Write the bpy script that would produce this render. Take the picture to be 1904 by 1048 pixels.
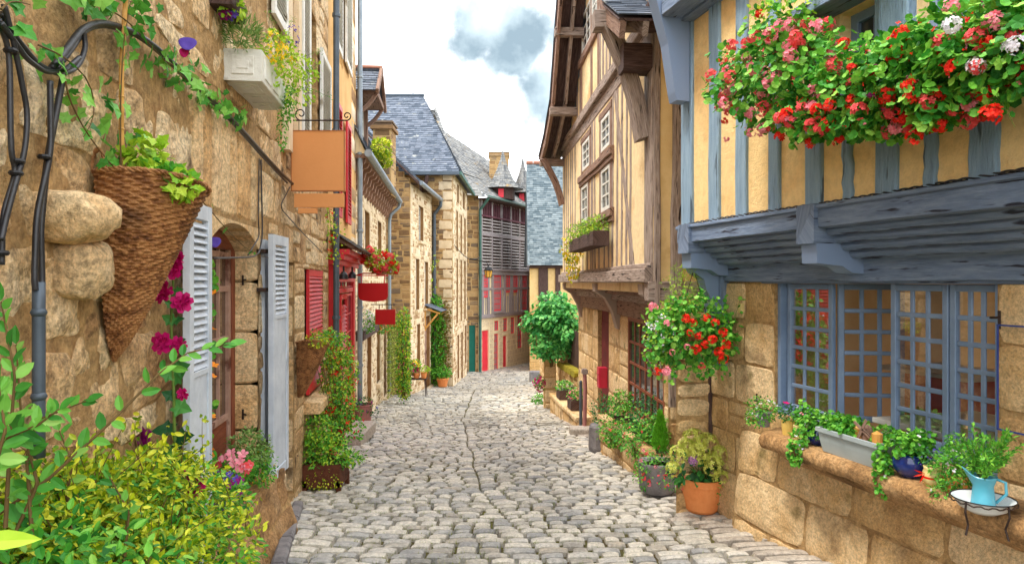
import bpy, math, random
import numpy as np
from mathutils import Vector
C = bpy.context.scene.collection
for _o in list(bpy.data.objects): bpy.data.objects.remove(_o)
SC = bpy.context.scene
# ---------------------------------------------------------------- camera
F, CX, CY = 1270.0, 952.0, 524.0            # focal length and centre in pixels of the 1904x1048 photograph
cam = bpy.data.cameras.new('camera'); cam.sensor_width = 36.0; cam.lens = F/1904*36
cam.clip_start = .05; cam.clip_end = 500
camo = bpy.data.objects.new('camera', cam); C.objects.link(camo)
camo.location = (0, 0, 0); camo.rotation_euler = (math.radians(90), 0, 0)
SC.camera = camo
# ---------------------------------------------------------------- world
SUN_EL, SUN_AZ = math.radians(66), math.radians(-105)     # azimuth measured from +Y towards +X
w = bpy.data.worlds.new('World'); SC.world = w; w.use_nodes = True
nt = w.node_tree; nt.nodes.clear(); N = nt.nodes.new; LK = nt.links.new
out = N('ShaderNodeOutputWorld'); bg = N('ShaderNodeBackground'); bg.inputs[1].default_value = .15
sky = N('ShaderNodeTexSky'); sky.sky_type = 'NISHITA'; sky.sun_disc = False
sky.sun_elevation = SUN_EL; sky.sun_rotation = SUN_AZ
tc = N('ShaderNodeTexCoord')
n1 = N('ShaderNodeTexNoise'); n1.inputs['Scale'].default_value = 2.2; n1.inputs['Detail'].default_value = 7
LK(tc.outputs['Generated'], n1.inputs['Vector'])
r1 = N('ShaderNodeValToRGB'); r1.color_ramp.elements[0].position = .3; r1.color_ramp.elements[1].position = .7
r1.color_ramp.elements[0].color = (6.2, 6.5, 6.75, 1); r1.color_ramp.elements[1].color = (7.9, 7.9, 7.85, 1)
LK(n1.outputs['Fac'], r1.inputs[0])
mx = N('ShaderNodeMix'); mx.data_type = 'RGBA'; mx.inputs[0].default_value = .93
LK(sky.outputs[0], mx.inputs[6]); LK(r1.outputs[0], mx.inputs[7])
def cloud_mask(px, py, rad, soft, nscale, namp):
    d = Vector(((px-CX)/F, 1, (CY-py)/F)).normalized()
    nn = N('ShaderNodeTexNoise'); nn.inputs['Scale'].default_value = nscale; nn.inputs['Detail'].default_value = 9
    nn.inputs['Roughness'].default_value = .6
    LK(tc.outputs['Generated'], nn.inputs['Vector'])
    di = N('ShaderNodeVectorMath'); di.operation = 'DISTANCE'; di.inputs[1].default_value = d
    LK(tc.outputs['Generated'], di.inputs[0])
    a = N('ShaderNodeMath'); a.operation = 'MULTIPLY_ADD'; a.inputs[1].default_value = namp; LK(nn.outputs['Fac'], a.inputs[0]); LK(di.outputs['Value'], a.inputs[2])
    mr = N('ShaderNodeMapRange'); mr.interpolation_type = 'SMOOTHSTEP'
    mr.inputs['From Min'].default_value = rad+namp*.5+soft; mr.inputs['From Max'].default_value = rad+namp*.5-soft
    LK(a.outputs[0], mr.inputs['Value']); return mr.outputs[0]
masks = [cloud_mask(905, 45, .052, .022, 9, .13), cloud_mask(960, 80, .058, .022, 9, .13), cloud_mask(1010, 165, .052, .03, 11, .13), cloud_mask(1060, 90, .05, .03, 9, .12), cloud_mask(925, 205, .012, .02, 12, .10)]
acc = masks[0]
for m_ in masks[1:]:
    q = N('ShaderNodeMath'); q.operation = 'MAXIMUM'; LK(acc, q.inputs[0]); LK(m_, q.inputs[1]); acc = q.outputs[0]
q = N('ShaderNodeMath'); q.operation = 'MULTIPLY'; q.inputs[1].default_value = .96; LK(acc, q.inputs[0])
n2 = N('ShaderNodeTexNoise'); n2.inputs['Scale'].default_value = 14; n2.inputs['Detail'].default_value = 6; LK(tc.outputs['Generated'], n2.inputs['Vector'])
r2 = N('ShaderNodeValToRGB'); r2.color_ramp.elements[0].position = .35; r2.color_ramp.elements[1].position = .68
r2.color_ramp.elements[0].color = (.75, 1.1, 1.35, 1); r2.color_ramp.elements[1].color = (2.6, 3.1, 3.3, 1)
LK(n2.outputs['Fac'], r2.inputs[0])
mx2 = N('ShaderNodeMix'); mx2.data_type = 'RGBA'; LK(q.outputs[0], mx2.inputs[0]); LK(mx.outputs[2], mx2.inputs[6]); LK(r2.outputs[0], mx2.inputs[7])
LK(mx2.outputs[2], bg.inputs[0]); LK(bg.outputs[0], out.inputs[0])
# ---------------------------------------------------------------- sun and exposure
sl = bpy.data.lights.new('sun', 'SUN'); sl.energy = 1.4; sl.angle = math.radians(14); sl.color = (1, .93, .82)
so = bpy.data.objects.new('sun', sl); C.objects.link(so)
sd = Vector((math.sin(SUN_AZ)*math.cos(SUN_EL), math.cos(SUN_AZ)*math.cos(SUN_EL), math.sin(SUN_EL)))
so.rotation_euler = sd.to_track_quat('Z', 'Y').to_euler(); so.location = sd*30
SC.view_settings.view_transform = 'Standard'; SC.view_settings.look = 'None'; SC.view_settings.gamma = 1
SC.view_settings.exposure = 1.56
SC.render.engine = 'CYCLES'
# ================================================================ helpers
R = np.random.RandomState(7); random.seed(7)
def P(px, py, Y): return np.array([(px-CX)/F*Y, Y, (CY-py)/F*Y])
def nz(v): v = np.asarray(v, float); return v/(np.linalg.norm(v, axis=-1, keepdims=True)+1e-9)
_GY = [-6, 0, 2, 4, 6, 8, 10, 12, 14, 17, 21, 26, 32, 45, 200]
_GZ = [-.85, -1.25, -1.42, -1.6, -1.83, -2.03, -2.23, -2.42, -2.6, -2.85, -3.16, -3.5, -3.68, -3.9, -5]
def gz(Y): return (np.interp(np.asarray(Y)-.6, _GY, _GZ)+np.interp(np.asarray(Y), _GY, _GZ)+np.interp(np.asarray(Y)+.6, _GY, _GZ))/3
def xc(Y): return np.interp(Y, [0, 3.9, 6.2, 12.5, 20, 27, 32], [1.0, .22, -.28, -.92, -1.1, -.1, 1.6])
def sz(X, Y):                                # street surface: valley with a gutter line
    d = np.abs(X-xc(Y)); return gz(Y)-.05+.035*np.minimum(d, 1.6)
def G(px, py):                               # point of the street seen at a pixel
    lo, hi = 1.0, 60.0
    for _ in range(50):
        m = (lo+hi)/2; x = (px-CX)/F*m
        if (CY-py)/F*m > sz(x, m): lo = m
        else: hi = m
    x = (px-CX)/F*lo; return np.array([x, lo, float(sz(x, lo))])
def _h(ix, iy, iz):
    n = (ix*374761393+iy*668265263+iz*2147483647 % 1000003*974711) & 0x7fffffff
    n = ((n ^ (n >> 13))*1274126177) & 0x7fffffff
    return (n & 0xffff)/65535.0
def vn(p, s=1.0, o=0):                       # value noise in -1..1
    q = np.asarray(p, float)*s+1000+o*17.3; i = np.floor(q).astype(np.int64); f = q-i; f = f*f*(3-2*f)
    r = 0
    for a in (0, 1):
        for b in (0, 1):
            for c in (0, 1):
                wt = (f[..., 0] if a else 1-f[..., 0])*(f[..., 1] if b else 1-f[..., 1])*(f[..., 2] if c else 1-f[..., 2])
                r = r+wt*_h(i[..., 0]+a, i[..., 1]+b, i[..., 2]+c)
    return r*2-1
WL = {}
class MB:
    def __init__(s): s.v = []; s.f = []; s.m = []; s.uv = []; s.n = 0
    def add(s, v, f, mat=0, uv=None):
        v = np.asarray(v, float).reshape(-1, 3)
        s.v.append(v); s.uv.append(np.zeros((len(v), 2)) if uv is None else np.asarray(uv, float).reshape(-1, 2))
        for q in f: s.f.append([i+s.n for i in q])
        s.m += [mat]*len(f); s.n += len(v); return s
    def addnp(s, v, f, mat=0, uv=None):      # f: array (M,k)
        v = np.asarray(v, float).reshape(-1, 3)
        s.v.append(v); s.uv.append(np.zeros((len(v), 2)) if uv is None else np.asarray(uv, float).reshape(-1, 2))
        s.f += (np.asarray(f)+s.n).tolist(); s.m += [mat]*len(f); s.n += len(v); return s
    def box(s, c, h, ax=None, mat=0, bev=0):  # centre, half sizes, 3 axes
        A = np.eye(3) if ax is None else np.array(ax, float)
        c = np.asarray(c, float); h = np.asarray(h, float)
        i = int(np.argmax(h)); j, k = [t for t in range(3) if t != i]
        return s.beam(c-A[i]*h[i], c+A[i]*h[i], h[j]*2, h[k]*2, A[j], A[k], mat=mat, bev=bev or min(h)*.12)
    def beam(s, p0, p1, w, d, a=None, b=None, mat=0, bev=.006, seg=1, wob=0, w1=None, d1=None, bow=None):
        p0 = np.asarray(p0, float); p1 = np.asarray(p1, float); L = np.linalg.norm(p1-p0); t = (p1-p0)/max(L, 1e-9)
        if a is None:
            a = np.cross(t, (0, 0, 1)) if abs(t[2]) < .9 else np.array([1., 0, 0])
        a = np.asarray(a, float); a = nz(a-t*np.dot(a, t))
        b = np.cross(t, a)
        w1 = w if w1 is None else w1; d1 = d if d1 is None else d1
        n = seg+1; V = []; UV = []; ro = R.rand(2)*20; wa = 0; wb = 0
        bev = min(bev, w*.35, d*.35)
        for i in range(n):
            k = i/seg; W = (w+(w1-w)*k)/2; D = (d+(d1-d)*k)/2; c = p0+(p1-p0)*k
            if bow is not None: c = c+np.asarray(bow)*math.sin(math.pi*k)
            if wob and 0 < i < seg: c = c+a*(R.rand()-.5)*wob*2+b*(R.rand()-.5)*wob*.6; W *= 1+(R.rand()-.5)*wob*4
            q = [(-W+bev, -D), (W-bev, -D), (W, -D+bev), (W, D-bev), (W-bev, D), (-W+bev, D), (-W, D-bev), (-W, -D+bev)]
            acc = 0
            for j, (x, y) in enumerate(q):
                V.append(c+a*x+b*y)
                if j: acc += math.hypot(x-q[j-1][0], y-q[j-1][1])
                UV.append((k*L+ro[0], acc+ro[1]))
        f = []
        for i in range(seg):
            for j in range(8):
                j2 = (j+1) % 8; f.append([i*8+j, i*8+j2, (i+1)*8+j2, (i+1)*8+j])
        f.append(list(range(7, -1, -1))); f.append([seg*8+j for j in range(8)])
        return s.add(V, f, mat, UV)
    def tube(s, pts, r, seg=8, mat=0, r1=None, cap=True):
        pts = np.asarray(pts, float); n = len(pts); rr = np.linspace(r, r if r1 is None else r1, n)
        T = nz(np.gradient(pts, axis=0)); up = np.array([0, 0, 1.]); V = []; UV = []
        a = np.cross(T[0], up)
        if np.linalg.norm(a) < .1: a = np.cross(T[0], [1., 0, 0])
        L = 0
        for i in range(n):
            a = nz(a-T[i]*np.dot(a, T[i])); b = np.cross(T[i], a)
            if i: L += np.linalg.norm(pts[i]-pts[i-1])
            for j in range(seg):
                th = 2*math.pi*j/seg; V.append(pts[i]+rr[i]*(a*math.cos(th)+b*math.sin(th))); UV.append((L, j/seg*r*6))
        f = [[i*seg+j, i*seg+(j+1) % seg, (i+1)*seg+(j+1) % seg, (i+1)*seg+j] for i in range(n-1) for j in range(seg)]
        if cap: f += [list(range(seg-1, -1, -1)), [(n-1)*seg+j for j in range(seg)]]
        return s.add(V, f, mat, UV)
    def lathe(s, prof, c, seg=28, mat=0, sx=1, sy=1, noise=0, rot=0):
        c = np.asarray(c, float); V = []; UV = []
        for k, (r, z) in enumerate(prof):
            for j in range(seg):
                th = 2*math.pi*j/seg; rr = r*(1+noise*math.sin(3*th+z*9+rot))
                x, y = rr*sx*math.cos(th), rr*sy*math.sin(th)
                V.append(c+np.array([x*math.cos(rot)-y*math.sin(rot), x*math.sin(rot)+y*math.cos(rot), z])); UV.append((th, z))
        f = [[i*seg+j, i*seg+(j+1) % seg, (i+1)*seg+(j+1) % seg, (i+1)*seg+j] for i in range(len(prof)-1) for j in range(seg)]
        f.append(list(range(seg-1, -1, -1))); f.append([(len(prof)-1)*seg+j for j in range(seg)])
        return s.add(V, f, mat, UV)
    def poly(s, pts, thick, mat=0):          # extruded polygon: pts 3D, thick vector
        pts = np.asarray(pts, float); n = len(pts); t = np.asarray(thick, float)
        f = [list(range(n)), [2*n-1-i for i in range(n)]]+[[i, (i+1) % n, n+(i+1) % n, n+i] for i in range(n)]
        return s.add(np.vstack([pts, pts+t]), f, mat)
    def leaf(s, p, tip, nrm, size, shape='oval', mat=0):
        v, f = SH[shape]; p = np.atleast_2d(p); n = len(p)
        t = nz(tip); nn = nz(nrm-t*np.sum(nrm*t, -1, keepdims=True)); b = np.cross(nn, t)
        size = np.broadcast_to(np.asarray(size, float), (n,))[:, None, None]
        V = p[:, None, :]+size*(v[None, :, 0:1]*b[:, None, :]+v[None, :, 1:2]*t[:, None, :]+v[None, :, 2:3]*nn[:, None, :])
        k = len(v); FF = (np.array(f)[None, :, :]+np.arange(n)[:, None, None]*k).reshape(-1, len(f[0]))
        uv = np.tile(v[:, :2], (n, 1))
        return s.addnp(V.reshape(-1, 3), FF, mat, uv)
    def build(s, name, mats, parent=None, smooth=False, label=None, cat=None, group=None, kind=None, origin=None):
        V = np.vstack(s.v); UV = np.vstack(s.uv)
        if origin is None:
            lo, hi = V.min(0), V.max(0); origin = np.array([(lo[0]+hi[0])/2, (lo[1]+hi[1])/2, lo[2]])
        origin = np.asarray(origin, float); V = V-origin
        me = bpy.data.meshes.new(name)
        lens = np.array([len(q) for q in s.f]); loops = np.concatenate([np.asarray(q) for q in s.f]) if len(set(lens)) > 1 else np.array(s.f).ravel()
        me.vertices.add(len(V)); me.vertices.foreach_set('co', V.astype(np.float32).ravel())
        me.loops.add(len(loops)); me.loops.foreach_set('vertex_index', loops.astype(np.int32))
        me.polygons.add(len(lens)); me.polygons.foreach_set('loop_start', np.concatenate([[0], np.cumsum(lens)[:-1]]).astype(np.int32))
        me.polygons.foreach_set('material_index', np.array(s.m, np.int32))
        me.polygons.foreach_set('use_smooth', np.full(len(lens), bool(smooth)))
        ul = me.uv_layers.new(name='UVMap'); ul.data.foreach_set('uv', UV[loops].astype(np.float32).ravel())
        me.update(calc_edges=True); me.validate()
        for m in (mats if isinstance(mats, (list, tuple)) else [mats]): me.materials.append(m)
        o = bpy.data.objects.new(name, me); C.objects.link(o)
        WL[o] = origin
        if parent is not None: o.parent = parent; o.location = origin-WL[parent]
        else: o.location = origin
        return tag(o, label, cat, group, kind)
def tag(o, label=None, cat=None, group=None, kind=None):
    if label: o['label'] = label
    if cat: o['category'] = cat
    if group: o['group'] = group
    if kind: o['kind'] = kind
    return o
def thing(name, label, cat, loc=(0, 0, 0), group=None):
    o = bpy.data.objects.new(name, None); C.objects.link(o); o.empty_display_size = .1
    o.location = loc; WL[o] = np.array(loc, float); return tag(o, label, cat, group)
def dup(root, loc, rotz=0, label=None, group=None, scale=1):
    def cp(o, par):
        c = o.copy(); C.objects.link(c)
        if par: c.parent = par
        for ch in o.children: cp(ch, c)
        return c
    r = cp(root, None); r.location = loc; r.rotation_euler = (0, 0, rotz); r.scale = (scale,)*3
    WL[r] = np.array(loc, float)
    if label: r['label'] = label
    if group: r['group'] = group
    return r
def _fan(rim, c=(0, .5, 0)):
    v = np.array([c]+rim, float); n = len(rim); return v, [(0, i+1, (i+1) % n+1) for i in range(n)]
SH = {'oval': _fan([(0, 0, 0), (.2, .22, .05), (.25, .5, .06), (.16, .8, .03), (0, 1, -.06), (-.16, .8, .03), (-.25, .5, .06), (-.2, .22, .05)], (0, .5, -.02)),
      'diamond': (np.array([(0, 0, 0), (.3, .5, .08), (0, 1, -.04), (-.3, .5, .08)], float), [(0, 1, 2), (0, 2, 3)]),
      'narrow': (np.array([(0, 0, 0), (.09, .5, .02), (0, 1, -.08), (-.09, .5, .02)], float), [(0, 1, 2), (0, 2, 3)]),
      'blade': (np.array([(-.05, 0, 0), (.05, 0, 0), (0, 1, .2)], float), [(0, 1, 2)]),
      'petal': (np.array([(0, 0, 0), (.36, .6, .1), (.2, 1, .05), (-.2, 1, .05), (-.36, .6, .1)], float), [(0, 1, 2, 3, 4)]),
      'ivy': _fan([(0, 0, 0), (.3, -.12, .03), (.33, .2, .05), (.55, .35, 0), (.3, .55, .04), (.22, .75, .03), (0, 1.05, -.05), (-.22, .75, .03), (-.3, .55, .04), (-.55, .35, 0), (-.33, .2, .05), (-.3, -.12, .03)], (0, .35, -.02))}
_rm = []
for _i in range(11):
    _a = math.pi*2*(_i+.5)/11-math.pi/2; _r = .52*(1+.07*(-1)**_i); _rm.append((_r*math.cos(_a), .45+_r*math.sin(_a), .09*(1+.5*(-1)**_i)))
SH['round'] = _fan(_rm, (0, .4, -.04))
SH['long'] = _fan([(0, 0, 0), (.07, .15, .03), (.12, .35, .045), (.135, .55, .045), (.10, .75, .03), (.05, .9, 0), (0, 1, -.03), (-.05, .9, 0), (-.10, .75, .03), (-.135, .55, .045), (-.12, .35, .045), (-.07, .15, .03)], (0, .5, -.01))
class Fr:
    def __init__(s, O, U, V, Nn): s.O = np.array(O, float); s.U = nz(U); s.V = nz(V); s.N = nz(Nn)
    def __call__(s, a):
        a = np.asarray(a, float); return s.O+a[..., 0:1]*s.U+a[..., 1:2]*s.V+a[..., 2:3]*s.N
class Wall(Fr):                              # vertical wall: 2D origin, 2D direction, outward normal towards the lane
    def __init__(s, O, d, n_sign):
        d = np.array(d, float); d /= np.linalg.norm(d); n = np.array([d[1], -d[0]])*n_sign
        super().__init__((O[0], O[1], 0), (d[0], d[1], 0), (0, 0, 1), (n[0], n[1], 0))
    def uy(s, px, w=0):
        o = s.O+s.N*w; k = (px-CX)/F         # o+u*U = t*(k,1)
        u = (k*o[1]-o[0])/(s.U[0]-k*s.U[1]); return u, o[1]+u*s.U[1]
    def u(s, px, w=0): return s.uy(px, w)[0]
    def z(s, px, py, w=0): return (CY-py)/F*s.uy(px, w)[1]
    def at(s, px, py, w=0): u, y = s.uy(px, w); return s.pt(u, (CY-py)/F*y, w)
    def pt(s, u, z, w=0): return s.O+s.U*u+s.N*w+np.array([0, 0, z])
    def rect(s, x0, y0, x1, y1, w=0):        # pixel box -> u0,u1,z0,z1 (heights read at the nearer side)
        ua, ub = s.u(x0, w), s.u(x1, w); xm = x0 if s.uy(x0, w)[1] < s.uy(x1, w)[1] else x1
        return min(ua, ub), max(ua, ub), s.z(xm, y1, w), s.z(xm, y0, w)
    def box(s, mb, u0, u1, z0, z1, w0, w1, mat=0, bev=0):
        return mb.box(s.pt((u0+u1)/2, (z0+z1)/2, (w0+w1)/2), (abs(u1-u0)/2, abs(z1-z0)/2, abs(w1-w0)/2), (s.U, s.V, s.N), mat, bev)
    def beam(s, mb, u0, z0, u1, z1, wd, w0, w1, mat=0, **k):   # timber in the plane of the wall
        a, b = s.pt(u0, z0, (w0+w1)/2), s.pt(u1, z1, (w0+w1)/2); t = nz(b-a); ac = np.cross(t, s.N)
        return mb.beam(a, b, wd, abs(w1-w0), ac, s.N, mat, **k)
def blocks(mb, fr, rects, h=(.01, .03), jit=.01, sink=.012, n=5, mat=0, rough=0, edge=.1, rnd=.35, off=None, tilt=0, zf=None, shoulder=.8):
    """pillow-shaped stones in a frame; rects (N,4)=u0,u1,v0,v1"""
    r = np.asarray(rects, float); M = len(r)
    if not M: return
    W, H = r[:, 1]-r[:, 0], r[:, 3]-r[:, 2]
    e = edge
    s = {4: np.array([0, e*1.3, 1-e*1.3, 1]), 5: np.array([0, e, .5, 1-e, 1]), 7: np.array([0, e*.7, .25, .5, .75, 1-e*.7, 1]), 9: np.array([0, e*.6, .2, .35, .5, .65, .8, 1-e*.6, 1]), 13: np.concatenate([[0, e*.5], np.linspace(.12, .88, 9), [1-e*.5, 1]])}[n]
    pr = np.minimum(1, np.minimum(s, 1-s)/(e*1.0)); pr = np.where(pr > .999, 1, np.where(pr > .01, np.maximum(pr*.8, shoulder*(.75 if n > 9 else 1)), 0)); pr[1] = pr[-2] = min(pr[1], shoulder)
    S, T = np.meshgrid(s, s, indexing='ij')
    J = (R.rand(M, 4, 2)-.5)*2*jit
    c = [r[:, [0, 2]]+J[:, 0], r[:, [1, 2]]+J[:, 1], r[:, [1, 3]]+J[:, 2], r[:, [0, 3]]+J[:, 3]]
    # round the outline corners
    S2 = S[None]; T2 = T[None]
    U = ((1-S2)*(1-T2))[..., None]*c[0][:, None, None]+(S2*(1-T2))[..., None]*c[1][:, None, None]+(S2*T2)[..., None]*c[2][:, None, None]+((1-S2)*T2)[..., None]*c[3][:, None, None]
    cen = sum(c)/4
    cor = np.maximum(0, (np.abs(S-.5)+np.abs(T-.5))-.82)/.18*rnd*.22
    U = U+(cen[:, None, None]-U)*cor[None, ..., None]
    hh = h[0]+R.rand(M)*(h[1]-h[0])
    if off is not None: hh = hh+off
    bump = np.minimum(pr[:, None], pr[None, :])
    dome = 1-.25*((S-.5)**2+(T-.5)**2)*2
    Z = -sink+(hh[:, None, None]+sink)*(bump*dome)[None]
    if tilt: Z = Z+((S-.5)[None]*(R.rand(M)-.5)[:, None, None]+(T-.5)[None]*(R.rand(M)-.5)[:, None, None])*tilt*bump
    A = np.stack([U[..., 0], U[..., 1], Z], -1)
    if rough:
        a3 = A*1.0; a3[..., 2] += np.arange(M)[:, None, None]*3.1
        d = vn(a3, 9)*.6+vn(a3, 22, 3)*.35+vn(a3, 3.5, 5)*.5
        A[..., 2] += d*rough*bump[None]
        A[..., 0] += vn(a3, 12, 7)*rough*.8; A[..., 1] += vn(a3, 12, 9)*rough*.8
    if zf is not None: A = zf(A)
    V = fr(A.reshape(-1, 3))
    i = np.arange(n-1); I, Jx = np.meshgrid(i, i, indexing='ij'); b = (I*n+Jx).ravel()
    q = np.stack([b, b+n, b+n+1, b+1], -1)
    FF = (q[None]+(np.arange(M)*n*n)[:, None, None]).reshape(-1, 4)
    mb.addnp(V, FF, mat, A.reshape(-1, 3)[:, :2])
def courses(u0, u1, z0, z1, ch, bw, opens=(), urange=None, force=(), gap=.012, zb=None):
    """rows of blocks around openings; returns block rects and the backing rects"""
    br = sorted(set([z0, z1]+[z for o in opens for z in (o[2], o[3]) if z0 < z < z1]+list(force)))
    zs = [z0]
    for a, b in zip(br[:-1], br[1:]):
        L = b-a; k = max(1, int(round(L/((ch[0]+ch[1])/2)))); p = np.cumsum(np.maximum(.25, 1+(R.rand(k)-.5)*2*(ch[1]-ch[0])/(ch[0]+ch[1]))); zs += list(a+L*p/p[-1])
    bl = []; bk = []
    for a, b in zip(zs[:-1], zs[1:]):
        m = (a+b)/2; iv = [(u0, u1)] if urange is None else [urange(m)]
        for o in opens:
            if o[2] < m < o[3]:
                nv = []
                for (p, q) in iv:
                    if o[1] <= p or o[0] >= q: nv.append((p, q)); continue
                    if o[0] > p: nv.append((p, o[0]))
                    if o[1] < q: nv.append((o[1], q))
                iv = nv
        for (p, q) in iv:
            if q-p < .02: continue
            bk.append((p, q, a, b)); u = p
            while u < q-1e-4:
                wd = bw[0]+R.rand()*(bw[1]-bw[0])
                if q-(u+wd) < bw[0]*.6: wd = q-u
                if wd > 3*(b-a)*1.6 and R.rand() < .3: pass
                bl.append((u+gap/2, u+wd-gap/2, a+gap/2, b-gap/2)); u += wd
    return bl, bk
def masonry(mb, fr, u0, u1, z0, z1, ch, bw, opens=(), depth=.2, h=(.006, .03), jit=.012, gap=.014, n=5, rough=.004, urange=None, force=(), mat=0, mmat=1, split=.3, rmat=None, **kw):
    bl, bk = courses(u0, u1, z0, z1, ch, bw, opens, urange, force, gap)
    b2 = []
    for (a, b, c, d) in bl:                  # some blocks broken in two
        if R.rand() < split and (d-c) > ch[0]*.8: m = c+(d-c)*(.35+.3*R.rand()); b2 += [(a, b, c, m-gap/2), (a, b, m+gap/2, d)]
        else: b2.append((a, b, c, d))
    kw.setdefault('sink', .003); blocks(mb, fr, b2, h, jit, n=n, mat=mat, rough=rough, **kw)
    for (a, b, c, d) in bk: mb.add(fr([(a, c, 0), (b, c, 0), (b, d, 0), (a, d, 0)]), [(0, 1, 2, 3)], mmat, [(a, c), (b, c), (b, d), (a, d)])
    for (a, b, c, d) in opens: reveal(mb, fr, a, b, c, d, depth, mmat if rmat is None else rmat)
def reveal(mb, fr, a, b, c, d, depth, mat):
    v = fr([(x, y, z) for z in (0, -depth) for (x, y) in ((a, c), (b, c), (b, d), (a, d))])
    mb.add(v, [(0, 1, 5, 4), (1, 2, 6, 5), (2, 3, 7, 6), (3, 0, 4, 7)], mat)
def rough_backing(mb, fr, u0, u1, z0, z1, mat=1, st=.03, amp=.012, w=.003):
    us = np.arange(u0, u1+st, st); us[-1] = u1; zs = np.arange(z0, z1+st, st); zs[-1] = z1; U, Z = np.meshgrid(us, zs, indexing='ij'); q = np.stack([U, Z, U*0], -1)
    Wd = w+amp*(vn(q, 3.2)*.7+vn(q, 9, 2)*.5+vn(q, 24, 3)*.25); k = len(zs); i, j = np.meshgrid(np.arange(len(us)-1), np.arange(k-1), indexing='ij'); b = (i*k+j).ravel()
    mb.addnp(fr(np.stack([U, Z, Wd], -1).reshape(-1, 3)), np.stack([b, b+k, b+k+1, b+1], -1), mat, np.stack([U, Z], -1).reshape(-1, 2))
def panel(mb, fr, u0, u1, z0, z1, opens=(), depth=.15, mat=0, w=0, urange=None, res=.25):
    bl, bk = courses(u0, u1, z0, z1, (res, res), (9, 9.5), opens, urange, (), 0)
    for (a, b, c, d) in bk: mb.add(fr([(a, c, w), (b, c, w), (b, d, w), (a, d, w)]), [(0, 1, 2, 3)], mat, [(a, c), (b, c), (b, d), (a, d)])
    for (a, b, c, d) in opens: reveal(mb, fr, a, b, c, d, depth, mat)
def dressed(mb, fr, u0, u1, z0, z1, t=.09, jamb=.28, h=(.018, .026), mat=0, sill=True, lint=None, n=5, rough=.002):
    """cut-stone surround of an opening"""
    r = []; k = max(1, int(round((z1-z0)/jamb))); zz = np.linspace(z0, z1, k+1)
    for i in range(k):
        e = t*(1 if i % 2 else 1.5)
        r += [(u0-e, u0, zz[i]+.003, zz[i+1]-.003), (u1, u1+e, zz[i]+.003, zz[i+1]-.003)]
    lh = lint or t*1.5
    r.append((u0-t*1.6, u1+t*1.6, z1+.002, z1+lh))
    blocks(mb, fr, r, h, .002, n=n, mat=mat, rough=rough, edge=.05)
    if sill:
        A = fr([((u0+u1)/2, z0-t*.35, .03)])[0]
        mb.box(A, ((u1-u0)/2+t, t*.35, .06), (fr.U, fr.V, fr.N), mat)
def slates(mb, fr, poly, tw=.16, th=.1, mat=0, lift=.016, curve=None, jit=.006, bmat=None):
    poly = np.array(poly, float); v0, v1 = poly[:, 1].min(), poly[:, 1].max(); V = []; v = v0
    while v < v1-.01:
        for ext in ((v+min(th*.5, (v1-v)*.5)),):
            xs = []
            for i in range(len(poly)):
                a, b = poly[i], poly[(i+1) % len(poly)]
                if (a[1]-ext)*(b[1]-ext) < 0: xs.append(a[0]+(b[0]-a[0])*(ext-a[1])/(b[1]-a[1]))
        if len(xs) >= 2:
            a, b = min(xs), max(xs); u = a-R.rand()*tw*.5
            while u < b:
                wd = tw*(.75+.5*R.rand()); x0, x1 = max(u, a), min(u+wd, b); u += wd
                if x1-x0 < .01: continue
                j = (R.rand()-.5)*2*jit; l = lift*(.7+.6*R.rand()); top = min(v+th*1.25, v1+.01)
                V.append([(x0+.002, v+j, 0), (x1-.002, v+j*.6, 0), (x1-.002, top, 0), (x0+.002, top, 0), (x0+.002, v+j, l), (x1-.002, v+j*.6, l), (x1-.002, top, .002), (x0+.002, top, .002)])
        v += th
    V = np.array(V).reshape(-1, 3)
    if curve: V = curve(V)
    n = len(V)//8; q = np.array([(4, 5, 6, 7), (0, 1, 5, 4), (0, 4, 7, 3), (1, 2, 6, 5)])
    mb.addnp(fr(V), (q[None]+(np.arange(n)*8)[:, None, None]).reshape(-1, 4), mat, V[:, :2])
    bp = np.c_[poly, np.zeros(len(poly))-.002]
    if curve is None: mb.add(fr(bp), [list(range(len(poly)))], mat if bmat is None else bmat)
# ---------------------------------------------------------------- windows, shutters, pipes
def window(parent, wl, u0, u1, z0, z1, w=-.1, nx=2, ny=4, fm=None, gm=None, fw=.035, bar=.014, th=.035, name='window', leafs=1, label=None):
    mb = MB()
    wl.box(mb, u0, u0+fw, z0, z1, w, w+th); wl.box(mb, u1-fw, u1, z0, z1, w, w+th)
    wl.box(mb, u0+fw, u1-fw, z0, z0+fw, w, w+th); wl.box(mb, u0+fw, u1-fw, z1-fw, z1, w, w+th)
    a, b, c, d = u0+fw, u1-fw, z0+fw, z1-fw
    for i in range(1, nx):
        x = a+(b-a)*i/nx; t = bar*(2.4 if leafs == 2 and i*2 == nx else 1)/2; wl.box(mb, x-t, x+t, c, d, w+.006, w+th-.006-(0 if t > bar*.6 else .004))
    for i in range(1, ny):
        y = c+(d-c)*i/ny; wl.box(mb, a, b, y-bar/2, y+bar/2, w+.009, w+th-.009)
    f = mb.build(name, fm, parent, label=label)
    g = MB(); g.add(wl([(a, c, w+th*.4), (b, c, w+th*.4), (b, d, w+th*.4), (a, d, w+th*.4)]), [(0, 1, 2, 3)]); g.build('pane', gm, f)
    return f
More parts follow.
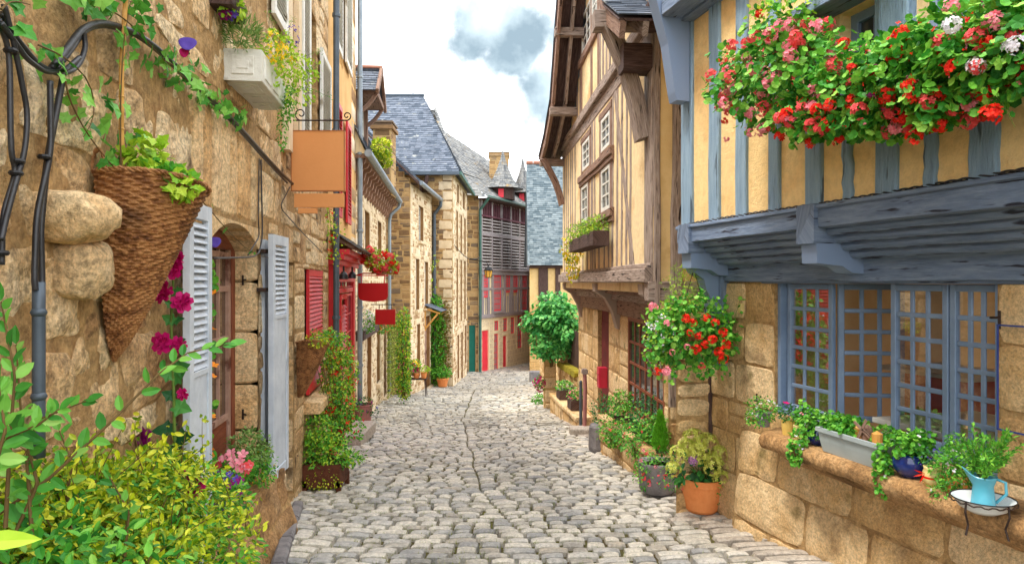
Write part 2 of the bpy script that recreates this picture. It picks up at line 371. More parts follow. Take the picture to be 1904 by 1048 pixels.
def shutter(parent, fr, u0, u1, z0, z1, w0, mat, th=.028, louv=None, name='shutter', rails=(), label=None, slat=.032):
    """leaf in a frame with angled louvres between louv=(z0,z1) and plain board elsewhere"""
    mb = MB(); s = min(.05, (u1-u0)*.2)
    bx = lambda a, b, c, d, e, f: mb.box(fr([((a+b)/2, (c+d)/2, (e+f)/2)])[0], ((b-a)/2, (d-c)/2, (f-e)/2), (fr.U, fr.V, fr.N))
    bx(u0, u0+s, z0, z1, w0, w0+th); bx(u1-s, u1, z0, z1, w0, w0+th)
    zs = [z0, z1] if louv is None else [z0, louv[0], louv[1], z1]
    bx(u0+s, u1-s, z1-s*1.3, z1, w0+.001, w0+th-.001); bx(u0+s, u1-s, z0, z0+s*1.3, w0+.001, w0+th-.001)
    lo = louv or (z1-s*1.3, z1-s*1.3)
    for r in rails: bx(u0+s, u1-s, r-s*.5, r+s*.5, w0+.002, w0+th-.002)
    if lo[0] > z0+s*1.4:
        nb = max(2, int((u1-u0-2*s)/.09)); e = np.linspace(u0+s, u1-s, nb+1)
        for i in range(nb): bx(e[i]+.001, e[i+1]-.001, z0+s*1.3, lo[0]-(s*.5 if louv else 0), w0+.006, w0+th-.007)
        if louv: bx(u0+s, u1-s, lo[0]-s*.5, lo[0], w0+.002, w0+th-.002)
    if louv:
        k = int((lo[1]-lo[0])/slat)
        for i in range(k):
            z = lo[0]+(i+.5)*(lo[1]-lo[0])/k; V = fr.V*.82+fr.N*-.57; V = nz(V)
            mb.box(fr([((u0+u1)/2, z, w0+th*.5)])[0], ((u1-u0)/2-s, slat*.5, .0035), (fr.U, V, nz(np.cross(fr.U, V))))
        mb.add(fr([(u0+s, lo[0], w0+.001), (u1-s, lo[0], w0+.001), (u1-s, lo[1], w0+.001), (u0+s, lo[1], w0+.001)]), [(0, 1, 2, 3)])
    return mb.build(name, mat, parent, label=label)
def pipe(parent, pts, r, mat, name='drainpipe', clips=None, cm=None, label=None):
    mb = MB(); mb.tube(pts, r, 12)
    o = mb.build(name, mat, parent, smooth=False, label=label)
    if clips:
        for c in clips: m = MB(); m.lathe([(r*1.3, -.02), (r*1.35, 0), (r*1.3, .02)], c, 12); m.build('pipe_clip', cm or mat, o)
    return o
# ---------------------------------------------------------------- foliage
def rdir(n): return nz(R.randn(n, 3))
def blobs(bl, shell=.72, lump=.28):
    """bl: list (centre, radii, count) -> points, outward directions"""
    Pn = []; D = []
    for (c, r, n) in bl:
        d = rdir(n); o = R.rand()*50
        k = 1+lump*vn(d+o, 2.2)
        f = np.where(R.rand(n) < shell, .82+.24*R.rand(n), R.rand(n)**.5*.85)
        Pn.append(np.asarray(c)+d*np.asarray(r)*(k*f)[:, None]); D.append(nz(d/np.asarray(r)))
    return np.vstack(Pn), np.vstack(D)
def leaves(mb, bl, size, shape='oval', droop=.3, up=.5, spread=.8, var=.4, mat=0, **k):
    p, d = blobs(bl, **k); n = len(p)
    tip = d*.8+rdir(n)*spread; tip[:, 2] -= droop
    nr = d*.6+rdir(n)*.5; nr[:, 2] += up
    mb.leaf(p, tip, nr, size*(1-var/2+var*R.rand(n)), shape, mat); return p, d
def twigs(mb, base, bl, n, r=.003, mat=0):
    p, d = blobs([(c, np.asarray(rr)*.85, max(1, n//len(bl))) for c, rr, _ in bl])
    for q in p:
        b = np.asarray(base)+R.randn(3)*.015; m = (b+q)/2+R.randn(3)*.03; m[2] += .03
        t = np.linspace(0, 1, 5)[:, None]; mb.tube((1-t)**2*b+2*t*(1-t)*m+t*t*q, r, 4, mat, r*.4, cap=False)
def head(color_mats, kind='umbel', r=.03):
    """flower-head mesh around the origin"""
    mb = MB()
    if kind == 'umbel':
        for d in nz(R.randn(15, 3)+np.array([0, 0, .35])):
            c = d*r*(.75+.35*R.rand()); a = nz(np.cross(d, R.randn(3))); b = np.cross(d, a)
            for k in range(5):
                th = k*2*math.pi/5+R.rand()*.3; t = a*math.cos(th)+b*math.sin(th)
                mb.leaf(c[None], (t+d*.25)[None], d[None], r*.52, 'petal')
    elif kind == 'double':                    # ruffled rosette
        for j in range(7): th = j*2*math.pi/7+R.rand()*.3; mb.leaf(np.zeros((1, 3)), np.array([[math.cos(th), math.sin(th), .15]]), np.array([[0, 0, 1.]])+R.randn(1, 3)*.2, r, 'petal')
        for d in nz(R.randn(46, 3)*[1, 1, .6]+[0, 0, .5]): mb.leaf((d*r*.28)[None], (d+R.randn(3)*.25)[None], R.randn(1, 3), r*(.42+.15*R.rand()), 'petal')
    elif kind == 'star':
        for j in range(5):
            th = j*2*math.pi/5+R.rand()*.2; t = np.array([math.cos(th), math.sin(th), .3])
            mb.leaf(np.zeros((1, 3)), t[None], np.array([[0, 0, 1.]]), r, 'petal')
    elif kind == 'dome':                     # hydrangea
        for d in nz(R.randn(70, 3)+np.array([0, 0, .7])):
            c = d*r*(.85+.2*R.rand()); a = nz(np.cross(d, R.randn(3))); b = np.cross(d, a)
            for k in range(4): th = k*math.pi/2; mb.leaf(c[None], (a*math.cos(th)+b*math.sin(th)+d*.2)[None], d[None], r*.23, 'petal')
    return mb
_HC = {}
def flower(parent, p, mat, kind='umbel', r=.03, name='flower_head', d=None):
    key = (mat.name, kind, round(r, 4), random.randint(0, 2))
    if key not in _HC:
        mb = head(mat, kind, r); o = mb.build(name, mat, parent, origin=(0, 0, 0)); _HC[key] = o.data
    else: o = bpy.data.objects.new(name, _HC[key]); C.objects.link(o); o.parent = parent
    o.location = np.asarray(p)-WL[parent]
    if d is not None: o.rotation_euler = Vector(d).to_track_quat('Z', 'Y').to_euler()
    else: o.rotation_euler = (R.rand()*1.2-.6, R.rand()*1.2-.6, R.rand()*6)
    s = .8+.45*R.rand(); o.scale = (s, s, s); WL[o] = np.asarray(p); return o
def sprinkle(mb, bl, n, r, mats=1, petals=4, lo=0, **k):
    """many tiny blossoms as one mesh"""
    tot = sum(b[2] for b in bl); p, d = blobs([(c, np.asarray(rr)*1.03, max(1, int(n*q/tot))) for c, rr, q in bl], shell=1, lump=.25)
    for i in range(petals):
        a = nz(np.cross(d, rdir(len(p)))); mb.leaf(p, a+d*.3, d, r, 'petal', i % mats if mats > 1 else lo)
    return p
def grass(mb, pts, h, mat=0):
    n = len(pts); t = R.randn(n, 3)*.45; t[:, 2] = 1
    mb.leaf(pts, t, rdir(n), h*(.5+R.rand(n)), 'blade', mat)
# ================================================================ materials
def srgb(*c): return tuple(((x/255)/12.92 if x/255 <= .04045 else ((x/255+.055)/1.055)**2.4) for x in c)+(1,)
def mat(name, cols, scale=4, detail=6, rough=.8, bump=0, bscale=30, island=0, metal=0, spec=.3, stretch=None, uv=False, trans=0, stain=None, sheen=0, bump2=None, crack=None, pos=(.3, .7), speck=None):
    m = bpy.data.materials.new(name); m.use_nodes = True; t = m.node_tree; b = t.nodes['Principled BSDF']; N = t.nodes.new; L = t.links.new
    b.inputs['Roughness'].default_value = rough; b.inputs['Metallic'].default_value = metal; b.inputs['Specular IOR Level'].default_value = spec
    tc = N('ShaderNodeTexCoord'); mp = N('ShaderNodeMapping'); L(tc.outputs['UV' if uv else 'Object'], mp.inputs[0])
    if stretch: mp.inputs['Scale'].default_value = stretch
    ge = N('ShaderNodeNewGeometry')
    if island:                              # shift the texture from stone to stone
        sc = N('ShaderNodeVectorMath'); sc.operation = 'SCALE'; cb = N('ShaderNodeCombineXYZ')
        for i in range(3): L(ge.outputs['Random Per Island'], cb.inputs[i])
        L(cb.outputs[0], sc.inputs[0]); sc.inputs['Scale'].default_value = 37; ad = N('ShaderNodeVectorMath'); L(mp.outputs[0], ad.inputs[0]); L(sc.outputs[0], ad.inputs[1]); vec = ad.outputs[0]
    else: vec = mp.outputs[0]
    no = N('ShaderNodeTexNoise'); no.inputs['Scale'].default_value = scale; no.inputs['Detail'].default_value = detail; no.inputs['Roughness'].default_value = .65; L(vec, no.inputs[0])
    fac = no.outputs['Fac']
    mr = N('ShaderNodeMapRange'); mr.inputs[1].default_value = pos[0]; mr.inputs[2].default_value = pos[1]; L(fac, mr.inputs[0]); fac = mr.outputs[0]
    if island:
        mi = N('ShaderNodeMix'); mi.inputs[0].default_value = island; L(fac, mi.inputs[2]); L(ge.outputs['Random Per Island'], mi.inputs[3]); fac = mi.outputs[0]
    rp = N('ShaderNodeValToRGB'); e = rp.color_ramp.elements; n = len(cols)
    e[0].color = cols[0]; e[0].position = 0; e[1].color = cols[-1]; e[1].position = 1
    for i in range(1, n-1): x = e.new(i/(n-1)); x.color = cols[i]
    L(fac, rp.inputs[0]); col = rp.outputs[0]
    for st in (stain or []):                # (colour, scale, threshold, softness, stretch)
        ns = N('ShaderNodeTexNoise'); ns.inputs['Scale'].default_value = st[1]; ns.inputs['Detail'].default_value = 5
        ms = N('ShaderNodeMapping'); ms.inputs['Scale'].default_value = st[4] if len(st) > 4 else (1, 1, 1); ms.inputs['Location'].default_value = (st[1], st[2]*9, 2); L(tc.outputs['Object'], ms.inputs[0]); L(ms.outputs[0], ns.inputs[0])
        r = N('ShaderNodeMapRange'); r.inputs[1].default_value = st[2]; r.inputs[2].default_value = st[2]+st[3]; L(ns.outputs['Fac'], r.inputs[0])
        x = N('ShaderNodeMix'); x.data_type = 'RGBA'; L(r.outputs[0], x.inputs[0]); L(col, x.inputs[6]); x.inputs[7].default_value = st[0]; col = x.outputs[2]
    if crack:                               # checks along the grain: (colour, scale)
        nc = N('ShaderNodeTexNoise'); nc.inputs['Scale'].default_value = crack[1]; nc.inputs['Detail'].default_value = 3; L(vec, nc.inputs[0])
        r = N('ShaderNodeMapRange'); r.inputs[1].default_value = .60; r.inputs[2].default_value = .66; L(nc.outputs['Fac'], r.inputs[0])
        x = N('ShaderNodeMix'); x.data_type = 'RGBA'; L(r.outputs[0], x.inputs[0]); L(col, x.inputs[6]); x.inputs[7].default_value = crack[0]; col = x.outputs[2]
    if speck:                               # mineral grain
        nk = N('ShaderNodeTexNoise'); nk.inputs['Scale'].default_value = speck[1]; nk.inputs['Detail'].default_value = 3; nk.inputs['Roughness'].default_value = .8; L(vec, nk.inputs[0])
        r = N('ShaderNodeMapRange'); r.inputs[1].default_value = .36; r.inputs[2].default_value = .62; r.inputs[3].default_value = 1-speck[0]; r.inputs[4].default_value = 1+speck[0]*.45; L(nk.outputs['Fac'], r.inputs[0])
        x = N('ShaderNodeVectorMath'); x.operation = 'SCALE'; L(col, x.inputs[0]); L(r.outputs[0], x.inputs['Scale']); col = x.outputs[0]
    L(col, b.inputs['Base Color'])
    if bump:
        nb = N('ShaderNodeTexNoise'); nb.inputs['Scale'].default_value = bscale; nb.inputs['Detail'].default_value = 6; nb.inputs['Roughness'].default_value = .7; L(vec, nb.inputs[0])
        bu = N('ShaderNodeBump'); bu.inputs['Strength'].default_value = bump; bu.inputs['Distance'].default_value = .02; L(nb.outputs['Fac'], bu.inputs['Height'])
        if bump2:
            nb2 = N('ShaderNodeTexNoise'); nb2.inputs['Scale'].default_value = bump2[1]; nb2.inputs['Detail'].default_value = 4; L(vec, nb2.inputs[0])
            bu2 = N('ShaderNodeBump'); bu2.inputs['Strength'].default_value = bump2[0]; bu2.inputs['Distance'].default_value = .05; L(nb2.outputs['Fac'], bu2.inputs['Height']); L(bu.outputs[0], bu2.inputs['Normal']); bu = bu2
        L(bu.outputs[0], b.inputs['Normal'])
    if trans:
        tr = N('ShaderNodeBsdfTranslucent'); ms = N('ShaderNodeMixShader'); ms.inputs[0].default_value = trans; L(col, tr.inputs[0]); L(b.outputs[0], ms.inputs[1]); L(tr.outputs[0], ms.inputs[2]); L(ms.outputs[0], t.nodes['Material Output'].inputs[0])
    return m
def K(*h): return [srgb(*c) for c in h]
M = {}
M['granite'] = mat('warm_granite', K((150, 112, 74), (200, 162, 116), (228, 196, 150), (242, 220, 182), (216, 188, 148)), 3.2, 9, .85, .9, 38, .45, speck=(.5, 34), bump2=(.8, 9), stain=[(srgb(70, 48, 24), 2.2, .60, .1), (srgb(232, 208, 166), 3.6, .62, .12), (srgb(120, 78, 30), 1.1, .55, .2)])
M['granite_big'] = mat('dressed_granite', K((190, 144, 92), (224, 182, 128), (238, 208, 162), (214, 180, 138)), 5, 9, .85, .7, 60, .5, speck=(.4, 45), bump2=(.5, 12), stain=[(srgb(84, 56, 26), 2.0, .62, .1, (1, 1, 1.5))])
M['mortar'] = mat('lime_mortar', K((158, 122, 78), (208, 170, 116), (184, 146, 98)), 6, 8, .95, .8, 40, speck=(.35, 30), bump2=(.8, 8))
M['granite_r'] = mat('golden_granite', K((170, 128, 82), (214, 176, 122), (236, 206, 160), (222, 194, 156)), 4, 9, .82, .8, 70, .5, speck=(.32, 60), bump2=(.6, 11), stain=[(srgb(124, 88, 50), 2.8, .56, .22, (1, 1, 1.4)), (srgb(118, 104, 56), 5, .62, .14), (srgb(236, 206, 160), 3, .62, .1)])
M['sill'] = mat('stained_sill_granite', K((146, 108, 66), (186, 144, 96), (204, 166, 120)), 4, 9, .8, .8, 70, 0, speck=(.45, 50), bump2=(.6, 10), stain=[(srgb(84, 58, 32), 3.4, .52, .25, (1, 1, 2))])
M['mortar_old'] = mat('old_brown_mortar', K((136, 102, 64), (190, 156, 108), (156, 120, 78)), 6, 8, .95, .8, 40, speck=(.35, 30))
M['reveal'] = mat('reveal_stone', K((128, 94, 58), (168, 130, 84)), 5, 6, .9, .4, 40)
M['grey_timber'] = mat('grey_timber', K((116, 106, 110), (156, 146, 148), (180, 170, 170)), 5, 8, .8, .6, 26, 0, uv=True, stretch=(1.2, 12, 1))
M['rubble'] = mat('pale_rubble', K((132, 100, 70), (206, 180, 144), (240, 226, 200), (196, 164, 124), (150, 112, 72), (226, 206, 174)), 5, 6, .9, .6, 40, .8)
M['rubble_mortar'] = mat('pale_mortar', K((214, 190, 150), (236, 220, 186)), 5, 6, .95, .5, 30)
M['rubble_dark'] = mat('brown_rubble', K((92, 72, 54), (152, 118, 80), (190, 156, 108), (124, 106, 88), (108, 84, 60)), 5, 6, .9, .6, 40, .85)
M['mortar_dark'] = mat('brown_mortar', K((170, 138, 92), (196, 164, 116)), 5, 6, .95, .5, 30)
M['cut'] = mat('pale_cut_stone', K((196, 172, 138), (226, 206, 174), (208, 184, 146)), 5, 6, .85, .4, 50, .4)
M['cut_gold'] = mat('golden_cut_stone', K((176, 136, 84), (212, 174, 116), (192, 156, 108)), 5, 6, .85, .5, 50, .5)
M['plaster_l'] = mat('apricot_plaster', K((222, 176, 110), (238, 198, 136)), 2.5, 8, .9, .25, 60, stain=[(srgb(206, 160, 104), 1.6, .55, .2)])
M['plaster_b'] = mat('peach_plaster', K((246, 206, 142), (253, 220, 160), (248, 212, 150)), 3, 8, .9, .5, 60, speck=(.10, 22), stain=[(srgb(222, 170, 104), 1.6, .58, .2)])
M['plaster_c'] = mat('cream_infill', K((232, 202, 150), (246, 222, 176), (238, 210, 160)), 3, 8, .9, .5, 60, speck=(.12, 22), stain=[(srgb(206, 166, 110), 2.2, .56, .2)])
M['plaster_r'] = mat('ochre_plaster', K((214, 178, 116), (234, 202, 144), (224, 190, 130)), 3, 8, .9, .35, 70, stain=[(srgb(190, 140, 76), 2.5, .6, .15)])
M['plaster_pale'] = mat('cream_plaster', K((232, 212, 170), (244, 228, 192)), 4, 5, .9, .2, 50)
M['wood'] = mat('weathered_oak', K((108, 92, 84), (148, 130, 120), (178, 160, 148), (198, 182, 170)), 5, 9, .8, .7, 26, 0, uv=True, stretch=(1.2, 14, 1), crack=(srgb(38, 24, 18), 3.2))
M['wood_red'] = mat('reddish_oak', K((112, 84, 72), (150, 120, 104), (176, 148, 132)), 5, 9, .8, .7, 26, 0, uv=True, stretch=(1.2, 14, 1), crack=(srgb(44, 24, 16), 3.2))
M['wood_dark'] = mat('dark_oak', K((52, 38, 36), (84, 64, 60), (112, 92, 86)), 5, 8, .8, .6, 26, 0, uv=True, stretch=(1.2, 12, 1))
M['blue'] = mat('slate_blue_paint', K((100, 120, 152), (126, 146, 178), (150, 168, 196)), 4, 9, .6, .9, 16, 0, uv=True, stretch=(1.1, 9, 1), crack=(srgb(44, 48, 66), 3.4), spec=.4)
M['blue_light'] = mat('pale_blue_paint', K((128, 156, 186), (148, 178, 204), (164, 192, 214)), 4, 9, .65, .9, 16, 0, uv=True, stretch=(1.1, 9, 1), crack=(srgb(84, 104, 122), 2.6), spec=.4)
M['blue_frame'] = mat('window_blue_paint', K((104, 126, 156), (126, 148, 178)), 5, 6, .5, .2, 30, spec=.5)
M['red'] = mat('red_paint', K((196, 26, 38), (222, 42, 50)), 4, 6, .45, .15, 30, spec=.5)
M['red_pale'] = mat('faded_red_paint', K((226, 44, 62), (240, 72, 86)), 4, 6, .5, .15, 30, spec=.4)
M['sign_red'] = mat('sign_red', K((176, 18, 22), (186, 24, 26)), 3, 5, .5)
M['tan'] = mat('sign_tan', K((214, 146, 88), (222, 154, 96)), 3, 5, .6, .1, 30)
M['tan_rim'] = mat('sign_rim', K((150, 92, 56), (180, 120, 74)), 8, 5, .6)
M['white'] = mat('white_paint', K((206, 206, 198), (236, 236, 230)), 5, 8, .6, .3, 30, stain=[(srgb(150, 142, 124), 6, .62, .1)])
M['white_blue'] = mat('bluish_white_paint', K((176, 186, 200), (212, 220, 230)), 5, 8, .6, .3, 22, stain=[(srgb(136, 144, 156), 9, .62, .1, (1, 1, .2))])
M['door_wood'] = mat('brown_door', K((92, 44, 30), (134, 72, 48), (156, 92, 62)), 4, 8, .6, .3, 26, uv=True, stretch=(1, 8, 1))
M['door_frame'] = mat('pinkish_frame', K((150, 112, 96), (190, 156, 138)), 6, 8, .7, .3, 26, stain=[(srgb(96, 54, 40), 8, .55, .1)])
M['green_door'] = mat('green_paint', K((0, 92, 78), (8, 112, 94)), 4, 5, .5)
M['slate'] = mat('slate_tiles', K((60, 70, 84), (86, 96, 110), (112, 120, 134), (74, 82, 94)), 6, 6, .75, .35, 40, .7, spec=.2, stain=[(srgb(170, 172, 166), 5, .62, .12)])
M['slate_old'] = mat('weathered_slate', K((84, 88, 92), (116, 118, 120), (142, 142, 140), (98, 98, 98)), 6, 6, .8, .4, 40, .75, spec=.2, stain=[(srgb(150, 128, 92), 4, .6, .12)])
M['slate_hung'] = mat('hung_slates', K((74, 90, 100), (106, 120, 128), (138, 150, 156), (92, 106, 114)), 6, 6, .8, .4, 40, .8, spec=.2)
M['tile_ridge'] = mat('clay_ridge', K((130, 84, 68), (172, 120, 100)), 8, 5, .8, .4, 40, .3)
M['cobble'] = mat('cobblestones', K((128, 128, 130), (170, 168, 164), (204, 198, 188), (222, 214, 198), (168, 162, 152), (206, 192, 170)), 7, 9, .6, .55, 55, .72, spec=.5, speck=(.28, 40), stain=[(srgb(128, 124, 112), 1.6, .56, .2)])
M['slab'] = mat('paving_slabs', K((146, 136, 126), (182, 172, 160), (202, 194, 182)), 5, 9, .7, .5, 55, .6, speck=(.3, 40), stain=[(srgb(120, 96, 74), 2.2, .56, .16)])
M['joint'] = mat('mossy_joint', K((66, 54, 36), (92, 80, 50), (92, 90, 50), (108, 92, 70)), 3, 9, .95, .7, 50)
M['earth'] = mat('earth', K((92, 80, 60), (120, 106, 80)), 2, 8, .95, .4, 20)
M['lead'] = mat('grey_metal', K((120, 134, 146), (150, 162, 172)), 4, 5, .45, .1, 20, metal=.3, spec=.5)
M['lead_dark'] = mat('dark_pipe', K((62, 74, 86), (88, 100, 112)), 4, 5, .45, .1, 20, metal=.2, spec=.5)
M['lead_green'] = mat('green_pipe', K((58, 96, 88), (78, 116, 106)), 4, 5, .5)
M['cable'] = mat('black_cable', K((20, 21, 25), (44, 46, 54)), 6, 5, .4, .15, 30, spec=.6)
M['iron'] = mat('rusty_iron', K((30, 24, 24), (64, 44, 34)), 12, 6, .6, .3, 60)
M['wicker'] = mat('wicker', K((84, 50, 28), (132, 86, 50), (178, 128, 80), (140, 92, 54)), 26, 6, .55, .4, 90, 0, uv=False, stain=[(srgb(60, 36, 22), 5, .55, .2)])
M['cane'] = mat('bamboo', K((196, 142, 70), (222, 170, 96)), 6, 4, .5)
M['stem'] = mat('green_stem', K((70, 100, 34), (110, 134, 54)), 6, 4, .6)
M['twig'] = mat('brown_twig', K((84, 66, 38), (120, 96, 56)), 8, 4, .8)
M['terracotta'] = mat('terracotta', K((222, 128, 66), (238, 152, 90), (228, 138, 76)), 5, 7, .7, .2, 40, stain=[(srgb(230, 170, 120), 4, .62, .12)])
M['stone_pot'] = mat('grey_stone_pot', K((96, 94, 98), (134, 130, 132), (154, 148, 146)), 8, 8, .85, .7, 50)
M['clay_red'] = mat('dusty_red_pot', K((158, 104, 100), (186, 132, 124)), 5, 7, .7, .2, 40)
M['rust_box'] = mat('brown_planter', K((64, 34, 24), (104, 58, 38), (84, 46, 32)), 8, 8, .75, .5, 30)
M['soil'] = mat('soil', K((34, 24, 16), (58, 42, 28)), 20, 6, .95, .8, 60)
M['grey_paint'] = mat('trough_grey', K((150, 162, 166), (172, 182, 184)), 4, 6, .5)
M['blue_glaze'] = mat('cobalt_glaze', K((20, 36, 96), (34, 56, 128)), 4, 5, .12, spec=.7)
M['cream_glaze'] = mat('cream_pot', K((206, 186, 120), (226, 208, 148)), 6, 5, .4)
M['yellow_pot'] = mat('yellow_pot', K((222, 190, 92), (236, 208, 128)), 6, 5, .5)
M['teal'] = mat('teal_enamel', K((74, 156, 178), (92, 172, 192)), 4, 5, .25, spec=.6)
M['enamel'] = mat('white_enamel', K((206, 216, 222), (230, 236, 240)), 4, 5, .2, spec=.6)
M['black'] = mat('black_metal', K((16, 16, 18), (34, 34, 38)), 6, 4, .4)
M['interior'] = mat('shop_wood', K((140, 88, 44), (184, 128, 70), (206, 152, 90)), 3, 6, .6)
M['interior2'] = mat('shop_plaster', K((216, 178, 122), (230, 198, 146)), 3, 4, .8)
M['book'] = mat('shop_goods', K((60, 34, 24), (150, 30, 34), (210, 190, 150), (40, 60, 70)), 20, 3, .6, island=.9)
M['moss'] = mat('moss', K((118, 112, 30), (160, 146, 44), (104, 90, 40)), 20, 6, .95, .8, 60)
M['lamp'] = mat('amber_glass', K((206, 150, 50), (226, 176, 80)), 4, 4, .3)
def leafm(name, cols, tr=.22, isl=.75, rough=.5, sc=12): return mat(name, cols, sc, 3, rough, 0, island=isl, trans=tr, spec=.35)
M['lf_ger'] = leafm('geranium_leaf', K((26, 92, 34), (66, 152, 50), (118, 190, 66), (168, 212, 92)))
M['lf_yel'] = leafm('golden_leaf', K((46, 110, 26), (120, 160, 20), (196, 206, 30), (226, 226, 70), (84, 136, 30), (210, 214, 40)))
M['lf_dark'] = leafm('dark_leaf', K((18, 62, 34), (36, 98, 48), (66, 136, 60), (96, 164, 84)))
M['lf_blue'] = leafm('privet_leaf', K((36, 104, 40), (74, 152, 54), (124, 190, 76), (168, 212, 112)))
M['lf_lime'] = leafm('lime_leaf', K((92, 148, 22), (146, 192, 40), (196, 220, 70), (116, 168, 36)))
M['lf_ivy'] = leafm('ivy_leaf', K((28, 104, 54), (58, 150, 72), (104, 190, 94), (150, 214, 124)))
M['lf_mid'] = leafm('mid_leaf', K((34, 100, 30), (70, 150, 44), (114, 186, 58), (156, 208, 78)))
M['lf_autumn'] = leafm('turning_leaf', K((104, 84, 26), (150, 112, 40), (92, 104, 34), (168, 134, 56)))
M['lf_grey'] = leafm('rosemary_leaf', K((78, 118, 50), (116, 152, 72), (150, 178, 92)))
M['grass'] = leafm('grass', K((96, 116, 24), (130, 146, 36), (158, 166, 62), (110, 112, 48)))
M['hydra'] = leafm('hydrangea_green', K((172, 186, 60), (206, 212, 96), (222, 224, 130)), .2, .6)
def petm(name, cols): return mat(name, cols, 20, 3, .55, 0, island=.7, trans=.25, spec=.2)
M['p_red'] = petm('red_petal', K((206, 18, 14), (236, 44, 26), (246, 66, 44)))
M['p_coral'] = petm('coral_petal', K((226, 62, 70), (244, 100, 104), (240, 80, 84)))
M['p_pink'] = petm('pink_petal', K((236, 108, 132), (248, 150, 168), (250, 176, 188)))
M['p_white'] = petm('white_petal', K((224, 214, 232), (246, 244, 248)))
M['p_lilac'] = petm('lilac_petal', K((176, 110, 180), (206, 150, 206)))
M['p_mag'] = petm('magenta_petal', K((142, 6, 76), (196, 16, 108), (222, 48, 138)))
M['p_plum'] = petm('plum_petal', K((110, 12, 92), (158, 34, 126)))
M['p_purple'] = petm('violet_petal', K((74, 52, 150), (106, 84, 186)))
M['p_yel'] = petm('yellow_petal', K((238, 196, 20), (252, 226, 60)))
M['p_orange'] = petm('orange_petal', K((240, 130, 20), (250, 166, 50)))
def glass(name, tint, rough=.03, see=.0):
    m = bpy.data.materials.new(name); m.use_nodes = True; t = m.node_tree; b = t.nodes['Principled BSDF']; N = t.nodes.new; L = t.links.new
    b.inputs['Base Color'].default_value = tint; b.inputs['Roughness'].default_value = rough; b.inputs['Specular IOR Level'].default_value = .8
    no = N('ShaderNodeTexNoise'); no.inputs['Scale'].default_value = 7; tc = N('ShaderNodeTexCoord'); L(tc.outputs['Object'], no.inputs[0]); bu = N('ShaderNodeBump'); bu.inputs['Strength'].default_value = .12; L(no.outputs['Fac'], bu.inputs['Height']); L(bu.outputs[0], b.inputs['Normal'])
    if see:
        tr = N('ShaderNodeBsdfTransparent'); tr.inputs[0].default_value = (.95, .93, .9, 1); gl = N('ShaderNodeBsdfGlossy'); gl.inputs['Roughness'].default_value = .02; L(bu.outputs[0], gl.inputs['Normal'])
        fr = N('ShaderNodeFresnel'); fr.inputs[0].default_value = 1.5; hf = N('ShaderNodeMath'); hf.operation = 'MULTIPLY'; hf.inputs[1].default_value = .5; L(fr.outputs[0], hf.inputs[0]); ad = N('ShaderNodeMath'); ad.operation = 'ADD'; ad.inputs[1].default_value = .01; L(hf.outputs[0], ad.inputs[0])
        mx = N('ShaderNodeMixShader'); L(ad.outputs[0], mx.inputs[0]); L(tr.outputs[0], mx.inputs[1]); L(gl.outputs[0], mx.inputs[2]); L(mx.outputs[0], t.nodes['Material Output'].inputs[0])
    return m
M['glass'] = glass('old_window_glass', (.05, .055, .06, 1))
M['glass_warm'] = glass('brown_window_glass', (.10, .06, .035, 1))
M['glass_pale'] = glass('pale_window_glass', (.34, .30, .31, 1))
M['glass_clear'] = glass('clear_glass', (1, 1, 1, 1), see=1)
# ================================================================ ground and street
def street_edges(Y):
    l = np.interp(Y, [0, 10.6, 10.7, 16.6, 17.4, 21, 21.2, 25.6, 27, 31.6, 34], [-1.07, -2.45, -2.57, -3.09, -2.75, -2.48, -1.86, -1.72, -1.34, .82, 1.6])
    r = np.interp(Y, [0, 3.0, 5.1, 5.3, 12.2, 14, 17, 22, 27, 34], [2.95, 2.12, 1.55, 1.72, 1.20, .85, .82, .9, 2.5, 5])
    return l, r
gx = np.array([-90, -40, -12, -6, -4, -3, -2.4, -1.8, -1.2, -.6, 0, .6, 1.2, 1.8, 2.4, 3, 4, 6, 12, 40, 90]); gy = np.concatenate([[-90, -30, -10, -4], np.arange(-2, 40, .5), [45, 60, 90, 140, 190]])
XX, YY = np.meshgrid(gx, gy, indexing='ij')
ZZ = np.vectorize(lambda x, y: float(sz(x, y)))(XX, YY)-.05
V = np.stack([XX, YY, ZZ], -1).reshape(-1, 3); ny_ = len(gy); I, J = np.meshgrid(np.arange(len(gx)-1), np.arange(ny_-1), indexing='ij'); b_ = (I*ny_+J).ravel()
MB().addnp(V, np.stack([b_, b_+ny_, b_+ny_+1, b_+1], -1)).build('ground', M['joint'], kind='structure', smooth=True, origin=(0, 0, 0))
rc = []; sl_ = []
y = 2.3
while y < 34:
    pitch = (.1+.03*R.rand())*(1 if y < 14 else 1.4); l, r = street_edges(y+.07); l -= .25; r += .3; c = float(xc(y))
    for side in (-1, 1):
        x = c-side*.004; end = l if side < 0 else r
        while (x-end)*side < 0:
            far = side > 0 and (end-x) < .75 and y < 13
            wd = (.115+.11*R.rand())*(1.9 if far and y < 7 else (1.5 if far else 1))*(1 if y < 14 else 1.3)
            a, b = (x-wd, x) if side < 0 else (x, x+wd)
            (sl_ if far else rc).append((a+.006, b-.006, y+.006, y+pitch-.006)); x += side*wd
    y += pitch
def drape(A):
    x = A[..., 0]; yy = A[..., 1]
    c = xc(yy); d = x-c
    y2 = yy+.045*np.sin(x*1.9+yy*.25)-.10*np.minimum(np.abs(d), 1.8)*np.where(d < 0, .35, -.5)+.03*vn(np.stack([x, yy, x*0], -1), 1.1)
    o = A.copy(); o[..., 1] = y2; o[..., 0] = x+.025*vn(np.stack([x, yy, x*0+5], -1), 2.2)
    und = .022*vn(np.stack([x, y2, x*0], -1), 1.3)*np.clip(y2/4, 0, 1)
    o[..., 2] = A[..., 2]+sz(o[..., 0], y2)+und-.012; return o
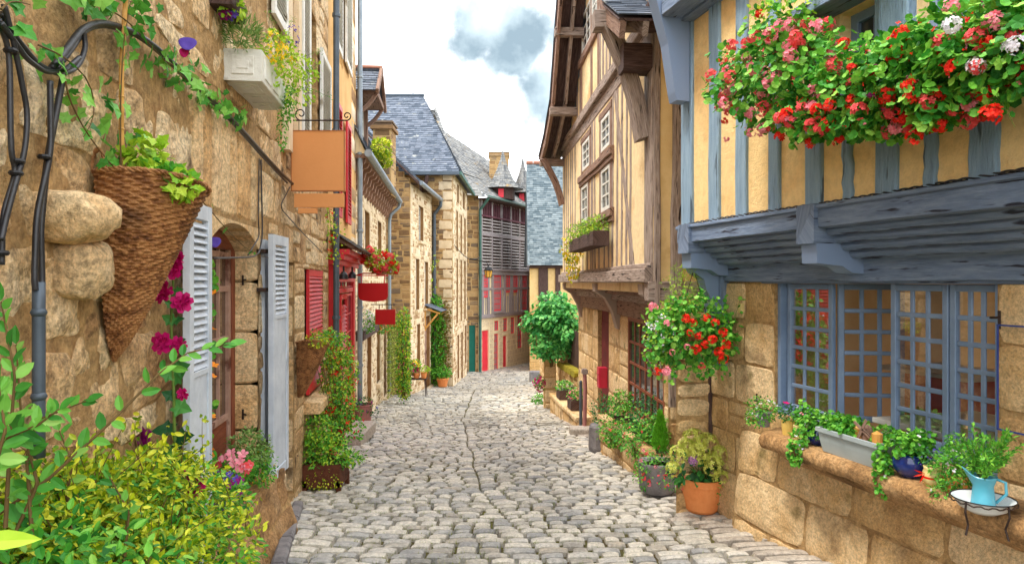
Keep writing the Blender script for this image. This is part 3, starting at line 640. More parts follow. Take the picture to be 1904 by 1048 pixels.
frs = Fr((0, 0, 0), (1, 0, 0), (0, 1, 0), (0, 0, 1))
mb = MB()
near = [q for q in rc if q[2] < 11]; farr = [q for q in rc if q[2] >= 11]
blocks(mb, frs, near, (.004, .014), .005, .05, 7, 0, .0012, .09, .18, tilt=.010, zf=drape, shoulder=.92)
blocks(mb, frs, farr, (.004, .018), .008, .05, 4, 0, .001, .10, .4, tilt=.012, zf=drape, shoulder=.9)
blocks(mb, frs, sl_, (.002, .014), .010, .05, 7, 1, .002, .08, .5, tilt=.01, zf=drape, shoulder=.92)
mb.build('street', [M['cobble'], M['slab']], kind='structure', origin=(0, 0, 0))
# grass and moss tufts between the setts
pt = []
for q in near:
    k = 9 if q[0] < .3 and q[2] < 7 else 4
    if vn(np.array([[q[0], q[2], 0.]]), .9)[0] < -.15: k //= 3
    for _ in range(k):
        if R.rand() < .45: pt.append((q[0]+R.rand()*(q[1]-q[0]), q[2]-.008, 0))
        elif R.rand() < .3: pt.append((q[0]-.006, q[2]+R.rand()*(q[3]-q[2]), 0))
pt = drape(np.array(pt)); pt[:, 2] = sz(pt[:, 0], pt[:, 1])-.024+.022*vn(np.stack([pt[:, 0], pt[:, 1], pt[:, 0]*0], -1), 1.3)
mb = MB()
for _ in range(3): grass(mb, pt+R.randn(len(pt), 3)*np.array([.02, .006, 0]), .024)
mb.build('moss_tufts', M['grass'], kind='stuff', label='short moss and grass growing in the joints of the setts', cat='moss', origin=(0, 0, 0))
# ================================================================ left side: near granite house
W1 = Wall((-1.07, 0), (-.13, 1), 1)
L1 = thing('stone_house', 'nearest house on the left, rough golden granite with an arched window and grey louvred shutters', 'house', (-1.5, 3.5, -1.6))
def oc(w, x0, y0, x1, y1): return w.rect(x0, y0, x1, y1)
win1 = (W1.u(387), W1.u(480), -1.26, .33)
win2 = (W1.u(531), W1.u(547), -1.75, .16)
win3 = (W1.u(566), W1.u(601), -1.08, .12)
up1 = (W1.u(468), W1.u(495), 1.75, 3.1)
up2 = (W1.u(568), W1.u(588), 1.0, 2.6)
mb = MB(); UE = W1.u(609)
A_ = dict(depth=.22, h=(-.004, .020), jit=.026, gap=.010, edge=.05, rnd=.6, shoulder=.85)
rough_backing(mb, W1, .3, win1[0], -1.9, 4.6); rough_backing(mb, W1, win1[0], win2[0], 1.0, 4.6); rough_backing(mb, W1, win1[1], win2[0], -1.95, 1.0, amp=.006, w=0)
masonry(mb, W1, .3, win1[0]-.0, -1.9, 1.0, (.2, .36), (.3, .6), (), n=13, rough=.030, **A_)
masonry(mb, W1, .3, win1[0]-.0, 1.0, 4.6, (.2, .36), (.3, .6), (), n=7, rough=.016, **A_)
masonry(mb, W1, win1[0], win1[1], -1.9, win1[2], (.2, .3), (.3, .5), (), n=7, rough=.012, **A_)
masonry(mb, W1, win1[1], win2[0]-.0, -1.95, .75, (.22, .34), (.25, .45), (), n=9, rough=.008, depth=.22, h=(.0, .02), jit=.006, gap=.012)
# voussoirs over the arched window
va = [(win1[0]-.28+i*.155, win1[0]-.28+(i+1)*.155-.007, win1[3]+.01+.0*i, .92) for i in range(int((win1[1]-win1[0]+.28)/.155))]
blocks(mb, W1, va, (.02, .035), .008, n=7, rough=.006, mat=2)
mb.add(W1([(win1[0]-.05, win1[3], .004), (win1[1], win1[3], .004), (win1[1], 1.0, .004), (win1[0]-.05, 1.0, .004)]), [(0, 1, 2, 3)], 1)
masonry(mb, W1, win1[0], win2[0], 1.0, 4.6, (.2, .36), (.3, .6), [up1], n=7, rough=.014, **A_)
masonry(mb, W1, win1[1], win2[0], .75, 1.0, (.2, .3), (.3, .5), (), n=7, rough=.01, **A_)
masonry(mb, W1, win2[0], UE, -1.98, 4.6, (.22, .34), (.25, .5), [win2, win3, up2], n=7, rough=.008, depth=.2, h=(.0, .02), jit=.01, gap=.014)
# arch underside filled with a curved soffit
ar = []; n = 14
for k in range(n+1):
    t = k/n; ar.append((win1[0]+(win1[1]-win1[0])*t, win1[3]-.20*(1-math.sin(math.pi*min(1, .12+t*.80)))**1.2))
for (a, b) in zip(ar[:-1], ar[1:]):
    v = W1([(a[0], a[1], .012), (b[0], b[1], .012), (b[0], win1[3]+.012, .012), (a[0], win1[3]+.012, .012), (a[0], a[1], -.22), (b[0], b[1], -.22)]); mb.add(v, [(0, 1, 2, 3), (0, 4, 5, 1)], 2)
# far jamb of the arched window: cut stones facing the street
jf = Fr(W1.pt(win1[1], 0, 0), -W1.N, (0, 0, 1), -W1.U)
z = -1.26; r_ = []
for hgt in (.30, .30, .34, .32, .33): r_.append((0, .21, z+.004, z+hgt-.004)); z += hgt
blocks(mb, jf, r_, (.008, .016), .003, n=7, mat=2, rough=.003, edge=.06)
for wn in (win2, win3):
    jf = Fr(W1.pt(wn[1], 0, 0), -W1.N, (0, 0, 1), -W1.U); k = 6; e = np.linspace(wn[2], wn[3], k+1)
    blocks(mb, jf, [(0, .2, e[i]+.004, e[i+1]-.004) for i in range(k)], (.006, .014), .003, n=5, mat=2, rough=.003, edge=.06)
# hidden body of the house
for (a, b) in ((.3, UE),):
    mb.add(W1([(a, -2.1, -5), (b, -2.1, -5), (b, 4.6, -5), (a, 4.6, -5), (a, -2.1, 0), (b, -2.1, 0), (b, 4.6, 0), (a, 4.6, 0)]), [(0, 1, 2, 3), (0, 3, 7, 4), (1, 5, 6, 2), (3, 2, 6, 7)], 1)
mb.build('wall', [M['granite'], M['mortar_old'], M['granite_big']], L1)
# projecting boulders (old corbels)
def boulder(c, h, parent, m, seed=0, name='corbel'):
    n = 26; th = np.linspace(0, 2*math.pi, n, endpoint=False); ph = np.linspace(.02, math.pi-.02, 15); T, Q = np.meshgrid(th, ph); d = np.stack([np.cos(T)*np.sin(Q), np.sin(T)*np.sin(Q), np.cos(Q)], -1)
    d2 = np.sign(d)*np.abs(d)**.7; k = 1+.16*vn(d+seed, 2)+.07*vn(d+seed, 6); V = np.asarray(c)+(d2*k[..., None])*np.asarray(h)
    f = [(i*n+j, i*n+(j+1) % n, (i+1)*n+(j+1) % n, (i+1)*n+j) for i in range(14) for j in range(n)]
    m_ = MB(); m_.add(V.reshape(-1, 3), f); return m_.build(name, m, parent, smooth=True)
boulder(P(138, 402, 2.0), (.10, .12, .075), L1, M['granite_big'], 1)
boulder(P(150, 500, 2.06), (.07, .10, .085), L1, M['granite'], 5)
# battered plinth under the arched window
mb = MB(); zt = -1.27
pf = Fr(W1.pt(0, zt, .06), W1.U, nz(-W1.N*.32+W1.V), nz(W1.N+W1.V*.32))
bl, bk = courses(1.2, W1.u(500), -.75, 0, (.2, .3), (.3, .5)); blocks(mb, pf, bl, (.01, .03), .012, n=7, rough=.008)
for q in bk: mb.add(pf([(q[0], q[2], 0), (q[1], q[2], 0), (q[1], q[3], 0), (q[0], q[3], 0)]), [(0, 1, 2, 3)], 1)
u9 = W1.u(500)
mb.add([W1.pt(u9, zt, .06), W1.pt(u9, zt-.75, .30), W1.pt(u9, zt-.75, 0), W1.pt(u9, zt, 0)], [(0, 1, 2, 3)], 0)
k9 = [(1.2+i*.42, 1.2+i*.42+.41, 0, .13) for i in range(int((u9-1.2)/.42)+1)]
k9 = [(a, min(b, u9), c, d) for a, b, c, d in k9]
blocks(mb, Fr(W1.pt(0, zt-.0, -.02), W1.U, W1.N, (0, 0, 1)), k9, (.02, .03), .006, n=7, rough=.006, mat=0)
blocks(mb, Fr(W1.pt(0, zt-.1, .10), W1.U, (0, 0, 1), W1.N), [(a, b, 0, .12) for a, b, c, d in k9], (.01, .02), .006, n=7, rough=.006, mat=0)
mb.build('plinth', [M['sill'], M['mortar']], L1)
# kerb stones at the foot of the wall
mb = MB(); 
for i in range(4):
    a = W1.pt(3.2+i*.55, 0, .33-.06*i); b = W1.pt(3.72+i*.55, 0, .27-.06*i); a[2] = sz(a[0], a[1])-.02; b[2] = sz(b[0], b[1])-.02
    mb.beam(a, b, .08, .12, W1.N, bev=.015, seg=5, wob=.004)
mb.build('kerb', M['stone_pot'], L1)
# arched window: brown glazed door leaf
wf = thing('window', None, None, W1.pt(win1[0], -1.2, -.2)); wf.parent = L1; wf.location = Vector(WL[wf]-WL[L1]); wf['label'] = 'weathered brown glazed window with arched head'
mb = MB(); um = (win1[0]+win1[1])/2
for a, b in ((win1[0], win1[0]+.05), (win1[1]-.07, win1[1]-.005)): W1.box(mb, a, b, -1.24, .3, -.2, -.14)
W1.box(mb, win1[0], win1[1], .2, .34, -.2, -.14)
mb.build('outer_frame', M['door_wood'], wf)
mb = MB()
for a, b in ((win1[0]+.05, um-.003), (um+.003, win1[1]-.07)):
    for x in (a, b-.045): W1.box(mb, x, x+.045, -1.2, .2, -.19, -.15)
    for zz in (-1.2, -.86, -.37, -.06, .15): W1.box(mb, a+.045, b-.045, zz, zz+.035, -.187, -.153)
    W1.box(mb, (a+b)/2-.012, (a+b)/2+.012, -.83, .2, -.183, -.156)
mb.build('casement', M['door_frame'], wf)
mb = MB(); W1.box(mb, win1[0]+.09, um-.05, -1.17, -.86, -.18, -.165); W1.box(mb, um+.05, win1[1]-.11, -1.17, -.86, -.18, -.165); mb.build('door_panel', M['door_wood'], wf)
mb = MB(); mb.add(W1([(win1[0], -.86, -.172), (win1[1], -.86, -.172), (win1[1], .3, -.172), (win1[0], .3, -.172)]), [(0, 1, 2, 3)]); mb.build('pane', M['glass_warm'], wf)
# shutters of the arched window, folded back against the wall
shutter(L1, Fr(W1.pt(0, 0, .05), W1.U, W1.V, W1.N), W1.u(344, .09), W1.u(386, .09), -1.3, .335, .03, M['white_blue'], louv=(-.38, .26), rails=(-.85,), name='shutter', th=.03)
sA = Fr(W1.pt(W1.u(503, .08), 0, .03), nz(W1.U+W1.N*.06), W1.V, nz(W1.N-W1.U*.06))
shutter(L1, W1, W1.u(484), W1.u(499), -1.27, .28, .0, M['white_blue'])
shutter(L1, sA, .0, W1.u(531, .1)-W1.u(503, .08), -1.30, .31, .035, M['white_blue'], louv=(-.22, .24), name='shutter', th=.035)
for zz in (-1.05, -.05, .2): mb = MB(); W1.box(mb, W1.u(479)-.03, W1.u(485), zz-.012, zz+.012, .0, .05); mb.build('hinge', M['iron'], L1)
for (px, py) in ((458, 520), (458, 768), (488, 583), (547, 770), (549, 845)):
    p = W1.at(px, py, -.02) if px > 470 else W1.pt(win1[1]-.012, 0, 0)*0+np.array([*(W1.pt(win1[1]-.02, 0, -.09)[:2]), (CY-py)/F*W1.pt(win1[1], 0, -.09)[1]])
    mb = MB(); mb.beam(p-np.array([0, .0, .035]), p+np.array([0, 0, .03]), .012, .012); mb.beam(p, p+np.array([.03, -.03, 0]), .012, .012); mb.build('shutter_hook', M['iron'], L1)
# window 3 with red shutter, small openings
for q in (win2, win3, up1, up2):
    window(L1, W1, q[0], q[1], q[2], q[3], -.18, 2, 5, M['white'] if q is not win2 else M['wood_dark'], M['glass'])
mb = MB(); W1.box(mb, win3[0]-.06, win3[1]+.12, win3[2]-.1, win3[2], -.1, .16, bev=.015); mb.build('window_sill', M['granite_big'], L1)
mb = MB(); W1.box(mb, win3[0]-.05, win3[0]+.03, win3[2], win3[3]-.05, -.1, -.02); mb.build('window_frame', M['white'], L1)
r3 = W1.rect(576, 500, 602, 722)
shutter(L1, W1, W1.u(575), W1.u(603)-.01, -1.06, .12, -.03, M['red'], louv=(-1.0, .07), rails=(-.5,), slat=.04, label='red louvred shutter')
shutter(L1, W1, W1.u(496), W1.u(522), 1.84, 3.2, .03, M['white'], louv=(1.9, 3.1))
shutter(L1, W1, W1.u(552), W1.u(567), 1.02, 2.7, .03, M['white'], louv=(1.1, 2.6))
shutter(L1, W1, W1.u(589), W1.u(607), 1.02, 2.36, .03, M['white'], louv=(1.1, 2.3))
mb = MB(); W1.box(mb, W1.u(523), W1.u(530), 1.0, 4.5, .0, .06); W1.box(mb, W1.u(545), W1.u(550), .9, 4.5, .0, .05); mb.build('string_course', M['cut'], L1)
pp = [W1.pt(W1.u(610), z, .09) for z in np.linspace(4.5, -.72, 20)]
pipe(L1, pp, .035, M['lead_dark'], clips=[W1.pt(W1.u(610), z, .09) for z in (3, 1.7, .3, -.4)])
# ================================================================ apricot plastered house with the red shop front
LB = thing('plastered_shop_house', 'apricot plastered house with a red shop front and slate canopy on the left', 'shop', (-2.2, 9, -2.2))
U0, U1 = UE, W1.u(661)
dw = (W1.u(628.5), W1.u(650), -2.05, -.1)
uo = (W1.u(629), W1.u(638), .82, 2.15); uo2 = (W1.u(630.5), W1.u(636), 2.8, 4.3)
mb = MB()
panel(mb, W1, U0, U1, .3, 4.6, [uo, uo2], .15, 0, w=.005)
panel(mb, W1, U0, U1, -2.3, .3, [], .1, 1, w=-.02)
mb.add(W1([(U0, -2.4, -5), (U1, -2.4, -5), (U1, 4.6, -5), (U0, 4.6, -5), (U0, -2.4, 0), (U1, -2.4, 0), (U1, 4.6, 0), (U0, 4.6, 0)]), [(0, 1, 2, 3), (0, 3, 7, 4), (1, 5, 6, 2), (3, 2, 6, 7)], 0)
mb.build('wall', [M['plaster_l'], M['cut_gold']], LB)
mb = MB(); e = W1.u(652)
blocks(mb, W1, [(e, U1, z, z+.245) for z in np.arange(-2.3, 4.5, .25)], (.01, .03), .004, n=4); mb.build('quoin', M['rubble'], LB, smooth=True)
for q in (uo, uo2): window(LB, W1, *q, -.12, 2, 4, M['white'], M['glass'])
shutter(LB, W1, W1.u(619), W1.u(628.5), .8, 2.17, .03, M['red'], louv=(.88, 2.1), label='red louvred shutter', slat=.05)
shutter(LB, W1, W1.u(638.5), W1.u(646), .8, 2.17, .03, M['red'], louv=(.88, 2.1), label='red louvred shutter', slat=.05)
shutter(LB, W1, W1.u(619), W1.u(630), 2.82, 4.4, .03, M['white'], louv=(2.9, 4.3), slat=.05)
shutter(LB, W1, W1.u(637), W1.u(648), 2.92, 4.4, .03, M['white'], louv=(3.0, 4.3), slat=.05)
# shop front
sf = thing('shop_front', None, None, W1.pt(U0+.1, -2.1, 0)); sf.parent = LB; sf.location = Vector(WL[sf]-WL[LB])
mb = MB(); a, b = W1.u(614), W1.u(654)
W1.box(mb, a, a+.22, -2.1, .2, -.02, .05); W1.box(mb, a+.05, a+.17, -1.9, -.9, .05, .065); W1.box(mb, a+.05, a+.17, -.8, .1, .05, .065)
W1.box(mb, b-.2, b, -2.2, .2, -.02, .05)
W1.box(mb, a+.22, b-.2, .0, .2, -.02, .05); W1.box(mb, a+.22, b-.2, -.14, -.08, -.02, .04)
for i, (z0, z1, ww) in enumerate(((.2, .26, .1), (.26, .32, .16), (.32, .38, .22))): W1.box(mb, a-.02, b+.02, z0, z1-.002, -.02, ww)
mb.build('surround', M['red'], sf)
shutter(sf, W1, dw[0], W1.u(640), -2.1, -.16, .015, M['red'], louv=(-1.95, -.3), rails=(-1.2,), slat=.05, name='door')
window(sf, W1, W1.u(640)+.01, b-.22, -1.5, -.16, -.01, 2, 5, M['red'], M['glass'])
window(sf, W1, a+.24, b-.22, -.07, .0+.02, -.01, 5, 1, M['red'], M['glass'], fw=.012)
mb = MB(); W1.box(mb, W1.u(640)+.01, b-.22, -2.2, -1.5, -.01, .03); W1.box(mb, W1.u(640)+.1, b-.32, -2.1, -1.6, .03, .045); mb.build('stallriser', M['red'], sf)
cf = Fr(W1.pt(a-.05, .38, .34), W1.U, nz(-W1.N*.34+W1.V*.22), nz(W1.N*.22+W1.V*.34))
mb = MB(); slates(mb, cf, [(0, 0), (b-a+.1, 0), (b-a+.1, .42), (0, .42)], .2, .12); mb.build('canopy', M['slate_old'], sf)
for i in range(9): mb = MB(); u = a+.05+i*(b-a-.1)/8; mb.beam(W1.pt(u, .37, .33), W1.pt(u, .52, .02), .04, .05, W1.U); mb.build('canopy_rafter', M['wood_red'], sf)
for px in (639, 655):
    p = W1.at(px, 505, .22); mb = MB(); mb.beam(p+[0, 0, .06], p, .02, .02); mb.lathe([(.02, -.0), (.045, -.03), (.05, -.08), (.03, -.08)], p, 12); mb.build('spotlight', M['black'], sf)
pp = [W1.pt(W1.u(659.5), z, .08) for z in np.linspace(4.5, -1.95, 22)]
pipe(LB, pp, .04, M['lead'], clips=[W1.pt(W1.u(659.5), z, .08) for z in (3.2, 2, .8, -.4, -1.3)])
g = G(667, 822); mb = MB(); mb.box((g[0]-.1, g[1]+.35, g[2]+.03), (.16, .5, .09), bev=.02); mb.build('stone_step', M['slab'], label='pale stone doorstep in front of the red shop front', cat='step')
# ================================================================ low rubble house with bracketed eaves
W2 = Wall((-1.65, 0), (-.0866, 1), 1)
HL2 = thing('rubble_house', 'low pale rubble house with bracketed gutter and slate roof dormer', 'house', (-2.6, 13.5, -2.7))
a2, b2 = 10.66, W2.u(718); EZ = 1.95
w21 = W2.rect(677, 368, 687, 463); w22 = W2.rect(702, 393, 709, 463); w21 = (w21[0], w21[1], .55, 1.35); w22 = (w22[0], w22[1], .55, 1.35)
gnd = [(W2.u(682), W2.u(690), -2.5, -.75), (W2.u(700), W2.u(706), -2.2, -.9), (W2.u(713), W2.u(718), -2.75, -.85)]
mb = MB()
masonry(mb, W2, a2, b2, -3.0, EZ+.1, (.07, .15), (.1, .3), [w21, w22]+gnd, h=(.002, .016), jit=.02, n=4, rough=0, depth=.16, gap=.028, rmat=3)
for q in (w21, w22): dressed(mb, W2, *q, t=.1, mat=2)
for q in gnd: dressed(mb, W2, *q, t=.12, mat=2)
mb.add(W2([(a2, -3, -4), (b2, -3, -4), (b2, EZ, -4), (a2, EZ, -4), (a2, -3, 0), (b2, -3, 0), (b2, EZ, 0), (a2, EZ, 0)]), [(0, 1, 2, 3), (0, 3, 7, 4), (1, 5, 6, 2)], 1)
mb.build('wall', [M['rubble'], M['rubble_mortar'], M['cut'], M['reveal']], HL2)
for q in (w21, w22): window(HL2, W2, *q, -.12, 2, 4, M['white'], M['glass_warm'])
for q in gnd[:1]+gnd[2:]: mb = MB(); W2.box(mb, q[0], q[1], q[2], q[3], -.14, -.1); mb.build('door', M['door_frame'], HL2)
window(HL2, W2, *gnd[1], -.12, 2, 5, M['white'], M['glass_warm'])
for i in range(16):
    mb = MB(); u = a2+.15+i*(b2-a2-.3)/15
    pf_ = [(0, 1.55), (.08, 1.6), (.1, 1.7), (.15, 1.72), (.18, 1.84), (.25, 1.86), (.28, 1.93), (0, 1.93)]
    mb.poly([W2.pt(u-.04, z, w) for w, z in pf_], W2.U*.08); mb.build('eaves_bracket', M['wood_red'], HL2)
mb = MB(); W2.box(mb, a2, b2, 1.93, 1.99, 0, .30); mb.build('eaves_board', M['wood_red'], HL2)
gp = [W2.pt(u, 1.99+.0*u, .34) for u in np.linspace(a2-.1, b2+.05, 12)]
mb = MB(); mb.tube(gp, .06, 12); mb.build('gutter', M['lead'], HL2)
pipe(HL2, [W2.pt(b2-.03, 1.97, .34), W2.pt(b2-.03, 1.85, .32), W2.pt(b2-.1, 1.65, .12), W2.pt(b2-.1, 1.5, .09)]+[W2.pt(b2-.1, z, .09) for z in np.linspace(1.3, -2.7, 14)], .042, M['lead'])
rf = Fr(W2.pt(0, 2.03, .32), W2.U, nz(-W2.N*.45+W2.V*.9), nz(W2.N*.9+W2.V*.45))
mb = MB(); slates(mb, rf, [(a2-.1, 0), (b2+.1, 0), (b2+.1, 2.9), (a2-.1, 2.9)], .17, .11); rb = Fr(W2.pt(0, 4.62, -.9), W2.U, nz(-W2.N*.62-W2.V*.9), nz(-W2.N*.9+W2.V*.62)); mb.add(rb([(a2, 0, 0), (b2, 0, 0), (b2, 3.5, 0), (a2, 3.5, 0)]), [(0, 1, 2, 3)])
for u in (a2, b2): mb.add([W2.pt(u, 2, .3), W2.pt(u, 4.6, -.9), W2.pt(u, 2, -3.2)], [(0, 1, 2)], 1)
mb.build('roof', [M['slate'], M['plaster_pale']], HL2)
# dormer
dm = thing('dormer', None, None, W2.pt(11.9, 2.2, 0)); dm.parent = HL2; dm.location = Vector(WL[dm]-WL[HL2])
ua, ub = 11.15, 12.2; zb, ze, zr = 2.1, 3.12, 3.62
mb = MB(); ck = Fr(W2.pt(ua, zb, .06), -W2.N, (0, 0, 1), -W2.U)
slates(mb, ck, [(0, 0), (1.6, 0), (1.6, ze-zb), (0, ze-zb)], .16, .1); mb.build('cheek', M['slate'], dm); mb = MB(); ck = Fr(W2.pt(ub, zb, .06), -W2.N, (0, 0, 1), W2.U); slates(mb, ck, [(0, 0), (1.6, 0), (1.6, ze-zb), (0, ze-zb)], .16, .1)
mb.build('cheek', M['slate'], dm)
mb = MB(); um = (ua+ub)/2
for (s_, e_) in ((-1, ua-.12), (1, ub+.12)):
    L_ = math.hypot(abs(um-e_), zr-ze); o = W2.pt(e_, ze-.03, .42); Vv = nz(W2.U*(um-e_)+W2.V*(zr-ze)); Nn = nz(np.cross(-W2.N, Vv)*(1)); Nn = Nn if Nn[2] > 0 else -Nn
    slates(mb, Fr(o, -W2.N, Vv, Nn), [(0, 0), (2.3, 0), (2.3, L_+.05), (0, L_+.05)], .16, .1)
mb.build('dormer_roof', M['slate'], dm)
mb = MB(); mb.tube([W2.pt(um, zr+.03, .44), W2.pt(um, zr+.03, -1.8)], .045, 8); mb.build('ridge_tiles', M['tile_ridge'], dm)
mb = MB()
for u in (ua+.03, ub-.03): W2.beam(mb, u, zb-.1, u, ze, .08, .04, .14, wob=.003, seg=3)
W2.beam(mb, ua, ze-.02, ub, ze-.02, .09, .04, .42); W2.beam(mb, ua, zb, ub, zb, .08, .04, .14)
for u in (ua+.03, ub-.03): mb.beam(W2.pt(u, ze-.35, .12), W2.pt(u, ze-.04, .4), .06, .06, W2.U, seg=4, bow=-W2.V*.04)
mb.beam(W2.pt(ua-.14, ze-.05, .43), W2.pt(um, zr, .43), .05, .09, W2.N); mb.beam(W2.pt(ub+.14, ze-.05, .43), W2.pt(um, zr, .43), .05, .09, W2.N)
mb.build('dormer_frame', M['wood_red'], dm)
window(dm, W2, ua+.07, ub-.07, zb+.04, ze-.07, .04, 2, 4, M['white'], M['glass'])
mb = MB(); mb.poly([W2.pt(ua, ze, .1), W2.pt(ub, ze, .1), W2.pt(um, zr-.03, .1)], -W2.N*.1); mb.build('gable_board', M['wood_red'], dm)
# chimney behind the dormer
def chimney(parent, cx, cy, z0, z1, hx, hy, m, cap=True, pots=0, mo='mortar_dark', ang=0):
    c_, s_ = math.cos(ang), math.sin(ang); mb = MB()
    for (d, n_, hw, hd) in (((c_, s_), (s_, -c_), hx, hy), ((-s_, c_), (-c_, -s_), hy, hx), ((-c_, -s_), (-s_, c_), hx, hy), ((s_, -c_), (c_, s_), hy, hx)):
        f = Fr((cx+n_[0]*hd, cy+n_[1]*hd, 0), (d[0], d[1], 0), (0, 0, 1), (n_[0], n_[1], 0)); masonry(mb, f, -hw, hw, z0, z1, (.12, .2), (.16, .35), n=4, rough=0, h=(.003, .015))
    ax = ((c_, s_, 0), (-s_, c_, 0), (0, 0, 1))
    if cap: mb.box((cx, cy, z1+.04), (hx+.05, hy+.05, .04), ax, 0); mb.box((cx, cy, z1+.11), (hx+.01, hy+.01, .03), ax, 0); mb.box((cx, cy, z1+.16), (hx+.04, hy+.04, .02), ax, 0)
    return mb.build('chimney', [m, M[mo]], parent)
p = P(715, 290, 15.2); chimney(HL2, p[0], 15.2, 1.9, (524-240)/F*14.9, .2, .3, M['rubble_dark'])
# ================================================================ rubble house with gable wall towards us
W3 = Wall((-3.3, 0), (.04, 1), 1)
HL3 = thing('rubble_house', 'narrow rubble house with tall pale-framed windows and a small porch roof over its door', 'house', (-3, 19, -3))
a3, b3 = 17.5, 20.95; E3 = 2.52
wins3 = [W3.rect(778, 379, 787, 458), (W3.u(772.5), W3.u(779.5), -.75, .62), (W3.u(789), W3.u(796), -.75, .58)]
wins3[0] = (wins3[0][0], wins3[0][1], 1.12, 2.1)
do3 = [(W3.u(775), W3.u(781), -2.6, -1.15), (W3.u(789), W3.u(799), -3.1, -1.0)]
mb = MB()
masonry(mb, W3, a3, b3, -3.2, E3, (.09, .17), (.14, .32), wins3+do3, h=(.004, .02), jit=.012, n=4, rough=0, depth=.16, gap=.02, mat=0, rmat=5)
for q in wins3+do3: dressed(mb, W3, *q, t=.1, mat=2)
blocks(mb, W3, [(a3, a3+.22+.08*(i % 2), -3.0+i*.3+.004, -2.7+i*.3-.004) for i in range(18)], (.02, .028), .004, n=4, mat=2)
E3s = Wall((W3.pt(a3, 0, 0)[0], W3.pt(a3, 0, 0)[1]), (-1, .05), -1)
ur3 = lambda z: (0, 4) if z < 2.6 else (max(0, (z-2.6)/.95), 4)
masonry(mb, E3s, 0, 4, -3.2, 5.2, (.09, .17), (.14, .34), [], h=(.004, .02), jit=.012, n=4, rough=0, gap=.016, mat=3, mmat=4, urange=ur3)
e9 = W3.pt(b3, 0, 0); mb.add([(e9[0], e9[1], -3), (e9[0]-4, e9[1], -3), (e9[0]-4, e9[1], 5), (e9[0], e9[1], 2.6)], [(0, 1, 2, 3)], 1)
mb.build('wall', [M['rubble'], M['rubble_mortar'], M['cut'], M['rubble_dark'], M['mortar_dark'], M['reveal']], HL3)
for q in wins3: window(HL3, W3, *q, -.12, 2, 4, M['white'], M['glass_warm'])
for q in do3: mb = MB(); W3.box(mb, q[0], q[1], q[2], q[3], -.15, -.1); W3.box(mb, q[0]+.06, q[1]-.06, q[2]+.3, q[3]-.1, -.1, -.085); mb.build('door', M['door_frame'], HL3)
rf = Fr(W3.pt(0, E3+.02, .25), W3.U, nz(-W3.N+W3.V*.95), nz(W3.N*.95+W3.V))
mb = MB(); slates(mb, rf, [(a3-.12, 0), (b3+.02, 0), (b3+.02, 4.2), (a3-.12, 4.2)], .17, .11); mb.build('roof', M['slate'], HL3)
mb = MB(); mb.beam(W3.pt(a3-.12, E3-.03, .25), W3.pt(a3-.12, E3+2.85, -2.75), .04, .14, W3.N); mb.build('bargeboard', M['wood_dark'], HL3)
mb = MB(); mb.tube([W3.pt(u, E3, .29) for u in np.linspace(a3-.1, b3+.05, 6)], .06, 10); mb.build('gutter', M['lead'], HL3)
pipe(HL3, [W3.pt(b3, E3, .29), W3.pt(b3, E3-.2, .27), W3.pt(b3+.02, E3-.45, .08)]+[W3.pt(b3+.02, z, .08) for z in np.linspace(1.9, -3.1, 12)], .05, M['lead_dark'])
# porch over the door
mb = MB(); u = W3.u(789)-.1; u2 = W3.u(799)+.25
cf = Fr(W3.pt(u, -.85, .5), W3.U, nz(-W3.N*.5+W3.V*.2), nz(W3.N*.2+W3.V*.5)); slates(mb, cf, [(0, 0), (u2-u, 0), (u2-u, .54), (0, .54)], .18, .14)
pr = mb.build('porch_roof', M['slate'], HL3)
mb = MB()
for x in (u+.08, u2-.08): mb = MB(); mb.beam(W3.pt(x, -.9, .45), W3.pt(x, -.75, .0), .05, .05, W3.U); mb.beam(W3.pt(x, -.92, .38), W3.pt(x, -1.35, .02), .05, .05, W3.U); mb.beam(W3.pt(x, -.7, .02), W3.pt(x, -1.4, .02), .05, .05, W3.U); mb.build('porch_bracket', M['cane'], HL3)
# ================================================================ tall house with the steep hipped slate roof
W4 = Wall((-2.41, 0), (.028, 1), 1)
HL4 = thing('tall_stone_house', 'tall stone house with a steep hipped slate roof and ivy at its corner', 'house', (-3, 23, -3.3))
a4, b4 = 21.0, 25.7; E4 = 3.38
def r4(x0, y0, x1, y1):
    return W4.rect(x0, y0, x1, y1)
ws4 = [(W4.u(x0), W4.u(x1), zb_, zt_) for (x0, x1) in ((848, 851.5), (855.5, 859), (862.5, 866)) for (zb_, zt_) in ((1.0, 2.3), (-1.35, .75))]+[(W4.u(849.5), W4.u(853), 2.6, 3.2), (W4.u(860), W4.u(864), 2.6, 3.2)]
dr4 = [(W4.u(850), W4.u(853.5), -3.2, -1.75), (W4.u(857), W4.u(860.5), -3.4, -1.75), (W4.u(864), W4.u(867.5), -3.0, -1.6)]
mb = MB()
masonry(mb, W4, a4, b4, -3.6, E4, (.12, .2), (.16, .36), ws4+dr4, h=(.004, .018), jit=.01, n=4, rough=0, depth=.14, gap=.018, rmat=6)
for q in ws4+dr4: dressed(mb, W4, *q, t=.12, mat=2, sill=False)
E4s = Wall(tuple(W4.pt(a4, 0, 0)[:2]), (-1, .03), -1)
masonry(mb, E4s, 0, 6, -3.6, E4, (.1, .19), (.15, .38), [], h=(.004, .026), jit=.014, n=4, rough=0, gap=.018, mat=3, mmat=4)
blocks(mb, E4s, [(0, .42+.14*(i % 2)-.1, -3.5+i*.3+.004, -3.2+i*.3-.004) for i in range(23)], (.02, .03), .008, n=5, mat=2)
q9 = W4.pt(b4, 0, 0); mb.add([(q9[0], q9[1], -4), (q9[0]-6, q9[1], -4), (q9[0]-6, q9[1], E4), (q9[0], q9[1], E4)], [(0, 1, 2, 3)], 1)
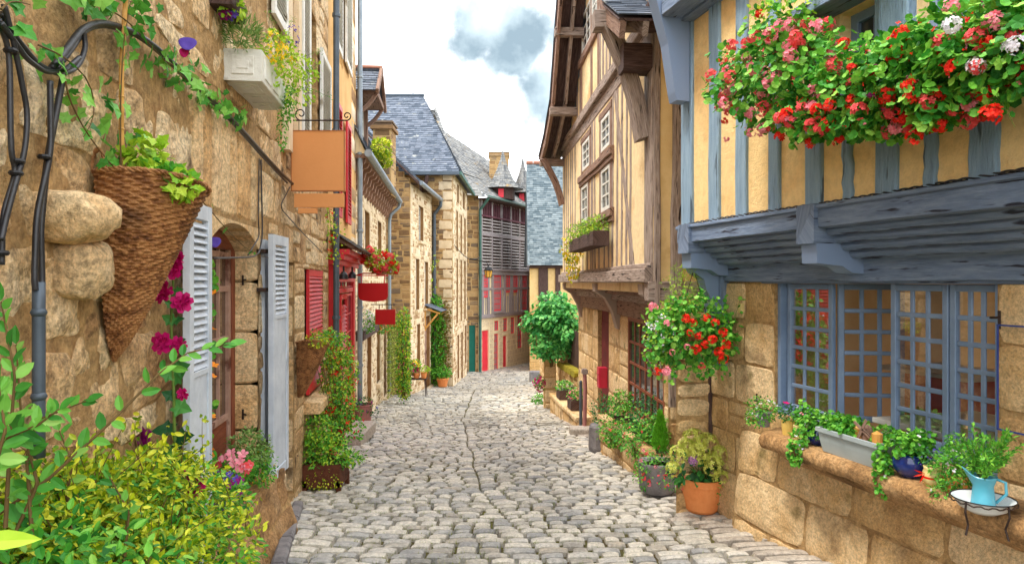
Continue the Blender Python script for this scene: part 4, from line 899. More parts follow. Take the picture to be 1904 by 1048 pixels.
mb.build('wall', [M['rubble'], M['rubble_mortar'], M['cut'], M['rubble_dark'], M['mortar_dark'], M['cut_gold'], M['reveal']], HL4)
for q in ws4: window(HL4, W4, *q, -.1, 2, 4, M['white'], M['glass_warm'], fw=.05)
for q in dr4: mb = MB(); W4.box(mb, q[0], q[1], q[2], q[3], -.12, -.07); mb.build('door', M['door_wood'], HL4)
mb = MB()
o = W4.pt(a4, E4, 0); xr, zr4, ym = -3.05, 6.35, 23.35; ex = .22
A0 = np.array([o[0]+ex, a4-ex, E4-.02]); B0 = np.array([W4.pt(b4, 0)[0]+ex, b4+ex, E4-.02]); C0 = np.array([-8.0, a4-ex, E4-.02]); Rg = np.array([xr, ym, zr4]); Rl = np.array([-8.0, ym, zr4]); D0 = np.array([-8.0, b4+ex, E4-.02])
def tri_roof(mb, P0, P1, P2, P3=None, tw=.17, th=.10, flare=0):
    U = nz(P1-P0); n = nz(np.cross(U, (P2-P0))); n = n if n[2] > 0 else -n; Vv = np.cross(n, U); Vv = Vv if Vv[2] > 0 else -Vv
    pts = [P0, P1, P2]+([P3] if P3 is not None else []); slates(mb, Fr(P0, U, Vv, n), [(np.dot(p-P0, U), np.dot(p-P0, Vv)) for p in pts], tw, th, lift=.02)
tri_roof(mb, C0, A0, Rg, Rl); tri_roof(mb, A0, B0, Rg); tri_roof(mb, B0, D0, Rl, Rg)
mb.build('roof', M['slate'], HL4)
mb = MB(); mb.beam(Rg+[.05, 0, .03], Rl+[0, 0, .03], .12, .08); mb.build('ridge', M['lead_dark'], HL4)
mb = MB(); mb.beam(A0+[0, -.02, -.06], C0+[0, -.02, -.06], .1, .1); mb.build('gutter', M['lead_dark'], HL4)
mb = MB(); mb.beam(A0+[.02, 0, -.05], B0+[.02, 0, -.05], .1, .1); mb.build('gutter', M['lead_green'], HL4)
ps = W4.pt(a4, 0, 0)
pipe(HL4, [(ps[0]-.75, a4-.2, E4-.1), (ps[0]-.8, a4-.18, E4-.35), (ps[0]-.95, a4-.09, E4-.5), (ps[0]-.95, a4-.09, 1.7), (ps[0]-1.0, a4-.09, 1.5), (ps[0]-1.35, a4-.09, 1.15), (ps[0]-1.35, a4-.09, -3)], .06, M['wood_dark'])
chimney(HL4, -3.05, 24.7, 4.5, 5.95, .25, .35, M['slate_old'], mo='mortar_dark')
# roof aerial
p = P(768, 178, 23.35); mb = MB(); mb.tube([p, p+[0, 0, .42]], .012, 6); mb.tube([p+[0, 0, .34], p+[.62, .1, .22]], .01, 6)
for i in range(6): c = p+np.array([.06+i*.1, .016*i, .33-.019*i]); mb.tube([c+[0, -.12, .05], c+[0, .12, -.05]], .006, 5)
mb.build('tv_aerial', M['iron'], HL4)
# ================================================================ timbered house with red windows closing the lane
W5 = Wall((-1.32, 27), (.463, 1), 1)
HL5 = thing('timbered_house', 'timber-framed house with red windows and slatted gallery at the end of the lane', 'house', (-.5, 29, -3.7))
a5, b5 = 0.0, W5.u(993); E5 = 3.3
f1 = W5.z(890, 585)
g_z = -1.75                                  # top of the ground floor
def R5(x0, x1, z0, z1): return (W5.u(x0), W5.u(x1), z0, z1)
gd = [R5(896, 909, -3.75, -1.95), R5(918.5, 927, -3.73, -2.15), R5(935, 942.5, -3.73, -2.3)]
gw = [R5(919, 927, -2.05, -1.62), R5(935.5, 943, -2.1, -1.55), R5(949.5, 956.5, -2.25, -1.55), R5(962, 970, -2.95, -1.5)]
mb = MB()
masonry(mb, W5, a5, b5, -4.0, -1.42, (.16, .26), (.2, .4), gd+gw, h=(.004, .016), jit=.006, n=4, rough=0, depth=.14, mat=0, mmat=1)
for q in gd+gw: dressed(mb, W5, *q, t=.09, mat=2, sill=False)
panel(mb, W5, a5, b5, -1.42, E5, [], .1, 3, w=0)
S5 = Wall(tuple(W5.pt(0, 0, 0)[:2]), (-1, -.28), -1)
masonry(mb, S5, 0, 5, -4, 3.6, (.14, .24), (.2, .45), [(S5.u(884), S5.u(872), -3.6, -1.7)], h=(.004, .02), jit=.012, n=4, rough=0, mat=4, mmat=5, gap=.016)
q5 = W5.pt(b5, 0, 0); mb.add([(q5[0], q5[1], -4), (q5[0], q5[1], E5), (q5[0]-3, q5[1]+4, E5), (q5[0]-3, q5[1]+4, -4)], [(0, 1, 2, 3)], 3)
mb.build('wall', [M['cut'], M['plaster_pale'], M['plaster_pale'], M['plaster_pale'], M['rubble_dark'], M['mortar_dark']], HL5)
mb = MB(); S5.box(mb, S5.u(884), S5.u(872), -3.6, -1.7, -.1, -.04); mb.build('door', M['green_door'], HL5, label='green door')
for i, q in enumerate(gd):
    if i == 1: window(HL5, W5, *q, -.08, 2, 6, M['red_pale'], M['glass_pale'], fw=.06, bar=.03, label='red glazed door', name='door')
    else: shutter(HL5, W5, q[0], q[1], q[2], q[3], -.08, M['red_pale'], label='red door', name='door')
for q in gw: window(HL5, W5, *q, -.06, 2, 3 if q[3]-q[2] < .8 else 5, M['red_pale'], M['glass_pale'], fw=.06, bar=.03, label='red window')
# first floor framing, windows
t5 = MB(); ff = (-1.42, .0)
def tb(u0, z0, u1, z1, wd=.13, w1=.05, m=0): W5.beam(t5, u0, z0, u1, z1, wd, .0, w1, m, seg=3, wob=.006, bev=.01)
tb(a5, -1.38, b5, -1.38, .16, .09); tb(a5, .38, b5, .38, .2, .12); tb(a5, -.28, b5, -.28, .1, .07)
up = [R5(897, 904.5, -.62, .28), R5(916, 929, -1.2, .28), R5(938, 946, -.45, .3), R5(952, 960, -.45, .3), R5(968.5, 977, -1.25, .3)]
for q in up:
    window(HL5, W5, *q, .02, 3 if q[1]-q[0] > .5 else 2, 6, M['red_pale'], M['glass_pale'], fw=.06, bar=.035, label='red window')
    for u in (q[0]-.07, q[1]+.07): tb(u, -1.3, u, .3, .13, .075)
for q in (up[1], up[4]): W5.box(t5, q[0]-.12, q[1]+.12, q[2]-.08, q[2], .0, .2); W5.box(t5, q[0], q[1], -1.3-.35, q[2]-.08, .0, .03) if 0 else None
for u in np.arange(a5+.08, b5, .17):
    if not any(q[0]-.15 < u < q[1]+.15 for q in (up[1], up[4])): tb(u, -1.3, u, -.6, .05, .03)
# gallery: slatted second floor
tb(a5, 1.15+.75, b5, 1.15+.75, .12, .14); tb(a5, .5, b5, .5, .1, .16)
us = np.linspace(a5+.08, b5-.05, 7)
for u in us: tb(u, .3, u, E5, .1, .12)
t5.build('timber_frame', M['grey_timber'], HL5)
mb = MB()
for (ua_, ub_) in zip(us[:-1], us[1:]):
    for z in np.arange(.62, 2.55, .125):
        mb.beam(W5.pt(ua_+.06, z, .1), W5.pt(ub_-.06, z+R.rand()*.02, .1), .012, .085, W5.N*.6+W5.V*.8)
mb.build('gallery_slats', mat('slat_wood', K((150, 142, 142), (204, 196, 190)), 5, 6, .8), HL5)
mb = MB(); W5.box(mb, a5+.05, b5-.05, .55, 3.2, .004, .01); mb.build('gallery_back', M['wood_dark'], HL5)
mb = MB()
for u in np.arange(a5+.1, b5-.05, .16): W5.box(mb, u, u+.05, 2.66, 3.25, .06, .1)
W5.box(mb, a5, b5, 2.6, 2.67, .04, .14); mb.build('balusters', mat('plum_wood', K((76, 40, 50), (116, 70, 80)), 5, 6, .8), HL5)
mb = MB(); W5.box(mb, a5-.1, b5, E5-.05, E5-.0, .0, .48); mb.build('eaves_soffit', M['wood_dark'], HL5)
mb = MB(); mb.beam(W5.pt(a5-.15, E5+.04, .5), W5.pt(b5+.1, E5+.02, .5), .09, .09, W5.N); mb.build('gutter', M['lead_green'], HL5)
pipe(HL5, [W5.pt(a5-.1, E5, .5), W5.pt(a5-.1, E5-.12, .42), W5.pt(a5-.05, E5-.45, .1)]+[W5.pt(a5-.05, z, .1) for z in np.linspace(2.6, -3.6, 10)], .055, M['lead_green'])
# main roof with long slope and the pent roof below the dormers
mb = MB()
e0, e1 = W5.pt(a5-.3, E5, .55), W5.pt(b5+.3, E5, .55)
k0, k1 = W5.pt(a5-1.2, E5+1.15, -.9), W5.pt(b5+.3, E5+1.15, -.9)
tri_roof(mb, e0, e1, k1, W5.pt(a5-.3, E5+1.15, -.9), .22, .14)
rg0, rg1 = np.array([-3.6, 29.6, 6.9]), np.array([.4, 33.2, 4.9])
l0, l1 = np.array([-4.3, 26.3, 3.5]), np.array([W5.pt(a5-.3, 0, .4)[0], W5.pt(a5-.3, 0, .4)[1], E5+.02])
tri_roof(mb, W5.pt(a5-.3, E5+1.05, -.7), W5.pt(b5+.3, E5+.9, -.7), np.array([-.9, 33, 5.7]), np.array([-3.3, 30.6, 6.6]), .22, .14)
tri_roof(mb, np.array([-4.6, 26.2, 3.6]), W5.pt(a5-.3, E5, .5), W5.pt(a5-.3, E5+1.1, -.75), np.array([-3.4, 30, 6.6]), .22, .14)
mb.build('roof', M['slate_old'], HL5)
for (px, py, s_) in ((935, 300, 1.), (972, 325, .8)):
    Yd = 28.6 if px < 950 else 31.0; c = P(px, 352 if px < 950 else 360, Yd); dd = thing('dormer', None, None, c); dd.parent = HL5; dd.location = Vector(c-WL[HL5])
    mb = MB(); prf = [(.85*s_, -.0), (.62*s_, .18), (.42*s_, .45), (.24*s_, .85), (.1*s_, 1.25), (.03, 1.55), (.0, 1.62)]; m2 = MB()
    for k in range(len(prf)-1):
        nn = 18
        for j in range(nn):
            for q in range(3):
                t0, t1 = q/3, (q+1)/3; r0 = prf[k][0]*(1-t0)+prf[k+1][0]*t0; r1 = prf[k][0]*(1-t1)+prf[k+1][0]*t1; z0 = prf[k][1]*(1-t0)+prf[k+1][1]*t0; z1 = prf[k][1]*(1-t1)+prf[k+1][1]*t1
                a0 = (j+.5*q)/nn*2*math.pi; a1 = (j+1+.5*q)/nn*2*math.pi-.02
                mb.add([c+[(r0+.018)*math.cos(a0), (r0+.018)*math.sin(a0), z0], c+[(r0+.018)*math.cos(a1), (r0+.018)*math.sin(a1), z0], c+[r1*math.cos(a1), r1*math.sin(a1), z1], c+[r1*math.cos(a0), r1*math.sin(a0), z1]], [(0, 1, 2, 3)])
    mb.build('cone_roof', M['slate_old'], dd)
    mb = MB(); mb.lathe([(.5*s_, -.45), (.5*s_, .05)], c, 10); mb.build('dormer_wall', M['wood_dark'], dd)
    f_ = Fr(c+[-.08*s_, -.52*s_, -.2], (1, 0, 0), (0, 0, 1), (0, -1, 0)); shutter(dd, f_, -.1, .12, -.2, .15, 0, M['red_pale'], name='shutter', label='small red shutter')
p = P(928, 330, 30.5); chimney(HL5, p[0], 30.5, 3.8, 5.55, .42, .35, M['rubble_dark'])
# lean-to end and slate-hung building closing the view
HR4 = thing('slate_hung_house', 'house with a steep grey slate roof closing the lane on the right', 'house', (2, 28, -3.6))
W6 = Wall((.60, 27.2), (1, .04), 1)
mb = MB()
panel(mb, W6, .1, 7, -4, .72, [], .1, 1)
masonry(mb, W6, .1, 7, -4, -1.0, (.16, .26), (.2, .4), [], h=(.004, .016), n=4, rough=0)
mb.add([(.7, 27.2, -4), (.7, 27.2, .72), (1.2, 34, .72), (1.2, 34, -4)], [(0, 1, 2, 3)], 1)
mb.build('wall', [M['cut_gold'], M['plaster_r']], HR4)
mb = MB()
o = W6.pt(-.0, .66, .3); tri_roof(mb, o, W6.pt(7, .66, .3), W6.pt(7, 4.9, -1.1), W6.pt(.05, 4.9, -1.1), .15, .085)
mb.add([W6.pt(0, .66, .3), W6.pt(.05, 4.9, -1.1), W6.pt(.05, .66, -3)], [(0, 1, 2)])
mb.build('roof', M['slate_hung'], HR4)
mb = MB(); 
for i in range(12): mb.tube([W6.pt(.03+i*.3, 4.93, -1.1), W6.pt(.03+i*.3+.28, 4.93, -1.1)], .08, 8)
mb.build('ridge_tiles', M['tile_ridge'], HR4)
mb = MB()
for px in (1006, 1014, 1037): u = W6.u(px); W6.beam(mb, u, .7, u, -1.5, .2, 0, .08, wob=.01, seg=3)
W6.beam(mb, .1, .62, 7, .62, .14, 0, .14); mb.build('timber_frame', M['wood_dark'], HR4)
# ================================================================ right: blue half-timbered shop house
W7 = Wall((2.95, 0), (-.271, 1), -1); W7u = Wall((2.64, 0), (-.271, 1), -1)
B1 = thing('blue_timbered_house', 'nearest house on the right, peach plaster with blue timbers over a granite shop wall', 'house', (2.2, 3.5, -1.7))
ul, ur = 5.5, .9                              # far and near ends along the wall
zt7 = 0.0
wu0, wu1 = W7.u(1855), W7.u(1441); wz0, wz1 = -.86, 0.01
mb = MB()
masonry(mb, W7, ur, ul, -2.0, .1, (.2, .32), (.28, .5), [(wu0, wu1, wz0, wz1)], depth=.2, h=(.004, .024), jit=.007, gap=.010, n=9, rough=.008, edge=.05, rnd=.35)
pfr = Fr(W7.pt(0, -1.02, .02), W7.U, nz(-W7.N*-.10+W7.V), nz(W7.N-W7.V*-.0))
pfr = Fr(W7.pt(0, -1.02, .03), W7.U, nz(W7.V-W7.N*.10), nz(W7.N+W7.V*.10))
bl, bk = courses(ur, 5.0, -.98, 0, (.24, .34), (.4, .75)); blocks(mb, pfr, bl, (.006, .024), .009, .003, n=13, rough=.012, edge=.04, rnd=.35)
for q in bk: mb.add(pfr([(q[0], q[2], 0), (q[1], q[2], 0), (q[1], q[3], 0), (q[0], q[3], 0)]), [(0, 1, 2, 3)], 1)
mb.add([W7.pt(5.0, -1.02, .03), W7.pt(5.0, -2, .13), W7.pt(5.0, -2, 0), W7.pt(5.0, -1.02, 0)], [(0, 1, 2, 3)], 1)
# end pier turned towards the street
ef = Fr(W7.pt(ul, 0, 0)+np.array([0, -.10, 0]), (-1, 0, 0), (0, 0, 1), (0, -1, 0))
masonry(mb, ef, 0, .26, -2.1, -.1, (.11, .16), (.2, .3), [], h=(.01, .03), n=7, rough=.006, split=0, edge=.08, rnd=1)
mb.add(W7([(ul, -2.1, 0), (ul, .4, 0), (ul, .4, -4), (ul, -2.1, -4)]), [(0, 1, 2, 3)], 1)
mb.build('wall', [M['granite_r'], M['mortar_old']], B1)
# heavy moulded stone sill
mb = MB(); s0, s1 = ur, W7.u(1402, .25)
us = list(np.arange(s0, s1, .02)); prof = [(.02, -.20), (.10, -.185), (.15, -.15), (.16, -.115), (.21, -.10), (.285, -.09), (.30, -.06), (.302, -.03), (.285, -.004), (.22, 0), (.0, 0)]
V = []; 
for u in us:
    e = min(1, (s1-u)/.12)**.5
    for (w_, z_) in prof: V.append((u, z_*(.5+.5*e)-.92, w_*e))
V = np.array(V); q3 = np.stack([V[:, 0], V[:, 1], V[:, 2]], -1); V[:, 2] += .012*vn(q3, 5)+.006*vn(q3, 17); V[:, 1] += (.008*vn(q3+9, 4)+.004*vn(q3, 20))*(V[:, 2] > .12)
k = len(prof); mb.add(W7(V), [(i*k+j, i*k+j+1, (i+1)*k+j+1, (i+1)*k+j) for i in range(len(us)-1) for j in range(k-1)]); mb.build('window_sill', M['sill'], B1, smooth=True)
# hidden body, room behind the shop window
mb = MB()
mb.add(W7u([(.6, .41, -.02), (5.25, .41, -.02), (5.25, .41, -4.5), (.6, .41, -4.5)]), [(0, 1, 2, 3)], 0)
mb.build('ceiling', M['interior2'], B1)
mb = MB(); rm = dict(a=wu0-.9, b=wu1+.5, f=-1.35, c=.38, d=-2.6)
v = W7([(x, y, z) for z in (-.2, rm['d']) for (x, y) in ((rm['a'], rm['f']), (rm['b'], rm['f']), (rm['b'], rm['c']), (rm['a'], rm['c']))])
mb.add(v, [(0, 1, 5, 4)], 0); mb.add(v, [(1, 2, 6, 5), (3, 0, 4, 7)], 1)
bw = [(rm['a'], rm['a']+.3), (rm['a']+1.3, rm['b']-1.2), (rm['b']-.2, rm['b'])]  # back-wall strips, with gaps added between them to let sky light in
for (x, x2) in bw: mb.add(W7([(x, rm['f'], rm['d']), (x2, rm['f'], rm['d']), (x2, rm['c'], rm['d']), (x, rm['c'], rm['d'])]), [(0, 1, 2, 3)], 1)
mb.build('shop_room', [M['interior'], M['interior2']], B1)
# timber: posts, lintel, jetty
def bb(name, m, fn, par=B1): mb = MB(); fn(mb); return mb.build(name, m, par)
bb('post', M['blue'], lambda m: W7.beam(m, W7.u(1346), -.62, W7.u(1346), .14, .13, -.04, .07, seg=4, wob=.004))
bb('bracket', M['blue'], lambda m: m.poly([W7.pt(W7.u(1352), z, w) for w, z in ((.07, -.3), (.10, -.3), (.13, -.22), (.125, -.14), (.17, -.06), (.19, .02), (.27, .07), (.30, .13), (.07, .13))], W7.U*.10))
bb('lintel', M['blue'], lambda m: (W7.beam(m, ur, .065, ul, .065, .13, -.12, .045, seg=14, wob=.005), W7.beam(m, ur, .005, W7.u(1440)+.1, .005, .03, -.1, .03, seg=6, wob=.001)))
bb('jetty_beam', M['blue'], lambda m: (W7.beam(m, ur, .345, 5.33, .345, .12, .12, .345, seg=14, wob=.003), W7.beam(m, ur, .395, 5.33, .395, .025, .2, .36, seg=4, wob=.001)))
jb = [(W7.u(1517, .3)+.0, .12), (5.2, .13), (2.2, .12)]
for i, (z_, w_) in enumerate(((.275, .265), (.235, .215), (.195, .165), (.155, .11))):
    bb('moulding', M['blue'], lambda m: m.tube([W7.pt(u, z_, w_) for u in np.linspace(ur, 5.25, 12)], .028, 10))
bb('soffit', M['blue'], lambda m: m.beam((W7.pt(ur, .13, .05)+W7.pt(ur, .30, .26))/2, (W7.pt(5.25, .13, .05)+W7.pt(5.25, .30, .26))/2, .30, .02, W7.N*.21+W7.V*.17))
for (u, t) in jb:
    bb('jetty_bracket', M['blue'], lambda m: (m.box(W7.pt(u, .31, .2), (t/2+.01, .105, .17), (W7.U, W7.V, W7.N), bev=.008), m.poly([W7.pt(u-t/2, z, w) for w, z in ((.0, .13), (.0, .04), (.12, .05), (.18, .085), (.34, .10), (.345, .205), (.0, .205))], W7.U*t)))
# upper wall
wA = (W7u.u(1650), W7u.u(1562), .80, 1.37); wB = (W7u.u(1900), W7u.u(1706), .80, 1.55)
mb = MB(); panel(mb, W7u, .6, 5.19, .40, 3.2, [wA, wB], .18, 0, 0)
mb.add(W7u([(5.19, .4, 0), (5.19, 3.2, 0), (5.19, 3.2, -4), (5.19, .4, -4)]), [(0, 1, 2, 3)]); mb.add(W7u([(.6, 3.2, 0), (5.19, 3.2, 0), (5.19, 3.2, -4), (.6, 3.2, -4)]), [(0, 1, 2, 3)]); mb.build('plaster', M['plaster_b'], B1)
for (x0, x1) in ((1271, 1291), (1322, 1341), (1372, 1392), (1433, 1453), (1502, 1532), (1571, 1588), (1632, 1672), (1722, 1745), (1806, 1860), (1960, 2000), (2100, 2160)):
    a, b = W7u.u(x0), W7u.u(x1); c = (a+b)/2; top = 3.1
    if 1560 < x0 < 1600 or x0 in (1722, 1806): top = .78
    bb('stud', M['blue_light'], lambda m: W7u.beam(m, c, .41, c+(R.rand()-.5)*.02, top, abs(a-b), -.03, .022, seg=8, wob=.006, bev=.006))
bb('rail', M['blue'], lambda m: W7u.beam(m, .6, 1.97, 5.2, 1.97, .2, 0, .10, seg=8, wob=.004))
bb('window_hood', M['blue'], lambda m: W7u.beam(m, W7u.u(1700), 1.41, W7u.u(1512), 1.41, .07, .0, .17, seg=4, wob=.003))
bb('window_sill', M['blue'], lambda m: W7u.beam(m, .9, .78, W7u.u(1600), .78, .06, .0, .05, seg=6, wob=.003))
bb('post', M['blue_light'], lambda m: W7u.beam(m, W7u.u(1676), .8, W7u.u(1676), 1.9, .17, -.03, .05, seg=4, wob=.004))
window(B1, W7u, *wA, -.1, 2, 2, M['blue_frame'], M['glass'], fw=.05, bar=.025)
window(B1, W7u, *wB, -.1, 3, 3, M['blue_frame'], M['glass'], fw=.04, bar=.025)
bb('brace', M['blue'], lambda m: m.poly([W7u.pt(5.10, z, w) for w, z in ((.03, 1.30), (.13, 1.30), (.145, 1.36), (.20, 1.7), (.32, 2.1), (.42, 2.25), (.03, 2.25))], W7u.U*.11))
bb('rail_end', M['blue'], lambda m: W7u.box(m, 4.72, 5.08, 1.88, 2.0, .1, .26, bev=.01))
# wrought scroll and twisted cable on the jetty
def helix(c, r0, r1, turns, ax, ay, n=40): t = np.linspace(0, 1, n); a = t*turns*2*math.pi; r = r0+(r1-r0)*t; return np.asarray(c)+(r*np.cos(a))[:, None]*ax+(r*np.sin(a))[:, None]*ay
p = P(1517, 8, 3.55); mb = MB(); mb.tube(helix(p, .01, .045, 1.6, -W7.N, W7.V), .006, 6); mb.build('wrought_scroll', M['lead'], B1)
mb = MB(); t = np.linspace(.9, 5.3, 260)
for k in range(3): mb.tube(np.array([W7.pt(u, .418+.007*math.sin(u*34+k*2.1)+.004*math.sin(u*3), .315+.007*math.cos(u*34+k*2.1)) for u in t]), .0045, 5)
mb.build('twisted_cable', M['cable'], label='twisted cable lying along the blue jetty beam of the right house', cat='cable')
# shop window: frame and glazed casements with one leaf swung inwards
SW = thing('shop_window', None, None, W7.pt((wu0+wu1)/2, wz0, -.05)); SW.parent = B1; SW.location = Vector(WL[SW]-WL[B1])
mb = MB(); ww = -.09
W7.box(mb, wu1-.03, wu1, wz0, wz1, ww-.02, ww+.07); W7.box(mb, wu0, wu0+.03, wz0, wz1, ww-.02, ww+.07); W7.box(mb, wu0+.03, wu1-.03, wz1-.02, wz1, ww-.02, ww+.07); W7.box(mb, wu0+.03, wu1-.03, wz0, wz0+.03, ww-.02, ww+.06)
mb.build('frame', M['blue_frame'], SW)
lv = [W7.u(1855), W7.u(1745), W7.u(1637), W7.u(1532), W7.u(1443)]
def leafw(fr, u0, u1, name='casement', nx=3):
    cf = Fr(fr.O, fr.U, fr.V, fr.N); cf.box = lambda mb, a, b, c, d, e, f: mb.box(fr([((a+b)/2, (c+d)/2, (e+f)/2)])[0], ((b-a)/2, (d-c)/2, (f-e)/2), (fr.U, fr.V, fr.N), bev=.004)
    window(SW, cf, u0, u1, wz0+.035, wz1-.022, 0, nx, 6, M['blue_frame'], M['glass_clear'], fw=.034, bar=.025, th=.03, name=name)
base = Fr(W7.pt(0, 0, ww), W7.U, W7.V, W7.N)
leafw(base, lv[0]+.03, lv[1]-.004); leafw(base, lv[1]+.004, lv[2]-.004); leafw(base, lv[3]+.004, lv[4]-.032)
hin = W7.pt(lv[3]-.004, 0, ww); dir_ = nz(-W7.U*.45-W7.N*.9); leafw(Fr(hin, dir_, W7.V, nz(np.cross(dir_, W7.V))), .0, .36)
mb = MB(); W7.box(mb, lv[2]-.02, lv[2]+.0, wz0+.03, wz1-.02, ww-.012, ww-.002); mb.build('mullion', M['blue_frame'], SW)
# furniture and goods inside the shop
tb_ = thing('shop_table', 'white table standing inside behind the open shop window', 'table', W7.pt(3.55, -1.35, -.6))
mb = MB(); W7.box(mb, 3.1, 4.0, -.80, -.77, -.9, -.16, bev=.004); mb.build('table_top', M['white'], tb_)
for u in (3.15, 3.95):
    for w_ in (-.85, -.22): mb = MB(); W7.beam(mb, u, -1.35, u, -.8, .04, w_-.02, w_+.02); mb.build('leg', M['white'], tb_)
sh = thing('display_shelf', 'dark wooden shelf of small goods against the back wall of the shop', 'shelf', W7.pt(2.7, -1.35, -2.3))
mb = MB()
for z in (-1.3, -1.0, -.72, -.44, -.16): W7.box(mb, 1.9, 3.4, z, z+.025, -2.5, -2.2)
for u in (1.9, 2.6, 3.38): W7.box(mb, u, u+.025, -1.34, .1, -2.51, -2.19)
mb.build('rack', M['door_wood'], sh)
for z in (-1.275, -.975, -.695, -.415):
    mb = MB(); u = 1.95
    while u < 3.3:
        h_ = .05+.15*R.rand(); d_ = .02+.06*R.rand()
        if not 2.55 < u < 2.64: W7.box(mb, u, u+d_, z+.002, z+h_, -2.42, -2.25)
        u += d_+.012
    mb.build('goods_row', M['book'], sh, label=None, kind='stuff')
ck_ = thing('card_rack', 'dark rack of small bright cards behind the right casement of the shop window', 'rack', W7.pt(2.55, -.6, -.7))
mb = MB(); W7.box(mb, 2.42, 2.68, -.62, -.2, -.72, -.70); mb.build('board', M['black'], ck_)
mb = MB()
for i in range(5):
    for j in range(4): W7.box(mb, 2.44+j*.06, 2.485+j*.06, -.59+i*.075, -.545+i*.075, -.70, -.695)
mb.build('cards', M['book'], ck_)
for u in (2.46, 2.64): mb = MB(); W7.beam(mb, u, -1.35, u, -.62, .02, -.72, -.70); mb.build('leg', M['black'], ck_)
dp_ = thing('shop_partition', 'tall wooden partition panel inside the shop behind the open casement', 'panel', W7.pt(3.0, -1.35, -1.1))
for u in (2.85, 3.1, 3.35): mb = MB(); W7.box(mb, u, u+.245, -1.35, .2, -1.15, -1.12); W7.box(mb, u+.04, u+.2, -.9, -.1, -1.12, -1.11); mb.build('board', M['door_wood'] if u != 3.1 else M['interior'], dp_)
cb = thing('red_cabinet', 'red cloth-covered cabinet seen through the left casement of the shop', 'cabinet', W7.pt(4.4, -1.35, -1.2))
mb = MB(); W7.box(mb, 4.15, 4.75, -1.3, -.62, -1.5, -1.0); mb.build('body', M['red'], cb); mb = MB(); W7.box(mb, 4.1, 4.8, -.62, -.59, -1.52, -.96); mb.build('top', M['white'], cb)
st = thing('figurine_stand', 'dark slender figure on a plinth inside the shop by the open casement', 'figure', W7.pt(3.75, -1.35, -1.9))
mb = MB(); W7.box(mb, 3.65, 3.85, -1.35, -.75, -2.0, -1.8); mb.build('plinth', M['interior'], st)
mb = MB(); mb.lathe([(.04, 0), (.05, .05), (.035, .2), (.06, .34), (.055, .42), (.02, .47), (.03, .51), (.025, .56), (.0, .58)], W7.pt(3.75, -.75, -1.9), 12); mb.build('figure', M['black'], st)
# things on the wall
mb = MB(); p = W7.at(1378, 572, .03); mb.box(p, (.018, .032, .014), (W7.U, W7.V, W7.N)); o = mb.build('sensor_box', M['cream_glaze'], label='small cream plastic box on the granite wall under the blue lintel', cat='box')
mb = MB(); a, b = W7.u(1866), W7.u(1990); z1 = W7.z(1866, 602); z0 = W7.z(1866, 797)
for q in ((a, a-.007, z0, z1), (b, a, z1-.007, z1), (b, a, z0, z0+.007)): W7.box(mb, min(q[0], q[1]), max(q[0], q[1]), q[2], q[3], .034, .040)
mb.build('plaque_frame', mat('plaque_blue', K((44, 62, 128), (60, 80, 148))), label='thin blue rectangular outline fixed on the granite beside the shop window', cat='frame')
mb = MB(); p = W7.at(1858, 590, .03); mb.beam(p-[0, 0, .05], p+[0, 0, .03], .012, .012); mb.beam(p, p+W7.N*.05, .01, .01); mb.build('shutter_hook', M['iron'], B1)
mb = MB(); p = W7.at(1407, 745, .03); mb.beam(p-W7.U*.02, p+W7.U*.03, .012, .012); mb.beam(p, p+[0, 0, .05], .01, .01); mb.build('shutter_hook', M['iron'], B1)
# ================================================================ brown half-timbered house with the street gable
W8 = Wall((1.9, 0), (-.057, 1), -1); W8u = Wall((1.6, 0), (-.057, 1), -1)
B2 = thing('brown_timbered_house', 'tall brown half-timbered house with ochre plaster and a wide overhanging gable on the right', 'house', (1.4, 9, -2.2))
y0_, y1_ = 6.07, 12.2
prof8 = [(12.45, 2.24), (11.5, 2.45), (10.6, 2.80), (9.75, 3.95), (8.5, 5.9), (7.25, 3.95), (6.3, 2.55), (5.6, 2.15)]
def ur8(z):
    if z < 2.35: return (y0_, y1_)
    zz = z+.05
    lo = np.interp(zz, [2.15, 2.55, 3.95, 5.9], [5.6, 6.3, 7.25, 8.5]); hi = np.interp(zz, [2.24, 2.45, 2.8, 3.95, 5.9], [12.45, 11.5, 10.6, 9.75, 8.5]); return (max(lo, y0_), min(hi, y1_))
WU = [W8u.rect(1084, 263, 1097, 315), W8u.rect(1119, 223, 1135, 283), W8u.rect(1082, 342, 1094, 412), W8u.rect(1119, 318, 1135, 399), W8u.rect(1083, 15, 1099, 84), W8u.rect(1102, 0, 1112, 50)]
WU = [(WU[0][0], WU[0][1], 1.60, 2.0), (WU[1][0], WU[1][1], 1.60, 2.0), (WU[2][0], WU[2][1], .86, 1.38), (WU[3][0], WU[3][1], .86, 1.38), (WU[4][0], WU[4][1], 3.3, 3.85), (WU[5][0], WU[5][1], 3.3, 3.85)]
E8 = Wall(tuple(W8u.pt(y0_, 0, 0)[:2]), (1, .05), 1)
mb = MB()
panel(mb, W8u, y0_, y1_, -.1, 5.9, WU, .12, 0, 0, ur8, .2)
e8u = lambda z: (0, 4.5)
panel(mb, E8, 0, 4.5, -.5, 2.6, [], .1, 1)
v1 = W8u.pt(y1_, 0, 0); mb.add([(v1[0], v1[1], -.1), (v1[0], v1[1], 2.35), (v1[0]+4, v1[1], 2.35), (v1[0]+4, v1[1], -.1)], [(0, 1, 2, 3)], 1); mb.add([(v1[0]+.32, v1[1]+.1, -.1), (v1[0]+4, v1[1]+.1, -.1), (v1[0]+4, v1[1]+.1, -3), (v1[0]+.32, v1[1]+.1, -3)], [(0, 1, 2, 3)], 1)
mb.build('plaster', [M['plaster_c'], M['plaster_r']], B2)
